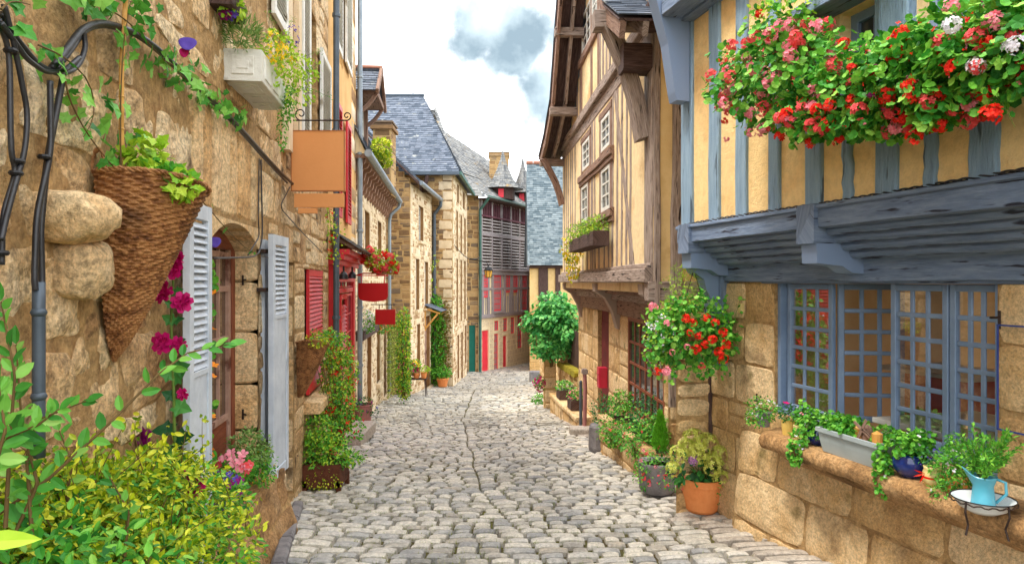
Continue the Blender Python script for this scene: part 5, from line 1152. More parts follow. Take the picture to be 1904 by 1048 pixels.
for q in WU: window(B2, W8u, *q, -.022, 2, 3, M['white'], M['glass'], fw=.045, bar=.022)
def tim(u0, z0, u1, z1, wd=.12, w1=.006, m='wood', name='timber', wl=W8u, w0=-.05, wob=.008):
    mb = MB(); wl.beam(mb, u0, z0, u1, z1, wd, w0, w1, seg=7, wob=wob, bev=.01); return mb.build(name, M[m], B2)
tim(y0_-.0, .06, y1_, .06, .13, .08, name='jetty_moulding'); tim(y0_, .145, y1_, .145, .05, .03, name='jetty_moulding')
tim(y0_+.05, 2.37, y1_, 2.37, .13, .06, name='storey_rail'); tim(y0_+.05, 2.22, y1_, 2.22, .16, .012, name='rail')
tim(y0_+.13, .1, y0_+.13, 2.6, .26, .02, name='corner_post', wob=.006)
for q in WU[:4]:
    for u in (q[0]-.06, q[1]+.06): tim(u, q[2]-.1, u, q[3]+.1, .11, .014, 'wood_red', 'window_post', wob=.004)
    tim(q[0]-.12, q[3]+.05, q[1]+.12, q[3]+.05, .09, .02, 'wood_red', 'window_head', wob=.003)
for zz in (.80, 1.50): tim(WU[1][0]-.22, zz, WU[0][1]+.22, zz, .1, .05, 'wood_red', 'window_sill'); tim(WU[1][0]-.22, zz-.08, WU[0][1]+.22, zz-.08, .06, .03, 'wood_red', 'window_sill')
for px in (1049.5, 1053, 1057, 1061, 1065, 1070, 1099, 1102.5, 1106.5): u = W8u.u(px); tim(u, .15, u+(R.rand()-.5)*.1, 2.2, .09)
for px in (1139, 1147.5, 1156, 1165, 1172): u = W8u.u(px); tim(u, .15, u+(R.rand()-.5)*.15, 2.2, .085)
tim(W8u.u(1178), .15, W8u.u(1144), 2.15, .11, .01, name='brace'); tim(W8u.u(1092), .15, W8u.u(1092), .75, .1)
tim(W8u.u(1114), .15, W8u.u(1114), .75, .1); tim(W8u.u(1104), .15, W8u.u(1128), 2.15, .08, .008, name='brace') if 0 else None; tim(W8u.u(1124), .15, W8u.u(1124), .72, .08); tim(W8u.u(1132), .15, W8u.u(1132), .72, .08); tim(W8u.u(1084), .15, W8u.u(1084), .72, .08)
for px in (1056, 1060, 1064.5, 1069, 1074, 1079, 1116, 1122, 1128, 1134, 1141, 1148):
    u = W8u.u(px); hi = 2.45
    for z in np.arange(2.5, 5.6, .05):
        l, h_ = ur8(z); 
        if l < u < h_: hi = z
    if hi > 2.7: tim(u, 2.43, u+(R.rand()-.5)*.1, hi, .12)
for q in WU[4:]:
    for u in (q[0]-.06, q[1]+.06): tim(u, 2.45, u, 4.4, .12, .014, 'wood_red', 'window_post')
tim(W8u.u(1112)-.2, 3.22, W8u.u(1083)+.2, 3.22, .12, .04, 'wood_red', 'window_sill'); tim(8.0, 4.2, 9.4, 4.2, .14, .03, name='collar')
# end wall timbers
tim(.03, -.2, .03, 2.55, .06, .03, name='corner_post', wl=E8, wob=.004); u = E8.u(1256); tim(u, -.2, u+.03, 2.5, .10, .04, wl=E8); tim(0, 2.5, 4, 2.5, .2, .08, wl=E8, m='wood_dark')
# great brace and beam-end under the eaves corner
bb('corner_brace', M['wood'], lambda m: m.beam(W8u.pt(y0_+.18, 1.30, .05), W8u.pt(y0_+.22, 2.35, .36), .17, .13, W8u.U, seg=6, bow=W8u.N*-.05, wob=.004), B2)
bb('beam_end', M['wood_dark'], lambda m: m.box(W8u.pt(y0_+.1, 2.0, .14), (.11, .12, .13), (W8u.U, W8u.V, W8u.N), bev=.02), B2)
bb('tie_beam', M['wood'], lambda m: m.beam(W8u.pt(y0_+.22, 2.4, -.1), W8u.pt(y0_+.22, 2.38, .5), .16, .16, W8u.U, seg=3, wob=.004), B2)
bb('tie_beam', M['wood_dark'], lambda m: m.beam(E8.pt(-.1, 2.3, .1), E8.pt(1.5, 2.3, .1), .2, .2, E8.N, seg=3, wob=.004), B2)
# gable roof with flared overhang
mb = MB(); ov = .42
for (a, b) in zip(prof8[:-1], prof8[1:]):
    A = W8u.pt(a[0], a[1], ov); Bp = W8u.pt(b[0], b[1], ov); Lc = np.linalg.norm(Bp-A); rising = b[1] > a[1]; lo, hi = (A, Bp) if rising else (Bp, A)
    Vv = nz(hi-lo); Nn = nz(np.cross(W8u.N, Vv)); Nn = Nn if Nn[2] > 0 else -Nn
    slates(mb, Fr(lo+Nn*.03, -W8u.N, Vv, Nn), [(0, 0), (4.5, 0), (4.5, Lc), (0, Lc)], .17, .11)
mb.build('roof', M['slate'], B2)
for (a, b) in zip(prof8[:-1], prof8[1:]):
    A = W8u.pt(a[0], a[1], 0); Bp = W8u.pt(b[0], b[1], 0); t = nz(Bp-A); ac = np.cross(t, W8u.N)
    up = ac if ac[2] > 0 else -ac
    for (w0, wd, off_, m) in ((ov-.05, .16, -.08, 'wood_red'), (.18, .12, -.08, 'wood'), ):
        mb = MB(); mb.beam(A+W8u.N*w0+up*off_, Bp+W8u.N*w0+up*off_, wd, .05, up, seg=4, wob=.004); mb.build('bargeboard', M[m], B2)
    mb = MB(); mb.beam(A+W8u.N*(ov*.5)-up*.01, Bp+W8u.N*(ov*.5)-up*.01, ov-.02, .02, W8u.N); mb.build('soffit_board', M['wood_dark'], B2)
for (u, z) in ((12.05, 2.2), (10.55, 2.72), (9.9, 3.7), (9.1, 4.9)):
    bb('purlin', M['wood'], lambda m: m.beam(W8u.pt(u, z-.1, 0), W8u.pt(u, z-.1, ov), .12, .12, W8u.U, seg=2), B2)
bb('rake_brace', M['wood_red'], lambda m: m.beam(W8u.pt(12.0, 1.35, .04), W8u.pt(12.0, 2.15, .38), .09, .11, W8u.U, seg=4, bow=W8u.N*-.05), B2)
# ground floor
dG = (W8.u(1132), W8.u(1112), -2.35, -.42); wG = (W8.u(1236), W8.u(1168), -1.52, -.42); y8 = W8.u(1243)
mb = MB()
masonry(mb, W8, y8, 12.3, -2.6, -.38, (.26, .4), (.3, .5), [dG, wG], depth=.18, h=(.004, .02), n=7, rough=.004, jit=.006, gap=.012, split=.1)
gf = Fr(W8.pt(y8, 0, 0), (1, 0, 0), (0, 0, 1), (0, -1, 0)); masonry(mb, gf, 0, .7, -2.6, -.3, (.2, .3), (.3, .4), [], h=(.004, .02), n=5, rough=.004)
mb.build('wall', [M['granite_r'], M['mortar_old']], B2)
for i, (z, w_) in enumerate(((-.02, .26), (-.10, .20), (-.18, .12))):
    bb('jetty_beam', M['wood'] if i != 1 else M['wood_red'], lambda m: W8.beam(m, y0_+.3, z, y1_, z, .09, .0, w_, seg=8, wob=.006), B2)
bb('lintel', M['wood_red'], lambda m: W8.beam(m, y8-.1, -.32, y1_, -.32, .19, -.08, .05, seg=8, wob=.006), B2)
for u in (y0_+.35, 8.9, 11.9):
    bb('jetty_bracket', M['wood'], lambda m: m.poly([W8.pt(u-.09, z, w) for w, z in ((.0, -.05), (.0, -.62), (.04, -.60), (.10, -.38), (.2, -.2), (.33, -.12), (.34, -.02))], W8.U*.18), B2)
bb('corner_beam', M['wood'], lambda m: m.beam(W8u.pt(y0_+.05, -.08, .05), W8u.pt(y0_+.05, -.08, -.7), .15, .17, W8u.U, seg=3, wob=.004), B2)
mb = MB(); W8.box(mb, dG[0], dG[1], dG[2], dG[3], -.10, -.06); W8.box(mb, dG[0]+.06, dG[1]-.06, -2.0, -1.4, -.06, -.045); W8.box(mb, dG[0]+.06, dG[1]-.06, -1.3, -.6, -.06, -.045); mb.build('door', mat('dark_red_door', K((84, 26, 30), (120, 40, 42))), B2, label='dark red door')
window(B2, W8, *wG, -.03, 6, 4, M['door_wood'], M['glass'], fw=.05, bar=.03)
mb = MB(); p = W8.pt(dG[0]+.1, -1.18, .05); W8.box(mb, dG[0]-.02, dG[0]+.16, -1.48, -1.2, .02, .14, bev=.012); W8.box(mb, dG[0], dG[0]+.14, -1.3, -1.28, .14, .146); mb.build('letter_box', mat('crimson_box', K((170, 16, 50), (190, 26, 62)), 4, 4, .4, spec=.5), label='crimson letter box beside the dark door of the brown timbered house', cat='letter box')
# boarded panel and post between the two houses
mb = MB(); g = G(1256, 800)
bb('timber_panel', M['wood'], lambda m: m.beam(P(1256, 690, 6.0), P(1256, 756, 6.0), .12, .05, np.array([1., 0, 0]), seg=3, wob=.003), B2)
mb = MB(); a = P(1320, 600, 5.22); b = P(1320, 812, 5.22); mb.beam(b, a, .035, .03, np.array([1., 0, 0]), seg=6, wob=.004); mb.build('post', M['wood_dark'], B1)
pp = [P(x, y, 10.2) for x, y in ((1087, 690), (1088, 720), (1087, 795))]; pipe(B2, pp, .03, M['clay_red']); mb = MB(); mb.box(P(1087, 690, 10.2), (.045, .05, .04), bev=.015); mb.build('hopper', M['wood'], B2)
# ================================================================ garden wall with pillars beyond the brown house
W9 = Wall((2.63, 0), (-.1165, 1), -1)
GW = thing('garden_wall', 'mossy low granite garden wall with pillars beyond the brown house', 'wall', (1.1, 13.5, -2.5))
mb = MB(); masonry(mb, W9, 12.45, 14.0, -2.9, -1.72, (.16, .26), (.22, .4), [], h=(.004, .03), n=5, rough=.006); masonry(mb, Wall((1.0, 14.1), (-.02, 1), -1), 0, 7, -3.4, -1.75, (.18, .26), (.25, .45), [], h=(.004, .03), n=4, rough=0)
mb.add([W9.pt(12.45, -1.72, .02), W9.pt(14, -1.72, .02), W9.pt(14, -1.72, -.3), W9.pt(12.45, -1.72, -.3)], [(0, 1, 2, 3)], 1)
mb.build('masonry', [M['granite_r'], M['mortar']], GW)
mb = MB(); u = 12.45
while u < 13.9: W9.box(mb, u+.01, u+.34, -1.74, -1.62, -.28, .06, bev=.03); u += .36
mb.build('coping', M['moss'], GW)
for (x, y, h_, top) in ((1022, 757, .12, -1.2), (1052, 760, .11, -1.28)):
    g = G(x, y); 
    for i, f in enumerate((Fr(g+[0, -h_, 0], (1, 0, 0), (0, 0, 1), (0, -1, 0)), Fr(g+[-h_, 0, 0], (0, 1, 0), (0, 0, 1), (-1, 0, 0)))):
        if i == 0: mb = MB()
        masonry(mb, Fr(f.O*[1, 1, 0], f.U, f.V, f.N), -h_, h_, g[2]-.1, top, (.2, .3), (.4, .5), [], h=(.008, .02), n=5, rough=.004, split=0)
    mb.box(g*[1, 1, 0]+[0, 0, top+.04], (h_+.05, h_+.05, .04), bev=.015); mb.box(g*[1, 1, 0]+[.01, .01, (top+g[2])/2], (h_*.97, h_*.97, (top-g[2])/2)); mb.build('pillar', [M['granite_r'], M['mortar']], GW, smooth=False)
mb = MB(); masonry(mb, Fr(W9.pt(0, 0, .32), W9.U, W9.V, W9.N), 11.0, 13.5, -2.75, -2.22, (.2, .28), (.3, .5), [], h=(.004, .02), n=5, rough=.004)
for i in range(5): W9.box(mb, 11.0+i*.5, 11.0+i*.5+.49, -2.24-.0, -2.16, .0, .35, bev=.015)
mb.add([W9.pt(11, -2.2, .32), W9.pt(11, -2.8, .32), W9.pt(11, -2.8, 0), W9.pt(11, -2.2, 0)], [(0, 1, 2, 3)])
mb.build('ledge', [M['moss'] if 0 else M['granite_r'], M['mortar']], GW)
fn = thing('wooden_fence', 'grey picket fence on top of the mossy garden wall', 'fence', W9.pt(13.2, -1.7, -.1))
for u in np.arange(12.5, 13.95, .085):
    mb = MB(); W9.box(mb, u, u+.06, -1.68, -.95+R.rand()*.03, -.12, -.1); mb.build('picket', M['wood_dark'], fn)
for z in (-1.5, -1.08): mb = MB(); W9.box(mb, 12.45, 14.0, z, z+.05, -.15, -.121); mb.build('rail', M['wood_dark'], fn)
g = G(1080, 795); mb = MB(); mb.tube([g, g+[0, 0, .72]], .026, 10); mb.lathe([(.026, 0), (.02, .02), (0, .03)], g+[0, 0, .72], 10); mb.build('iron_post', M['lead_dark'], label='short grey iron post standing at the stone doorstep', cat='post')
g = G(1079, 806); mb = MB(); mb.box(g+[0, .1, .02], (.15, .12, .06), bev=.02); mb.build('stone_step', M['slab'], label='loose stone step at the foot of the grey iron post', cat='step')
g = G(990, 708); mb = MB(); mb.box(g+[.1, 0, .1], (.2, .2, .22), bev=.03); mb.build('stone_block', M['stone_pot'], label='grey stone block at the far end of the garden wall', cat='block')
# ================================================================ plants, baskets, signs
def BL(px, py, Y, rx, ry, n, dep=None): return (P(px, py, Y), (rx/F*Y, dep if dep else rx/F*Y, ry/F*Y), n)
def fol(par, bl, size, m, shape='oval', name='foliage', **k):
    mb = MB(); leaves(mb, bl, size, shape, **k); return mb.build(name, M[m] if isinstance(m, str) else m, par)
def stems(par, base, bl, n, r=.003, m='stem', name='stems'):
    mb = MB(); twigs(mb, base, bl, n, r); return mb.build(name, M[m], par)
def blooms(par, bl, n, kinds, face=None, kind='umbel', r=.03, out=1.08, names='flower_head'):
    tot = sum(b[2] for b in bl); face = nz(np.array([-.1, -1, -.05])) if face is None else nz(face); k = 0
    for (c, rr, q) in bl:
        for _ in range(max(1, round(n*q/tot))):
            for _t in range(20):
                d = rdir(1)[0]
                if np.dot(d, face) > .05: break
            p = c+d*np.asarray(rr)*(out+.12*R.randn()); m_, = [kinds[R.randint(len(kinds))]]
            flower(par, p, M[m_], kind, r, names, d=nz(d+face*.5+np.array([0, 0, .3])))
def scatter(par, bl, n, r, m, name='blossoms', petals=4):
    mb = MB(); sprinkle(mb, bl, n, r, 1, petals); o = mb.build(name, M[m], par); o['kind'] = 'stuff'; return o
def vine(path, n, size, spread, mb_leaf, mb_stem, shape='ivy', r=.004, out=(0, -1, 0)):
    path = np.asarray(path, float); t = np.linspace(0, 1, len(path)); tt = np.linspace(0, 1, max(12, n//3)); pp = np.stack([np.interp(tt, t, path[:, i]) for i in range(3)], -1)
    k = np.ones(5)/5; pad = np.vstack([pp[:1]]*2+[pp]+[pp[-1:]]*2); pp = np.stack([np.convolve(pad[:, i], k, 'valid') for i in range(3)], -1)
    mb_stem.tube(pp, r, 5, 0, r*.4)
    i = R.randint(0, len(pp), n); p = pp[i]+R.randn(n, 3)*spread; tip = rdir(n)+np.array([0, 0, -.6]); nr = np.asarray(out, float)+rdir(n)*.6
    mb_leaf.leaf(p, tip, nr, size*(.55+.7*R.rand(n)), shape)
def T(name, label, cat, loc, group=None): return thing(name, label, cat, tuple(loc), group)
GE = ['p_red', 'p_red', 'p_coral', 'p_pink', 'p_coral', 'p_red']
# ---- geranium basket and window box of the blue house
t = T('hanging_basket', 'round basket of pink and red geraniums at the left end of the blue-timbered wall', 'hanging basket', P(1470, 60, 3.62))
bl = [BL(x, y, 3035/(x-608)-.03, rx, ry, n, dp) for x, y, rx, ry, n, dp in ((1425, 160, 78, 82, 620, .18), (1490, 120, 75, 75, 520, .18), (1375, 140, 48, 60, 220, .12), (1520, 205, 75, 50, 460, .16), (1460, 45, 60, 35, 120, .12))]
mb = MB(); mb.lathe([(.02, -.16), (.10, -.13), (.15, -.02), (.155, .0), (.145, 0), (.13, -.05)], P(1475, 55, 3.62), 22); mb.build('basket', M['wicker'], t)
fol(t, bl, .037, 'lf_ger', 'round', lump=.5); stems(t, P(1470, 80, 3.62), bl, 60)
fol(t, [BL(1455, 25, 3.5, 60, 30, 160, .1)], .03, 'lf_lime', 'diamond', 'young_leaves')
blooms(t, bl[:3], 54, ['p_coral', 'p_pink', 'p_coral', 'p_pink', 'p_pink'], r=.027); blooms(t, bl[3:4], 24, GE, r=.025); blooms(t, bl[4:], 4, GE, r=.02); scatter(t, bl[:4], 150, .011, 'p_coral', 'small_blossoms'); scatter(t, bl[2:4], 90, .011, 'p_red', 'small_blossoms')
blooms(t, [BL(1350, 190, 4.0, 20, 90, 1, .1)], 16, ['p_coral', 'p_red', 'p_pink'], r=.017, out=.8)
t = T('window_box', 'long window box overflowing with red geraniums under the upper window of the blue house', 'window box', W7u.pt(2.7, .8, .2))
mb = MB(); W7u.box(mb, 1.2, W7u.u(1600), .78, .93, .06, .24); mb.build('box', M['blue'], t)
bl = [BL(x, y, 3035/(x-608)-.03, rx, ry, n, dp) for x, y, rx, ry, n, dp in ((1590, 165, 75, 75, 700, .16), (1680, 140, 80, 85, 800, .16), (1770, 115, 80, 95, 800, .16), (1860, 85, 80, 95, 760, .15), (1640, 215, 90, 38, 360, .12), (1560, 225, 70, 30, 240, .12), (1940, 80, 80, 90, 360, .15), (1760, 200, 70, 35, 220, .12))]
fol(t, bl, .035, 'lf_ger', 'round', lump=.5); stems(t, W7u.pt(2.9, .9, .15), bl, 110, .0025)
blooms(t, bl[:4], 56, ['p_red', 'p_red', 'p_coral', 'p_pink', 'p_red'], r=.025); scatter(t, bl, 260, .010, 'p_red', 'small_blossoms'); scatter(t, bl, 120, .010, 'p_pink', 'small_blossoms'); blooms(t, bl[4:6]+bl[7:], 28, GE, r=.025); blooms(t, bl[3:4]+bl[6:7], 6, ['p_white'], r=.025)
for (x, y) in ((1842, 215), (1700, 255), (1560, 262), (1505, 268), (1450, 255)): flower(t, P(x, y, 3035/(x-608)-.15), M['p_red'], 'umbel', .028)
for (x, y) in ((1632, 125), (1640, 205), (1618, 180)): flower(t, P(x, y, 2.75), M['p_plum'], 'star', .02)
ml, ms = MB(), MB()
for i in range(46):
    x = 1370+540*R.rand(); y = 60+150*R.rand(); Y_ = 3035/(x-608)-.05; p0 = P(x, y, Y_); d = np.array([R.randn()*.08, -.08-.06*R.rand(), R.randn()*.09]); vine([p0, p0+d*.6+[0, 0, .03], p0+d*1.3], 7, .026, .012, ml, ms, 'round', .0018)
ml.build('outer_leaves', M['lf_mid'], t); ms.build('outer_shoots', M['stem'], t)
# ---- hanging geranium basket by the stone pier
t = T('hanging_basket', 'full round basket of red geraniums hanging before the stone pier between the two right houses', 'hanging basket', P(1285, 560, 4.9))
bl = [BL(1290, 615, 4.9, 62, 58, 620, .2), BL(1245, 610, 4.95, 45, 50, 280, .16), BL(1335, 625, 4.85, 36, 40, 180, .12), BL(1240, 655, 4.9, 40, 35, 130, .12)]
mb = MB(); mb.lathe([(.03, -.16), (.12, -.1), (.15, 0), (.14, 0), (.1, -.06)], P(1288, 610, 4.95), 20); mb.build('basket', M['wicker'], t)
fol(t, bl, .038, 'lf_ger', 'round', lump=.5); fol(t, bl[1:2]+[BL(1225, 640, 4.9, 30, 50, 120, .1)], .022, 'lf_lime', 'diamond', 'trailing_shoots')
fol(t, [BL(1268, 530, 5.0, 30, 38, 330, .1), BL(1285, 560, 5.0, 34, 22, 160, .1)], .035, 'lf_lime', 'narrow', 'feathery_shoots', up=1)
for (x, y) in ((1276, 592), (1315, 590), (1288, 600), (1330, 600), (1345, 618), (1300, 625), (1310, 640), (1325, 632), (1338, 655), (1283, 618), (1350, 640), (1345, 668), (1222, 690), (1295, 650)): flower(t, P(x, y, 4.68), M['p_red'], 'umbel', .026)
for (x, y) in ((1240, 600), (1278, 645), (1215, 570), (1250, 655), (1305, 680), (1240, 690)): flower(t, P(x, y, 4.7), M['p_coral' if x > 1300 else 'p_pink'], 'umbel', .024)
scatter(t, [BL(1225, 620, 4.85, 30, 40, 1, .1)], 50, .012, 'p_white')
ml, ms = MB(), MB()
for i in range(34):
    x = 1225+130*R.rand(); p0 = P(x, 625, 4.85); e = P(x+R.randn()*26, 690+28*R.rand(), 4.8) if i % 3 else P(x+R.randn()*40, 560-20*R.rand(), 4.8); vine([p0, (p0+e)/2+[0, -.05, .03], e], 12, .026, .01, ml, ms, 'round', .002)
ml.build('outer_leaves', M['lf_mid'], t); ms.build('outer_shoots', M['stem'], t)
mb = MB(); mb.tube([P(1290, 500, 5.0), P(1262, 600, 4.95)], .003, 5); mb.tube([P(1290, 500, 5.0), P(1318, 600, 4.95)], .003, 5); mb.tube([P(1290, 500, 5.0), P(1292, 488, 5.05), P(1300, 482, 5.25)], .004, 5); mb.build('hanger', M['iron'], t)
# ---- hydrangea in the terracotta pot
g = G(1305, 948); t = T('potted_hydrangea', 'large round terracotta pot with a pale green hydrangea bearing one lilac head', 'potted plant', g); Y = g[1]
mb = MB(); mb.lathe([(.0, 0), (.105, 0), (.12, .02), (.148, .14), (.156, .20), (.170, .205), (.172, .255), (.163, .258), (.155, .25), (.15, .2)], g, 32); mb.build('pot', M['terracotta'], t)
mb = MB(); mb.lathe([(0, .215), (.15, .21)], g, 16); mb.build('soil', M['soil'], t)
bl = [BL(1300, 872, Y, 50, 26, 150, .15)]; fol(t, bl, .085, 'lf_dark', 'oval', up=.8); stems(t, g+[0, 0, .2], bl, 20, .005)
for (x, y, d, s) in ((1290, 822, -.10, .06), (1315, 826, -.06, .055), (1262, 845, -.12, .06), (1337, 845, -.08, .055), (1300, 842, -.16, .05), (1252, 872, -.12, .05), (1325, 865, -.16, .05), (1345, 872, -.06, .05), (1275, 832, -.04, .05), (1340, 890, -.1, .04)):
    flower(t, P(x, y, Y+d-.07), M['hydra'], 'dome', s*1.3)
flower(t, P(1289, 856, Y-.26), M['p_lilac'], 'dome', .042)
fol(t, [BL(1250, 885, Y-.08, 25, 25, 120, .06)], .018, 'lf_ger', 'diamond', 'trailing_plant', droop=1); fol(t, [BL(1335, 905, Y-.12, 12, 28, 60, .03)], .018, 'lf_ger', 'diamond', 'trailing_plant', droop=1); scatter(t, [BL(1245, 885, Y-.1, 28, 25, 1, .06)], 14, .014, 'p_coral')
# ---- conifer in the stone pot
g = G(1222, 915); Y = g[1]; t = T('potted_conifer', 'grey stone pot with a small feathery conifer and trailing fuchsias beside the terracotta pot', 'potted plant', g)
mb = MB(); mb.lathe([(.0, 0), (.12, 0), (.15, .03), (.16, .14), (.165, .25), (.17, .27), (.15, .27), (.13, .24)], g, 24, noise=.03); mb.build('pot', M['stone_pot'], t, smooth=True)
mb = MB(); mb.lathe([(0, .235), (.14, .24)], g, 12); mb.build('soil', M['soil'], t)
mb = MB(); p, d = blobs([(P(1228, 805, Y), (.09, .09, .17), 1500)], shell=.8, lump=.1); f = np.clip(1.0-(p[:, 2]-p[:, 2].min())/.36, .25, 1)[:, None]; c0 = P(1228, 805, Y); p[:, :2] = c0[:2]+(p[:, :2]-c0[:2])*f; mb.leaf(p, d*.5+np.array([0, 0, 1.2])+R.randn(len(p), 3)*.3, d+R.randn(len(p), 3)*.4, .045, 'narrow'); mb.build('conifer', leafm('conifer_green', K((76, 150, 24), (120, 196, 44), (60, 124, 30)), .2), t)
bl = [BL(1212, 855, Y-.02, 30, 25, 260, .13), BL(1195, 880, Y-.1, 20, 25, 110, .07), BL(1255, 850, Y, 25, 25, 130, .1)]; fol(t, bl, .028, 'lf_ger', 'diamond'); stems(t, g+[0, 0, .26], bl, 14)
blooms(t, bl, 14, ['p_coral', 'p_pink'], r=.016)
# ---- long stone trough of shrubs
tr = T('stone_trough', 'long low granite trough planted with fuchsia shrubs under the brown-framed shop window', 'planter', G(1150, 860))
a = G(1205, 892); b = G(1112, 838); d = b-a; d2 = nz([d[0], d[1], 0]); nn = np.array([-d2[1], d2[0], 0]); nn = nn if nn[0] < 0 else -nn
mb = MB(); L = np.hypot(d[0], d[1]); f = Fr((a[0], a[1], 0), d2, (0, 0, 1), nn); masonry(mb, f, 0, L, -2.35, -1.62, (.2, .3), (.3, .5), [], h=(.005, .025), n=7, rough=.006)
blocks(mb, Fr((a[0], a[1], -1.62), d2, -nn, (0, 0, 1)), [(i*L/4+.004, (i+1)*L/4-.004, -.03, .10) for i in range(4)], (.04, .05), .004, n=5, rough=.004)
e = Fr((a[0], a[1], 0), -nn, (0, 0, 1), -d2); masonry(mb, e, 0, .4, -2.2, -1.62, (.2, .3), (.3, .5), [], h=(.005, .02), n=5); mb.build('trough', [M['granite_r'], M['mortar']], tr)
mb = MB(); v = [f([(0, 0, -.1)])[0]*[1, 1, 0]+[0, 0, -1.63], f([(L, 0, -.1)])[0]*[1, 1, 0]+[0, 0, -1.63], f([(L, 0, -.42)])[0]*[1, 1, 0]+[0, 0, -1.63], f([(0, 0, -.42)])[0]*[1, 1, 0]+[0, 0, -1.63]]; mb.add(v, [(0, 1, 2, 3)]); mb.build('soil', M['soil'], tr)
for i, (x, y, Y, rx, ry, m, fl) in enumerate(((1218, 800, 6.75, 22, 26, 'lf_mid', 1), (1145, 805, 7.4, 24, 20, 'lf_mid', 1), (1128, 765, 8.4, 24, 26, 'lf_dark', 0), (1160, 745, 8.2, 20, 17, 'lf_mid', 1), (1160, 790, 7.6, 34, 28, 'lf_ger', 1), (1205, 775, 7.2, 26, 32, 'lf_dark', 0), (1180, 815, 6.8, 26, 24, 'lf_ger', 1))):
    bb_ = [BL(x, y, Y, rx*1.2, ry*1.12, 560, .18)]; s = fol(tr, bb_, .035, m, 'diamond', 'shrub')
    if fl: scatter(s, bb_, 16, .022, 'p_coral')
    stems(tr, P(x, y+ry+8, Y), bb_, 12, m='twig')
fol(tr, [BL(1128, 800, 8.3, 14, 20, 110, .08)], .025, 'lf_mid', 'diamond', 'trailing_plant', droop=1)
g = G(1117, 838); mb = MB(); mb.lathe([(0, 0), (.14, 0), (.15, .05), (.15, .30), (.13, .33), (0, .33)], g, 9, noise=.05); mb.build('stone_bollard', M['stone_pot'], label='squat grey stone guard post at the far end of the long planted trough', cat='guard stone')
# ---- pots along the shop sill
Z0 = -.915
def sillpt(px, w=.17): return W7.pt(W7.u(px, w), Z0, w)
t = T('flowering_plant', 'bushy plant with tiny white flowers at the far left end of the shop window sill', 'potted plant', sillpt(1420)); c = sillpt(1420)
mb = MB(); mb.lathe([(0, 0), (.035, 0), (.05, .09), (.045, .09), (.04, .07)], c, 16); mb.build('pot', M['stone_pot'], t)
bl = [(c+[0, 0, .11], (.09, .09, .07), 420), (c+[-.05, 0, .05], (.06, .06, .05), 120)]; fol(t, bl, .02, 'lf_mid', 'diamond'); scatter(t, bl, 40, .010, 'p_white')
t = T('yellow_pot', 'small yellow-painted metal pot with a pink flower standing on the shop sill', 'potted plant', sillpt(1467)); c = sillpt(1467)
mb = MB(); mb.lathe([(0, 0), (.036, 0), (.042, .045), (.045, .085), (.05, .09), (.04, .088), (.035, .06)], c, 20); mb.build('pot', M['yellow_pot'], t)
bl = [(c+[0, 0, .13], (.06, .06, .05), 200)]; fol(t, bl, .02, 'lf_dark', 'diamond'); flower(t, c+[-.03, -.03, .19], M['p_mag'], 'star', .022); flower(t, c+[.02, -.05, .15], M['p_purple'], 'star', .014)
t = T('yellow_pot', 'ribbed pale yellow pot just right of the pot with the pink flower on the sill', 'potted plant', sillpt(1490, .22)); c = sillpt(1490, .2)
mb = MB(); mb.lathe([(0, 0), (.034, 0), (.04, .02), (.036, .04), (.042, .06), (.045, .085), (.036, .085)], c, 16, noise=.03); mb.build('pot', M['cream_glaze'], t); bl = [(c+[.02, .03, .13], (.06, .06, .05), 180)]; fol(t, bl, .02, 'lf_mid', 'diamond'); scatter(t, bl, 10, .012, 'p_pink')
t = T('trailing_plant', 'trailing green plant with white flowers spilling over the sill from a blue pot', 'potted plant', sillpt(1520)); c = sillpt(1520)
mb = MB(); mb.lathe([(0, 0), (.04, 0), (.065, .04), (.06, .08), (.05, .085), (.045, .07)], c, 20); mb.build('pot', M['blue_glaze'], t, smooth=True)
bl = [(c+[0, 0, .10], (.09, .09, .075), 520), (c-W7.U*.0+W7.N*.13+[0, 0, -.02], (.05, .04, .10), 240), (c+W7.U*.1+[0, 0, .12], (.05, .05, .1), 120)]; fol(t, bl, .02, 'lf_mid', 'round', droop=.6); scatter(t, bl, 44, .010, 'p_white')
t = T('flower_trough', 'long grey plastic trough with green plants and a tiny wooden windmill on the sill', 'planter', sillpt(1592)); a, b = W7.u(1540, .2), W7.u(1652, .2)
mb = MB(); rr = []
for (o, z) in ((.0, 0), (.012, .06), (.018, .105), (.028, .107), (.028, .128), (.018, .13), (.012, .12)):
    rr.append([W7.pt(b+.02-o, Z0+z, .25+o), W7.pt(a-.02+o, Z0+z, .25+o), W7.pt(a-.02+o, Z0+z, .12-o), W7.pt(b+.02-o, Z0+z, .12-o)])
mb.add(np.array(rr).reshape(-1, 3), [(i*4+j, i*4+(j+1) % 4, i*4+4+(j+1) % 4, i*4+4+j) for i in range(6) for j in range(4)]+[(0, 1, 2, 3)]); mb.build('trough', M['grey_paint'], t)
mb = MB(); W7.box(mb, b+.02, a-.02, Z0+.08, Z0+.11, .12, .25); mb.build('bark_chips', M['cane'], t)
mid = a+(b-a)*.28; bl = [(W7.pt(a+(b-a)*k, Z0+.15, .18), (.08, .07, .05), 260) for k in (.08, .25, .42)]+[(W7.pt(a+(b-a)*.8, Z0+.15, .14), (.07, .03, .045), 110)]; fol(t, bl, .02, 'lf_mid', 'round'); scatter(t, bl, 14, .010, 'p_white')
c = W7.pt(a+(b-a)*.68, Z0+.11, .2); mb = MB(); mb.lathe([(.028, 0), (.03, .03), (.02, .07), (.0, .085)], c, 12)
for k in range(4): d = nz(W7.U*math.cos(k*1.57+.5)+W7.V*math.sin(k*1.57+.5)); mb.box(c+[0, 0, .06]+W7.N*.035+d*.03, (.03, .008, .002), (d, np.cross(d, W7.N), W7.N))
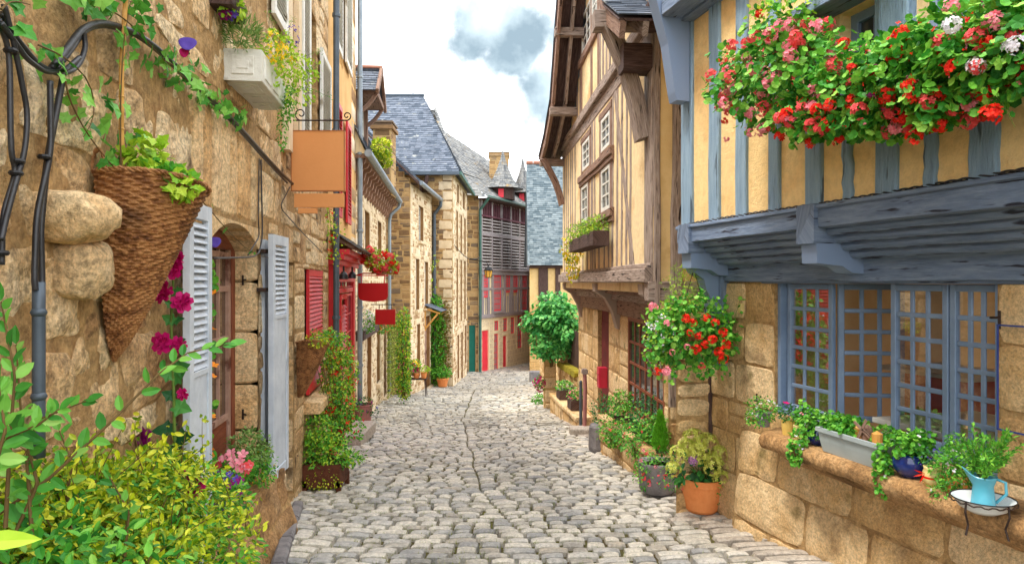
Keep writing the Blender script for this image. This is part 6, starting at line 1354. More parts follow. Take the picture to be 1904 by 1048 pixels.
mb.build('windmill', M['wood_red'], t); mb = MB(); mb.lathe([(.0, 0), (.024, 0), (.026, .05), (.0, .07)], W7.pt(a+(b-a)*.53, Z0+.11, .2), 12); mb.build('wood_slice', M['cane'], t); mb = MB(); mb.lathe([(.0, 0), (.024, 0), (.026, .05), (.0, .065)], W7.pt(a+(b-a)*.83, Z0+.11, .2), 12); mb.build('wood_slice', M['cane'], t)
t = T('blue_bowl_plant', 'round cobalt-blue glazed pot with trailing greenery right of the grey trough', 'potted plant', sillpt(1692)); c = sillpt(1692, .2)
mb = MB(); mb.lathe([(0, 0), (.04, 0), (.07, .035), (.078, .065), (.07, .10), (.062, .112), (.055, .11), (.06, .08)], c, 28); mb.build('pot', M['blue_glaze'], t, smooth=True)
bl = [(c+[0, 0, .15], (.085, .085, .065), 460), (c+W7.N*.08+W7.U*.08+[0, 0, .02], (.035, .035, .12), 220), (c-W7.U*.06+[0, 0, .19], (.06, .05, .04), 140)]; fol(t, bl, .021, 'lf_mid', 'round', droop=.5); scatter(t, bl, 26, .010, 'p_white')
t = T('cream_pot_plant', 'small cream patterned pot with a red ribbon and violet flowers on the sill', 'potted plant', sillpt(1735, .24)); c = sillpt(1735, .22)
mb = MB(); mb.lathe([(0, 0), (.034, 0), (.044, .03), (.042, .06), (.036, .078), (.04, .088), (.032, .088)], c, 24); mb.build('pot', M['cream_glaze'], t, smooth=True)
mb = MB(); mb.lathe([(.0435, .036), (.0445, .046)], c, 24); mb.leaf(np.array([c+W7.N*.045+[0, 0, .06]]*3), np.array([[-1, .3, -.4], [-.6, 0, -1], [-1, 0, .3]]), np.array([[-1., -1, 0]]*3), .05, 'narrow'); mb.build('ribbon', M['p_red'], t)
bl = [(c+[.01, .02, .12], (.05, .05, .04), 130)]; fol(t, bl, .02, 'lf_dark', 'diamond'); scatter(t, bl, 16, .012, 'p_purple')
t = T('bushy_plant', 'bushy light-green plant with white flowers between the cream pot and the enamel basin', 'potted plant', sillpt(1775)); c = sillpt(1778, .2)
mb = MB(); mb.lathe([(0, 0), (.04, 0), (.05, .07), (.042, .07)], c, 16); mb.build('pot', M['terracotta'], t)
bl = [(c+[0, 0, .10], (.085, .085, .08), 620), (c+[0, 0, .0]+W7.N*.05, (.06, .05, .05), 160), (c+[0, .02, .2], (.03, .03, .06), 110)]; fol(t, bl, .022, 'lf_blue', 'narrow'); fol(t, bl, .02, 'lf_mid', 'diamond'); scatter(t, bl, 30, .010, 'p_white')
c = W7.pt(W7.u(1828, .31), -.865, .31)
t = T('enamel_basin', 'shallow white enamel basin with a dark rim held on a wrought stand at the sill', 'basin', c-[0, 0, .06])
mb = MB(); mb.lathe([(0, -.055), (.05, -.055), (.085, -.035), (.108, 0), (.112, .002), (.104, -.001), (.08, -.028), (.05, -.045), (0, -.045)], c, 36); mb.build('bowl', M['enamel'], t, smooth=True)
mb = MB(); th = np.linspace(0, 2*math.pi, 37); mb.tube(np.stack([c[0]+.112*np.cos(th), c[1]+.112*np.sin(th), c[2]+.002+0*th], -1), .0025, 6); mb.build('rim', M['black'], t)
for k in (3.6, 4.9): mb = MB(); e = np.array([math.cos(k), math.sin(k), 0]); mb.tube([c+e*.114, c+e*.118-[0, 0, .04], c+e*.10-[0, 0, .09], c+e*.115-[0, 0, .13]], .004, 6); mb.build('stand_leg', M['iron'], t)
mb = MB(); th = np.linspace(0, 2*math.pi, 60); mb.tube(np.stack([c[0]+.115*np.cos(th), c[1]+.115*np.sin(th), c[2]-.008+.004*np.sin(th*16)], -1), .003, 5); mb.build('stand_ring', M['iron'], t)
cj = c+[0, 0, -.044]
t = T('teal_jug', 'teal enamel jug planted with a leafy green shrub standing in the white basin', 'jug', cj)
mb = MB(); n = 28; V = []
for k, (r, z) in enumerate(((.0, 0), (.042, 0), (.043, .02), (.038, .07), (.036, .095), (.046, .125), (.05, .135), (.044, .13), (.034, .1))):
    for j in range(n): th = 2*math.pi*j/n; lip = 1+(.5*max(0, math.cos(th-2.7))**8 if z > .12 else 0); zz = z+(.03*max(0, math.cos(th-2.7))**6 if z > .12 else 0); V.append(cj+[r*lip*math.cos(th), r*lip*math.sin(th), zz])
mb.add(V, [(i*n+j, i*n+(j+1) % n, (i+1)*n+(j+1) % n, (i+1)*n+j) for i in range(8) for j in range(n)]); mb.build('body', M['teal'], t, smooth=True)
mb = MB(); e = np.array([.9, -.42, 0]); mb.tube([cj+e*.045+[0, 0, .125], cj+e*.075+[0, 0, .115], cj+e*.078+[0, 0, .07], cj+e*.042+[0, 0, .03]], .006, 8); mb.build('handle', M['teal'], t, smooth=True)
mb = MB(); lf = MB()
for i in range(26):
    d = nz(np.array([R.randn()*.6, R.randn()*.6, 1.3])); L = .13+.10*R.rand(); b0 = cj+[0, 0, .11]; q = b0+d*L; mb.tube([b0, (b0+q)/2+[0, 0, .01], q], .002, 5)
    k = 20; s = .25+.75*R.rand(k); pp = b0+(q-b0)*s[:, None]; lf.leaf(pp, d*.7+rdir(k)*.9, rdir(k)+[0, 0, 1], .034, 'narrow'); lf.leaf(pp, d*.7+rdir(k)*.9, rdir(k)+[0, 0, 1], .022, 'diamond')
mb.build('stems', M['stem'], t); lf.build('foliage', M['lf_mid'], t)
# ---- left foreground: golden shrub, privet sprays, hollyhock
t = T('golden_shrub', 'low shrub with small yellow-green leaves filling the lower left corner', 'shrub', (-1.1, 2.2, -1.5))
bl = [BL(x, y, Y, 78, 60, 900, .22) for x, y, Y in ((40, 930, 1.75), (130, 925, 1.95), (225, 905, 2.2), (310, 895, 2.5), (365, 940, 2.65), (290, 985, 2.3), (170, 1000, 1.95), (60, 1020, 1.7), (380, 1030, 2.4), (250, 1060, 2.0))]
fol(t, bl, .025, 'lf_yel', 'oval', up=.7, lump=.45, var=.7)
bl2 = [(c+[.02, .05, -.05], np.array(r)*.95, 200) for c, r, n in bl]+[BL(30, 1050, 1.5, 120, 90, 260, .2), BL(180, 1060, 1.6, 120, 70, 260, .2)]; fol(t, bl2, .034, 'lf_ger', 'oval', 'lower_leaves', up=.7)
stems(t, P(180, 1250, 2.1), bl, 90, .004, 'twig', 'branches')
ml, ms = MB(), MB()
for i in range(70):
    c, r_, _n = bl[R.randint(len(bl))]; p0 = np.array(c)+np.array([R.randn()*.07, R.randn()*.1, .02]); d = np.array([R.randn()*.08, -.03+R.randn()*.06, .12+.07*R.rand()]); vine([p0, p0+d*.55, p0+d*1.1+[.02*R.randn(), 0, 0]], 13, .026, .008, ml, ms, 'oval', .0018)
ml.build('young_leaves', M['lf_yel'], t); ms.build('shoots', M['twig'], t)
mb = MB(); mb.leaf(P(-60, 1006, .6)[None], np.array([[1., .05, .02]]), np.array([[0, -1, .5]]), .062, 'long'); mb.build('near_leaf', M['lf_lime'], t)
t = T('privet', 'tall leafy sprays with larger oval leaves arching up on the far left of the shrub', 'shrub', (-1.1, 1.6, -1.5))
ml, ms = MB(), MB()
def spray(pts, Y, n, size, side=True):
    pp = np.array([P(x, y, Y+dy) for x, y, dy in pts]); tt = np.linspace(0, 1, 30); t0 = np.linspace(0, 1, len(pp)); q = np.stack([np.interp(tt, t0, pp[:, i]) for i in range(3)], -1); ms.tube(q, .0045, 6, 0, .0015)
    for k in range(n):
        f = .08+.92*(k+.5)/n; i = int(f*29); d = nz(q[min(29, i+1)]-q[max(0, i-1)]); s = 1 if k % 2 else -1; sd = np.cross(d, [0, -1, 0])*s
        ml.leaf(q[i][None], (d*.6+sd*(1.0-.5*f)+R.randn(3)*.25)[None], (np.array([.1, -.9, .6])+R.randn(3)*.35)[None], size*(1.05-.35*f)*(.85+.3*R.rand()), 'oval')
    ml.leaf(q[-1][None], d[None], np.array([[0, -.8, .6]]), size*.9, 'oval')
spray([(-10, 960, 0), (90, 890, .05), (200, 790, .1), (300, 690, .2), (350, 655, .25), (425, 640, .3)], 1.5, 24, .052)
spray([(10, 980, 0), (20, 800, 0), (28, 700, 0), (2, 560, 0)], 1.45, 24, .052); spray([(60, 1000, 0), (50, 850, 0), (70, 780, 0), (160, 745, 0)], 1.5, 16, .045)
spray([(-20, 900, 0), (10, 800, 0), (-5, 700, 0)], 1.3, 18, .048); spray([(-30, 850, 0), (20, 810, 0), (70, 790, 0), (110, 760, 0)], 1.35, 16, .045); spray([(0, 1050, 0), (70, 900, 0), (40, 780, 0), (30, 640, 0)], 1.5, 20, .048)
spray([(140, 1060, 0), (120, 950, 0), (135, 860, 0), (110, 800, 0)], 1.8, 14, .05); spray([(230, 1050, 0), (240, 950, 0), (200, 880, 0)], 1.9, 12, .05)
ml.build('leaves', M['lf_blue'], t); ms.build('stems', M['twig'], t)
t = T('hollyhock', 'tall hollyhock with double magenta flowers in front of the near louvred shutter', 'flower', P(326, 1000, 2.62))
mb = MB(); q = [P(x, y, 2.62) for x, y in ((326, 1060), (328, 900), (324, 780), (322, 690), (318, 600), (322, 520), (330, 470))]; mb.tube(q, .007, 8, 0, .004); mb.tube([P(326, 870, 2.62), P(295, 850, 2.6), P(265, 812, 2.58)], .004, 6); mb.build('stem', M['stem'], t)
mb = MB()
for (x, y, s, dx) in ((345, 680, .07, 1), (300, 690, .06, -1), (350, 745, .075, 1), (300, 790, .08, -1), (358, 810, .085, 1), (310, 830, .08, -1), (350, 630, .05, 1), (305, 590, .05, -1), (345, 590, .045, 1), (300, 560, .04, -1), (340, 860, .09, 1), (300, 880, .08, -1), (335, 535, .04, 1), (350, 700, .06, 1), (312, 730, .05, -1)):
    p0 = P(324, y+8, 2.62); mb.leaf(p0[None], np.array([[dx*1., -.2, .25+R.randn()*.3]]), np.array([[.2*dx, -.9, .5]])+R.randn(1, 3)*.2, s, 'ivy')
mb.build('leaves', M['lf_dark'], t)
for (x, y, r, m) in ((320, 497, .042, 'p_mag'), (305, 543, .042, 'p_mag'), (338, 562, .032, 'p_mag'), (303, 637, .034, 'p_mag'), (333, 643, .042, 'p_mag'), (341, 732, .028, 'p_mag'), (262, 814, .044, 'p_plum'), (363, 905, .034, 'p_mag'), (327, 912, .026, 'p_plum'), (350, 880, .02, 'p_mag'), (300, 520, .024, 'p_mag'), (330, 480, .026, 'p_mag')):
    flower(t, P(x, y, 2.56), M[m], 'double', r*1.15, d=np.array([.25*R.randn(), -1, .15+.2*R.randn()]))
# ---- wicker cone with vine
def cone_basket(label, top, W, H, tilt, shear=.1):
    t = T('wicker_basket', label, 'basket', top-[0, 0, H]); mb = MB(); nt_, nr = 120, 130; V = []
    th = np.linspace(0, 2*math.pi, nt_, endpoint=False); ks = np.linspace(0, 1, nr)
    Kk, TH = np.meshgrid(ks, th, indexing='ij'); rad = W*(1-Kk)**.62*(1-.12*Kk)+.012
    row = np.floor(Kk*(nr-1)/2.0); weave = np.sin(TH*nt_/6+np.pi*row); prof_ = np.abs(np.sin(np.pi*Kk*(nr-1)/2.0+.001))
    rad = rad+.005*weave*np.where(Kk < .97, 1, 0)+.002*prof_
    x = rad*np.cos(TH); y = rad*np.sin(TH); z = -H*Kk-tilt*x*(1-Kk)
    Vv = np.stack([x*W1.U[0]+y*W1.N[0], x*W1.U[1]+y*W1.N[1], z], -1)
    
    V = top+Vv; V = V-W1.N*(shear*Kk[..., None]); dd_ = (V-W1.O)@W1.N; V = V+np.maximum(0, .025-dd_)[..., None]*W1.N; i, j = np.meshgrid(np.arange(nr-1), np.arange(nt_), indexing='ij'); j2 = (j+1) % nt_
    mb.addnp(V.reshape(-1, 3), np.stack([i*nt_+j, i*nt_+j2, (i+1)*nt_+j2, (i+1)*nt_+j], -1).reshape(-1, 4)); mb.build('woven_cone', M['wicker'], t)
    mb = MB(); rim = V[0]; n = len(rim)
    for s in range(3):
        a = np.linspace(0, 1, n+1)*2*math.pi*22+s*2.09; rr = np.vstack([rim, rim[:1]]); mb.tube(rr+np.stack([0*a, 0*a, .006*np.sin(a)], -1)+nz(rr-top)*(.006*np.cos(a))[:, None], .0045, 5)
    mb.build('rim', M['wicker'], t); return t
top = P(275, 345, 2.33); t = cone_basket('large brown wicker cone hanging on the near granite wall with a vine growing from it', top, .175, .60, .14, .13)
mb = MB(); th = np.linspace(0, math.pi, 14)
for s in range(3): mb.tube(np.stack([P(200, 325, 2.25)[0]+.022*np.cos(th), 2.2+0*th+.006*np.sin(th*6+s*2), P(200, 325, 2.25)[2]+.075*np.sin(th)+.005*np.cos(th*7+s*2)], -1), .004, 5)
mb.build('hanging_loop', M['wicker'], t)
mb = MB(); mb.lathe([(0, 0), (.17, 0)], top-[0, 0, .04], 16); mb.build('soil', M['soil'], t)
bl = [BL(300, 335, 2.3, 52, 24, 240, .09), BL(275, 285, 2.32, 32, 40, 90, .06), BL(345, 350, 2.25, 22, 14, 40, .05)]; fol(t, bl, .036, 'lf_lime', 'ivy'); fol(t, bl[:1], .030, 'lf_mid', 'round', 'lower_leaves')
mb = MB(); cq = [P(x, y, 2.3) for x, y in ((229, 360), (226, 240), (226, 120), (235, -20))]; mb.tube(cq, .008, 8)
for c in (cq[1], (cq[0]+cq[1])/2, (cq[1]+cq[2])/2, cq[2]): mb.lathe([(.008, -.004), (.0105, 0), (.008, .004)], c, 10)
mb.build('bamboo_cane', M['cane'], t)
t = T('wicker_basket', None, None, (0, 0, 0)); bpy.data.objects.remove(t)
top = P(580, 640, 5.7); t = cone_basket('smaller dark wicker cone hanging beyond the second louvred shutter', top, .12, .44, .32)
bl = [BL(590, 630, 5.6, 18, 12, 120, .06)]; fol(t, bl, .03, 'lf_yel', 'diamond')
# ---- morning-glory vine across the wall
t = T('climbing_vine', 'climbing vine with heart-shaped leaves and one blue flower across the upper left granite wall', 'vine', P(150, 300, 2.1))
ml, ms = MB(), MB()
def wp(pts, w=.07): return [W1.pt(W1.u(x, w), W1.z(x, y, w), w) for x, y in pts]
for pts, n, sz_, sp in (([(130, -20), (215, 20), (260, 60), (300, 110), (350, 150), (390, 185), (430, 205), (455, 222)], 74, .052, .030), ([(300, 110), (340, 130), (380, 170), (420, 200)], 44, .05, .035), ([(226, 330), (222, 240), (226, 130), (232, 40), (250, -20)], 26, .045, .03), ([(60, 80), (100, 95), (150, 120), (190, 180), (170, 240), (150, 260)], 22, .05, .03), ([(120, 140), (130, 200), (190, 290), (240, 340)], 14, .045, .03), ([(150, 0), (180, -10), (240, 0), (290, 20)], 26, .05, .03), ([(350, 345), (400, 400), (440, 450), (490, 488), (540, 478)], 8, .035, .01), ([(250, 230), (280, 280), (320, 330), (350, 350)], 18, .042, .02), ([(0, 20), (20, 0), (60, 10)], 10, .05, .03)):
    vine(wp(pts), n, sz_, sp, ml, ms, r=.003, out=W1.N)
ml.build('leaves', M['lf_blue'], t); ms.build('stems', M['twig'], t)
def trumpet(par, p, r, m, d):
    mb = MB(); mb.lathe([(.003, -r*1.1), (r*.2, -r*.5), (r*.45, -.1*r), (r, .12*r), (r*.98, .14*r), (r*.4, -.08*r)], (0, 0, 0), 15, noise=.08); o = mb.build('flower_head', M[m], par, origin=(0, 0, 0), smooth=True); o.location = np.asarray(p)-WL[par]; o.rotation_euler = Vector(d).to_track_quat('Z', 'Y').to_euler()
trumpet(t, P(349, 82, 2.75), .034, 'p_purple', (.3, -1, .5)); trumpet(t, P(342, 98, 2.75), .018, 'p_mag', (.6, -1, -.3)); trumpet(t, P(400, 450, 3.2), .026, 'p_purple', (.3, -1, .3))
# ---- cables
t = T('cable_bundle', 'bundle of thick black cables looping and running along the near left wall', 'cable', P(80, 500, 1.85))
def cab(pts, r, w=.05, name='cable'): mb = MB(); q = np.array(wp(pts, w)); tt = np.linspace(0, 1, 40); t0 = np.linspace(0, 1, len(q)); q = np.stack([np.interp(tt, t0, q[:, i]) for i in range(3)], -1); k = np.ones(5)/5; q2 = np.vstack([q[:1]]*2+[q]+[q[-1:]]*2); q = np.stack([np.convolve(q2[:, i], k, 'valid') for i in range(3)], -1); mb.tube(q, r, 8); return mb.build(name, M['cable'], t, smooth=True)
cab([(90, 135), (130, 85), (160, 40), (220, 45), (280, 75), (350, 145), (390, 180), (450, 240), (488, 285), (540, 340), (566, 358)], .010)
cab([(95, 140), (135, 90), (162, 46), (222, 50), (282, 82), (350, 152), (395, 190), (450, 247), (488, 292), (540, 346)], .008, .04)
cab([(0, 20), (22, 60), (45, 90), (75, 125), (115, 140), (145, 125), (160, 90), (155, 55)], .008); cab([(0, 40), (25, 75), (50, 110), (85, 135), (120, 132), (150, 105)], .007, .06)
cab([(-5, 30), (18, 95), (20, 280), (30, 320), (5, 400), (3, 500)], .007); cab([(5, 0), (25, 75), (40, 150), (52, 210), (47, 280), (32, 330), (10, 410), (2, 450)], .007, .06)
cab([(93, 142), (95, 280), (68, 400), (64, 515), (66, 540)], .008, .06); cab([(118, 140), (88, 295), (75, 425), (78, 524), (74, 545)], .009, .05)
cab([(485, 290), (487, 380), (488, 440), (482, 470), (470, 478), (390, 480)], .005); cab([(482, 290), (480, 400), (482, 440), (460, 476)], .004, .04)
cab([(540, 346), (520, 385), (560, 430), (600, 470)], .004, .03)
mb = MB(); mb.tube([W1.pt(W1.u(72, .06), z, .06) for z in np.linspace(0, -.46, 6)], .0155, 12); mb.lathe([(.0155, -.01), (.02, 0), (.0155, .01)], W1.pt(W1.u(72, .06), -.08, .06), 12); mb.lathe([(.0155, -.01), (.02, 0), (.0155, .01)], W1.pt(W1.u(72, .06), -.3, .06), 12); mb.build('conduit', M['lead_dark'], t, smooth=True)
for (x, y) in ((20, 95), (30, 322), (33, 300), (82, 292), (3, 470)): mb = MB(); mb.lathe([(.014, -.006), (.017, 0), (.014, .006)], wp([(x, y)], .055)[0], 10); mb.build('cable_tie', M['black'], t)
# ---- painted planter high on the left wall
t = T('window_box', 'white panelled wooden box of rosemary and yellow flowers high on the left wall', 'window box', W1.pt(3.95, 1.08, .1)); a, b = W1.u(415), W1.u(526, .19)
mb = MB(); W1.box(mb, a, b, 1.08, 1.25, 0, .2, bev=.004)
for (c, d) in ((.03, .17),): mb.box(W1.pt(a-.003, 1.165, .10), (.055, .05, .004), (W1.N, W1.V, W1.U), bev=.002); mb.box(W1.pt(a-.008, 1.165, .10), (.03, .022, .004), (W1.N, W1.V, W1.U), bev=.002)
for k in range(3): u = a+.06+k*.2; W1.box(mb, u, u+.15, 1.11, 1.22, .199, .206, bev=.002); W1.box(mb, u, u+.15, 1.074, 1.081, .04, .16, bev=.002); W1.box(mb, u+.03, u+.12, 1.07, 1.075, .07, .13, bev=.002)
mb.build('box', M['white'], t)
fol(t, [BL(450, 62, 3.65, 34, 30, 600, .1)], .04, 'lf_grey', 'narrow', 'rosemary', up=1, droop=-.8); fol(t, [BL(520, 105, 3.95, 36, 50, 420, .12), BL(560, 130, 4.2, 34, 22, 170, .1), BL(545, 175, 4.2, 40, 16, 140, .1)], .028, 'lf_lime', 'diamond'); fol(t, [BL(540, 190, 4.2, 10, 36, 220, .05)], .02, 'lf_mid', 'diamond', 'trailing_plant', droop=1); fol(t, [BL(525, 235, 4.25, 8, 45, 170, .04)], .02, 'lf_mid', 'diamond', 'trailing_plant', droop=1)
ml, ms = MB(), MB()
for (x, y, ex, ey) in ((530, 90, 545, 30), (540, 120, 600, 95), (550, 160, 610, 180), (520, 100, 500, 20), (560, 150, 590, 120)): vine([P(x, y, 4.1), P((x+ex)/2, (y+ey)/2-5, 4.15), P(ex, ey, 4.2)], 40, .022, .012, ml, ms, 'narrow', .002)
ml.build('lavender_shoots', M['lf_mid'], t); ms.build('stems', M['stem'], t)
scatter(t, [BL(508, 90, 3.8, 14, 30, 1, .08), BL(530, 105, 3.9, 14, 22, 1, .08)], 60, .016, 'p_yel'); scatter(t, [BL(545, 70, 4.15, 12, 25, 1, .05)], 20, .012, 'p_purple')
t = T('window_box', 'small box of violet and magenta flowers at the very top of the left wall', 'window box', P(410, 15, 3.4)); mb = MB(); W1.box(mb, W1.u(385), W1.u(415), 1.38, 1.48, .0, .12); mb.build('box', M['wood_dark'], t); bl = [BL(425, 12, 3.5, 24, 18, 130, .08)]; fol(t, bl, .035, 'lf_lime', 'oval'); blooms(t, bl, 6, ['p_mag', 'p_plum', 'p_purple'], kind='star', r=.025)
# ---- hanging signs
def bracket(par, a, b, scroll=1): mb = MB(); mb.tube([a, b], .006, 6); mb.tube(helix(b+[0, 0, .035], .035, .008, 1.2, np.array([0, 0, -1.]), np.array([1., 0, 0])), .005, 6); mb.tube(helix(a+[.09, 0, .05], .05, .01, 1.2, np.array([0, 0, -1.]), np.array([-1., 0, 0])), .005, 6); return mb.build('bracket', M['iron'], par)
Y = 5.35; t = T('hanging_sign', 'blank tan square sign with two smaller boards below hanging from a scrolled bracket', 'sign', P(591, 390, Y))
bracket(t, P(538, 224, Y), P(645, 224, Y))
for nm, x0, y0, x1, y1 in (('board', 542, 243, 642, 356), ('lower_board', 548, 360, 640, 386), ('name_board', 555, 387, 590, 397)):
    a, b = P(x0, y1, Y), P(x1, y0, Y); mb = MB(); mb.box((a+b)/2, ((b[0]-a[0])/2, .014, (b[2]-a[2])/2), bev=.003); o = mb.build(nm, M['tan'], t)
    if nm == 'board':
        mb = MB(); e = .008
        for q in ((a[0], b[0], b[2]-e, b[2]), (a[0], b[0], a[2], a[2]+e)): mb.box(((q[0]+q[1])/2, Y-.014, (q[2]+q[3])/2), ((q[1]-q[0])/2, .004, e/2))
        for x in (a[0]+e/2, b[0]-e/2): mb.box((x, Y-.0135, (a[2]+b[2])/2), (e/2, .0035, (b[2]-a[2])/2-e))
        mb.build('rim', M['tan_rim'], o)
mb = MB()
for x in (556, 630): mb.tube([P(x, 224, Y), P(x, 243, Y)], .003, 5); mb.tube([P(x, 356, Y), P(x, 360, Y)], .003, 5)
mb.build('chain', M['iron'], t)
Y = 9.4; t = T('hanging_sign', 'blank red sign with scalloped corners hanging over the red shop front', 'sign', P(693, 562, Y)); a, b = P(666, 561, Y), P(721, 526, Y); c = .05
mb = MB(); pts = [(a[0], b[2]), (a[0], a[2]+c*1.6), (a[0]+.02, a[2]+c*.7), (a[0]+.07, a[2]+.015), ((a[0]+b[0])/2, a[2]), (b[0]-.07, a[2]+.015), (b[0]-.02, a[2]+c*.7), (b[0], a[2]+c*1.6), (b[0], b[2])]; mb.poly([(x, Y, z) for x, z in pts], (0, .03, 0)); mb.build('board', M['sign_red'], t)
mb = MB(); mb.tube([P(659, 512, Y), P(722, 512, Y)], .008, 6); mb.tube([P(672, 512, Y), P(672, 527, Y)], .006, 5); mb.tube([P(715, 512, Y), P(715, 527, Y)], .006, 5); mb.build('bracket', M['red'], t)
Y = 11.2; t = T('hanging_sign', 'small plain red rectangular sign below and behind the scalloped one', 'sign', P(716, 603, Y)); a, b = P(698, 603, Y), P(735, 575, Y); mb = MB(); mb.box((a+b)/2, ((b[0]-a[0])/2, .015, (b[2]-a[2])/2)); mb.build('board', M['sign_red'], t); mb = MB(); mb.tube([P(690, 566, Y), P(735, 566, Y)], .008, 6); mb.tube([P(728, 566, Y), P(728, 576, Y)], .005, 5); mb.tube([P(705, 566, Y), P(705, 576, Y)], .005, 5); mb.build('bracket', M['iron'], t)
# ---- hanging geraniums over the red sign
t = T('hanging_basket', 'bright basket of coral geraniums above the scalloped red sign on the left', 'hanging basket', P(708, 505, 9.6)); bl = [BL(708, 486, 9.6, 27, 19, 420, .2), BL(690, 475, 9.6, 14, 12, 120, .1), BL(728, 492, 9.6, 12, 16, 120, .1)]; mb = MB(); mb.lathe([(.04, -.1), (.15, 0), (.14, 0)], P(708, 500, 9.6), 14); mb.build('basket', M['wicker'], t)
fol(t, bl, .055, 'lf_lime', 'diamond'); blooms(t, bl, 34, ['p_coral', 'p_red', 'p_coral'], r=.038)
mb = MB(); mb.tube([P(676, 508, 9.6), P(740, 508, 9.6)], .01, 5); mb.tube([P(662, 512, 9.6), P(676, 508, 9.6)], .01, 5); mb.build('bracket', M['red'], t)
# ---- window ledge flowers by the arched window
def ledge(px, py, Y): return P(px, py, Y)
t = T('sedum', 'dome of small grey-green leaves on the plinth under the arched window', 'plant', P(462, 870, 4.0)); fol(t, [BL(463, 838, 4.0, 36, 34, 900, .12)], .026, 'lf_grey', 'diamond', up=1)
t = T('pink_petunias', 'cluster of pink petunias in front of the grey-green dome on the plinth', 'flower', P(445, 900, 3.7)); bl = [BL(440, 875, 3.7, 34, 24, 300, .1)]; fol(t, bl, .03, 'lf_mid', 'diamond'); blooms(t, [BL(440, 862, 3.65, 30, 18, 1, .06)], 24, ['p_pink', 'p_pink', 'p_coral'], kind='star', r=.026)
t = T('violet_flowers', 'violet and plum flowers spilling over the plinth near the golden shrub', 'flower', P(420, 950, 3.4)); bl = [BL(418, 915, 3.4, 34, 34, 420, .12)]; fol(t, bl, .028, 'lf_mid', 'diamond'); blooms(t, [BL(418, 905, 3.35, 32, 26, 1, .08)], 16, ['p_purple', 'p_plum', 'p_purple'], kind='star', r=.022); scatter(t, bl, 30, .012, 'p_purple')
t = T('yellow_flowers', 'leafy plant dotted with yellow flowers at the far corner of the plinth', 'flower', P(488, 900, 4.2)); bl = [BL(486, 868, 4.2, 22, 36, 420, .1)]; fol(t, bl, .024, 'lf_mid', 'diamond'); scatter(t, bl, 40, .014, 'p_yel')
t = T('nasturtium', 'thin climbing plant with orange flowers up the edge of the arched window', 'flower', P(394, 860, 3.35)); ml, ms = MB(), MB(); vine([P(396, 860, 3.4), P(390, 740, 3.4), P(394, 620, 3.4), P(392, 470, 3.4)], 46, .035, .018, ml, ms, 'round', .003); ml.build('leaves', M['lf_mid'], t); ms.build('stem', M['stem'], t)
for y in (545, 612, 680, 775, 840, 848, 700): flower(t, P(393+R.randint(-4, 5), y, 3.33), M['p_orange'], 'star', .024)
# ---- planter and climber by the red shutter
g = G(600, 908); t = T('wooden_planter', 'square brown planter overflowing with bright ferny foliage by the left wall', 'planter', g); mb = MB(); mb.box(g+[0, .12, .12], (.165, .17, .10), bev=.008)
for x in (-.15, .15): mb.box(g+[x, -.03, .02], (.02, .02, .06)); mb.box(g+[x, .27, .02], (.02, .02, .06))
mb.build('box', M['rust_box'], t); Y = g[1]+.12
bl = [BL(600, 845, Y, 44, 42, 860, .18), BL(592, 800, Y, 34, 30, 340, .14), BL(640, 850, Y-.05, 40, 16, 160, .1)]; fol(t, bl, .038, 'lf_mid', 'oval', up=.8); fol(t, bl, .03, 'lf_lime', 'diamond', 'young_leaves'); fol(t, [BL(600, 892, Y-.2, 34, 16, 110, .04)], .022, 'lf_yel', 'diamond', 'trailing_plant', droop=1)
stems(t, g+[0, .1, .2], bl, 20)
t = T('climbing_plant', 'tall mass of climbing foliage with red flowers between the red shutter and shop front', 'climbing plant', P(625, 810, 6.6))
bl = [BL(622, 650, 7.0, 32, 36, 480, .18), BL(630, 700, 6.9, 32, 42, 560, .18), BL(625, 755, 6.7, 36, 42, 620, .18), BL(645, 785, 6.6, 30, 34, 380, .16), BL(600, 630, 6.5, 30, 16, 200, .1)]; fol(t, bl, .036, 'lf_mid', 'diamond'); fol(t, bl[:3], .034, 'lf_lime', 'diamond', 'young_leaves'); stems(t, P(628, 830, 6.6), bl, 26, .005, 'twig')
scatter(t, [bl[1], bl[2], bl[3]], 70, .022, 'p_red'); scatter(t, bl[:2], 26, .018, 'p_purple'); scatter(t, bl[1:4], 24, .018, 'p_orange')
t = T('climbing_plant', 'wisps of yellow-green climber hanging beside the dark drainpipe above the red shop', 'climbing plant', P(612, 470, 7.5)); ml, ms = MB(), MB(); vine([P(612, 390, 7.5), P(616, 430, 7.5), P(620, 480, 7.5)], 150, .034, .05, ml, ms, 'diamond'); vine([P(600, 420, 7.4), P(580, 410, 7.0), P(560, 400, 6.8)], 30, .03, .03, ml, ms, 'diamond'); ml.build('leaves', M['lf_lime'], t); ms.build('stems', M['twig'], t); scatter(t, [BL(614, 430, 7.45, 14, 40, 1, .06)], 22, .016, 'p_red')
g = G(675, 797); t = T('red_clay_pot', 'tall dusty red pot with a drooping flowering stem beside the pale doorstep', 'potted plant', g); mb = MB(); mb.lathe([(0, 0), (.11, 0), (.13, .2), (.145, .36), (.155, .37), (.155, .39), (.14, .39), (.13, .3)], g, 22); mb.build('pot', M['clay_red'], t); mb = MB(); mb.lathe([(0, .35), (.135, .35)], g, 14); mb.build('soil', M['soil'], t)
bl = [(g+[0, -.02, .44], (.14, .1, .07), 110), (g+[.17, -.08, .30], (.09, .06, .07), 60)]; fol(t, bl, .036, 'lf_dark', 'diamond'); blooms(t, bl, 7, ['p_purple', 'p_red', 'p_plum'], kind='star', r=.024)
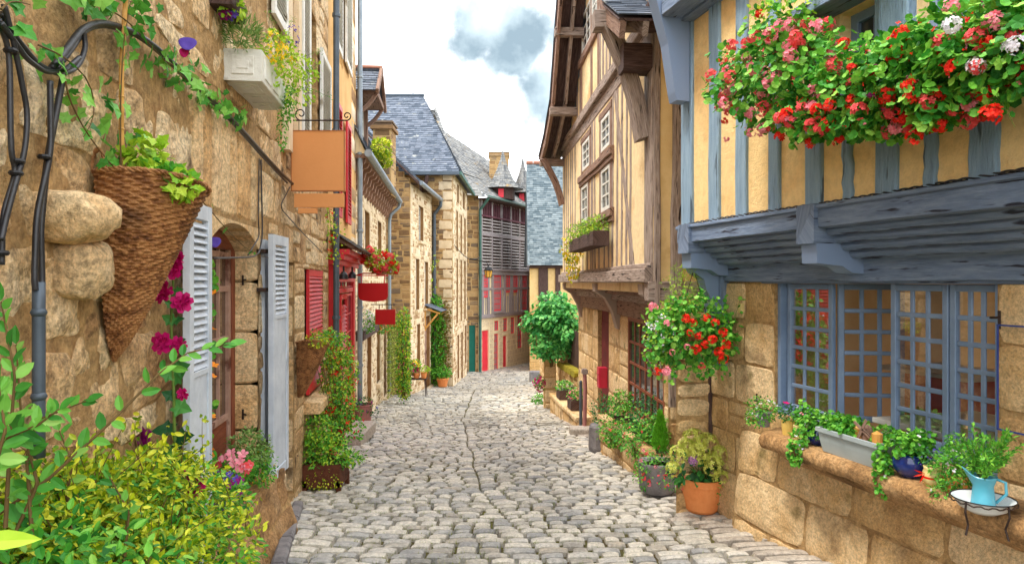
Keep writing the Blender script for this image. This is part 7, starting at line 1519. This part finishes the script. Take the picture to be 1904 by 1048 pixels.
# ---- hanging planters on the rubble house
t = T('window_box', 'window box of white flowers and trailing greenery on the rubble house wall', 'window box', P(700, 610, 11.3)); mb = MB(); W2.box(mb, W2.u(676, .2), W2.u(714, .2), -.96, -.82, .02, .2); mb.build('box', M['wood_dark'], t)
bl = [BL(683, 597, 11.3, 15, 18, 300, .14), BL(712, 605, 13.6, 16, 14, 260, .14), BL(735, 598, 15.6, 12, 12, 160, .1)]; fol(t, bl, .045, 'lf_mid', 'diamond'); scatter(t, bl[:1], 170, .02, 'p_white'); scatter(t, bl[1:], 60, .028, 'p_coral'); scatter(t, bl[1:], 20, .028, 'p_orange')
t = T('trailing_curtain_plant', 'long yellow-green curtain of trailing strands hanging down to the street on the left', 'trailing plant', P(732, 735, 13))
ml, ms = MB(), MB()
for i in range(60): q_ = R.rand(); p0 = P(721+23*q_, 592, 15.3+1.5*q_+.2*R.rand()); z1 = gz(p0[1])+.05+.5*R.rand()**2; p1 = p0+np.array([.02*R.randn(), 0, (z1-p0[2])/2]); vine([p0, p1, np.array([p1[0], p1[1], z1])], 46, .035, .014, ml, ms, 'diamond', .003)
ml.build('leaves', leafm('pale_strand', K((170, 186, 60), (206, 216, 110), (140, 166, 40), (222, 220, 150))), t); ms.build('stems', M['stem'], t)
t = T('climbing_plant', 'bright yellow-green climber studded with magenta flowers at the corner of the rubble house', 'climbing plant', P(750, 735, 15.5))
bl = [BL(751, z, 15.4, 13, 30, 300, .16) for z in (605, 645, 685, 715)]; fol(t, bl, .06, 'lf_yel', 'diamond'); fol(t, bl, .06, 'lf_mid', 'diamond', 'older_leaves'); scatter(t, bl, 50, .034, 'p_mag'); stems(t, P(751, 740, 15.4), bl, 20, .008, 'twig')
g = G(772, 735); t = T('plant_table', 'small wrought iron table crowded with magenta and yellow flowers', 'table', g)
for dx, dy in ((-.25, -.12), (.25, -.12), (-.25, .12), (.25, .12)): mb = MB(); mb.tube([g+[dx*1.15, dy, 0], g+[dx, dy*.9, .42]], .012, 6); mb.build('leg', M['iron'], t)
mb = MB(); mb.box(g+[0, 0, .43], (.3, .15, .012)); mb.build('table_top', M['iron'], t)
t = T('potted_flowers', 'pots of magenta and yellow flowers standing on the small iron table', 'potted plant', g+[0, 0, .44]); 
for dx in (-.17, .03): mb = MB(); mb.lathe([(0, 0), (.06, 0), (.08, .12), (.07, .12)], g+[dx, 0, .445], 12); mb.build('pot', M['terracotta'], t)
bl = [(g+[-.16, 0, .68], (.19, .16, .16), 300), (g+[.0, 0, .78], (.14, .12, .14), 120)]; fol(t, bl, .06, 'lf_mid', 'diamond'); scatter(t, bl[:1], 90, .06, 'p_mag'); scatter(t, bl[1:], 50, .036, 'p_yel')
t = T('terracotta_pot', 'little terracotta pot with a lime-green plant at the right end of the iron table', 'potted plant', g+[.2, 0, .44]); c = g+[.22, -.02, .445]; mb = MB(); mb.lathe([(0, 0), (.06, 0), (.08, .14), (.09, .15), (.07, .15)], c, 14); mb.build('pot', M['terracotta'], t); fol(t, [(c+[.02, 0, .22], (.12, .1, .09), 120)], .05, 'lf_lime', 'diamond')
g = G(823, 718); t = T('terracotta_pot', 'terracotta pot with a leafy green plant at the ivy-clad corner', 'potted plant', g); mb = MB(); mb.lathe([(0, 0), (.13, 0), (.17, .2), (.19, .21), (.19, .26), (.16, .26)], g, 18); mb.build('pot', M['terracotta'], t); fol(t, [(g+[-.06, 0, .42], (.32, .25, .17), 380)], .08, 'lf_mid', 'diamond')
t = T('ivy', 'ivy and reddish creeper climbing the dark rubble corner of the tall stone house', 'climbing plant', P(815, 710, 20.6))
bl = [BL(812, z, 20.75, rx, 28, 420, .14) for z, rx in ((575, 10), (610, 15), (650, 17), (690, 18))]; fol(t, bl, .09, 'lf_mid', 'diamond'); fol(t, [BL(828, z, 20.8, 10, 30, 260, .08) for z in (585, 625, 665)], .08, 'lf_autumn', 'diamond', 'creeper'); stems(t, P(812, 715, 20.8), bl, 16, .015, 'twig')
ml, ms = MB(), MB(); vine([P(806, 570, 20.8), P(803, 500, 20.8), P(806, 480, 20.8)], 50, .09, .08, ml, ms, 'diamond'); ml.build('high_shoots', M['lf_lime'], t)
t = T('yellow_climber', 'yellow-green bush of creeper growing over the gutter beside the slate dormer', 'climbing plant', P(710, 300, 13.5)); bl = [BL(708, 275, 13.6, 17, 16, 380, .2), BL(714, 295, 13.8, 14, 14, 220, .15)]; fol(t, bl, .075, 'lf_yel', 'diamond'); stems(t, P(712, 308, 13.8), bl, 10, .008, 'twig')
# ---- lantern
t = T('wall_lantern', 'amber glazed street lantern on a bracket in front of the timbered house', 'lantern', P(908, 515, 24)); c = P(908, 515, 24); mb = MB(); mb.lathe([(.1, 0), (.14, .22)], c, 6); mb.build('glass', M['lamp'], t)
mb = MB(); mb.lathe([(.16, .22), (.16, .25), (.09, .33), (.05, .36), (.0, .4)], c, 6); mb.lathe([(.0, -.03), (.1, -.02), (.11, 0)], c, 6)
for k in range(6): a_ = k*math.pi/3; mb.tube([c+[.102*math.cos(a_), .102*math.sin(a_), 0], c+[.143*math.cos(a_), .143*math.sin(a_), .22]], .01, 5)
mb.build('frame', M['black'], t); mb = MB(); mb.tube([c+[0, 0, .38], P(905, 488, 24), P(870, 480, 24.2)], .02, 6); mb.build('bracket', M['black'], t)
mb = MB(); a = P(842, 452, 21.2); b = P(893, 478, 26.5); s = np.linspace(0, 1, 20)[:, None]; q = a+(b-a)*s; q[:, 2] -= .25*np.sin(np.pi*s[:, 0]); mb.tube(q, .014, 5); mb.build('overhead_wire', M['cable'], label='thin black wire strung from the tall stone house to the timbered house', cat='wire')
# ---- window box of the brown house
t = T('window_box', 'dark wooden window box with trailing yellow flowers under the windows of the brown house', 'window box', W8u.pt(8.8, .5, .12)); a, b = W8u.u(1117, .15), W8u.u(1070, .15); z = W8u.z(1093, 463, .15)
mb = MB(); W8u.box(mb, a, b, z, z+.17, .05, .24, bev=.01); mb.build('box', M['wood_dark'], t); c0 = W8u.pt((a+b)/2, z+.2, .16)
bl = [(W8u.pt(a+(b-a)*k, z+.25, .15), (.17, .15, .12), 240) for k in (.15, .5, .85)]; fol(t, bl, .04, 'lf_blue', 'narrow', up=1); fol(t, bl, .035, 'lf_lime', 'diamond', 'young_leaves')
bl = [(W8u.pt(b+.1, z+.05, .18), (.16, .12, .18), 200), (W8u.pt(b+.14, z-.2, .16), (.1, .08, .22), 160)]; fol(t, bl, .04, 'lf_yel', 'diamond', 'trailing_plant'); scatter(t, bl, 60, .035, 'p_yel')
# ---- big ivy head on the pillar and things on the ledge
t = T('ivy_bush', 'huge rounded bush of glossy green ivy crowning the garden wall pillar', 'climbing plant', P(1025, 650, 13.9)); bl = [BL(1020, 600, 13.9, 35, 28, 1400, .45), BL(1030, 572, 13.9, 28, 22, 700, .35), BL(1058, 600, 13.4, 16, 30, 350, .25), BL(1048, 610, 13.5, 22, 32, 600, .3), BL(1005, 612, 13.9, 17, 34, 500, .25), BL(1022, 640, 13.7, 30, 22, 500, .3)]; fol(t, bl, .08, 'lf_ivy', 'ivy', droop=.9, lump=.7); stems(t, P(1025, 680, 13.9), bl, 24, .012, 'twig')
ml, ms = MB(), MB()
for i in range(60): x = 990+78*R.rand(); vine([P(x, 620, 13.5), P(x+2, 645, 13.45), P(x+3, 645+26*R.rand(), 13.45)], 14, .055, .03, ml, ms, 'ivy', .005)
ml.build('hanging_strands', M['lf_ivy'], t); ms.build('stems', M['twig'], t)
for (x, y, Y, lab) in ((1035, 735, 12.75, 'wooden planter of pale flowers on the ledge nearer the ivy pillar'), (1058, 752, 11.7, 'wooden planter of pink and white flowers on the ledge nearer the brown house')):
    g = np.array([W9.pt(Y, 0, .18)[0], W9.pt(Y, 0, .18)[1], -2.155]); t = T('wooden_planter', lab, 'planter', g, 'planters on the stone ledge'); mb = MB(); mb.box(g+[0, 0, .085], (.13, .16, .085), (W9.N, W9.U, W9.V), bev=.01); mb.build('box', M['wood_dark'], t)
    bl = [(g+[0, 0, .24], (.15, .17, .09), 220)]; fol(t, bl, .05, 'lf_blue', 'diamond'); scatter(t, bl, 36, .03, 'p_white' if x < 1050 else 'p_pink')
t = T('fuchsia', 'magenta flowers hanging from the pillar below the ivy bush', 'flower', P(1003, 715, 14.2)); bl = [BL(1003, 712, 13.9, 10, 14, 160, .12)]; fol(t, bl, .05, 'lf_mid', 'diamond'); scatter(t, bl, 44, .045, 'p_mag')
g = G(1003, 750); t = T('low_shrub', 'small round green plant growing at the foot of the ivy pillar', 'shrub', g); fol(t, [(g+[0, 0, .1], (.16, .14, .11), 260)], .05, 'lf_mid', 'diamond')
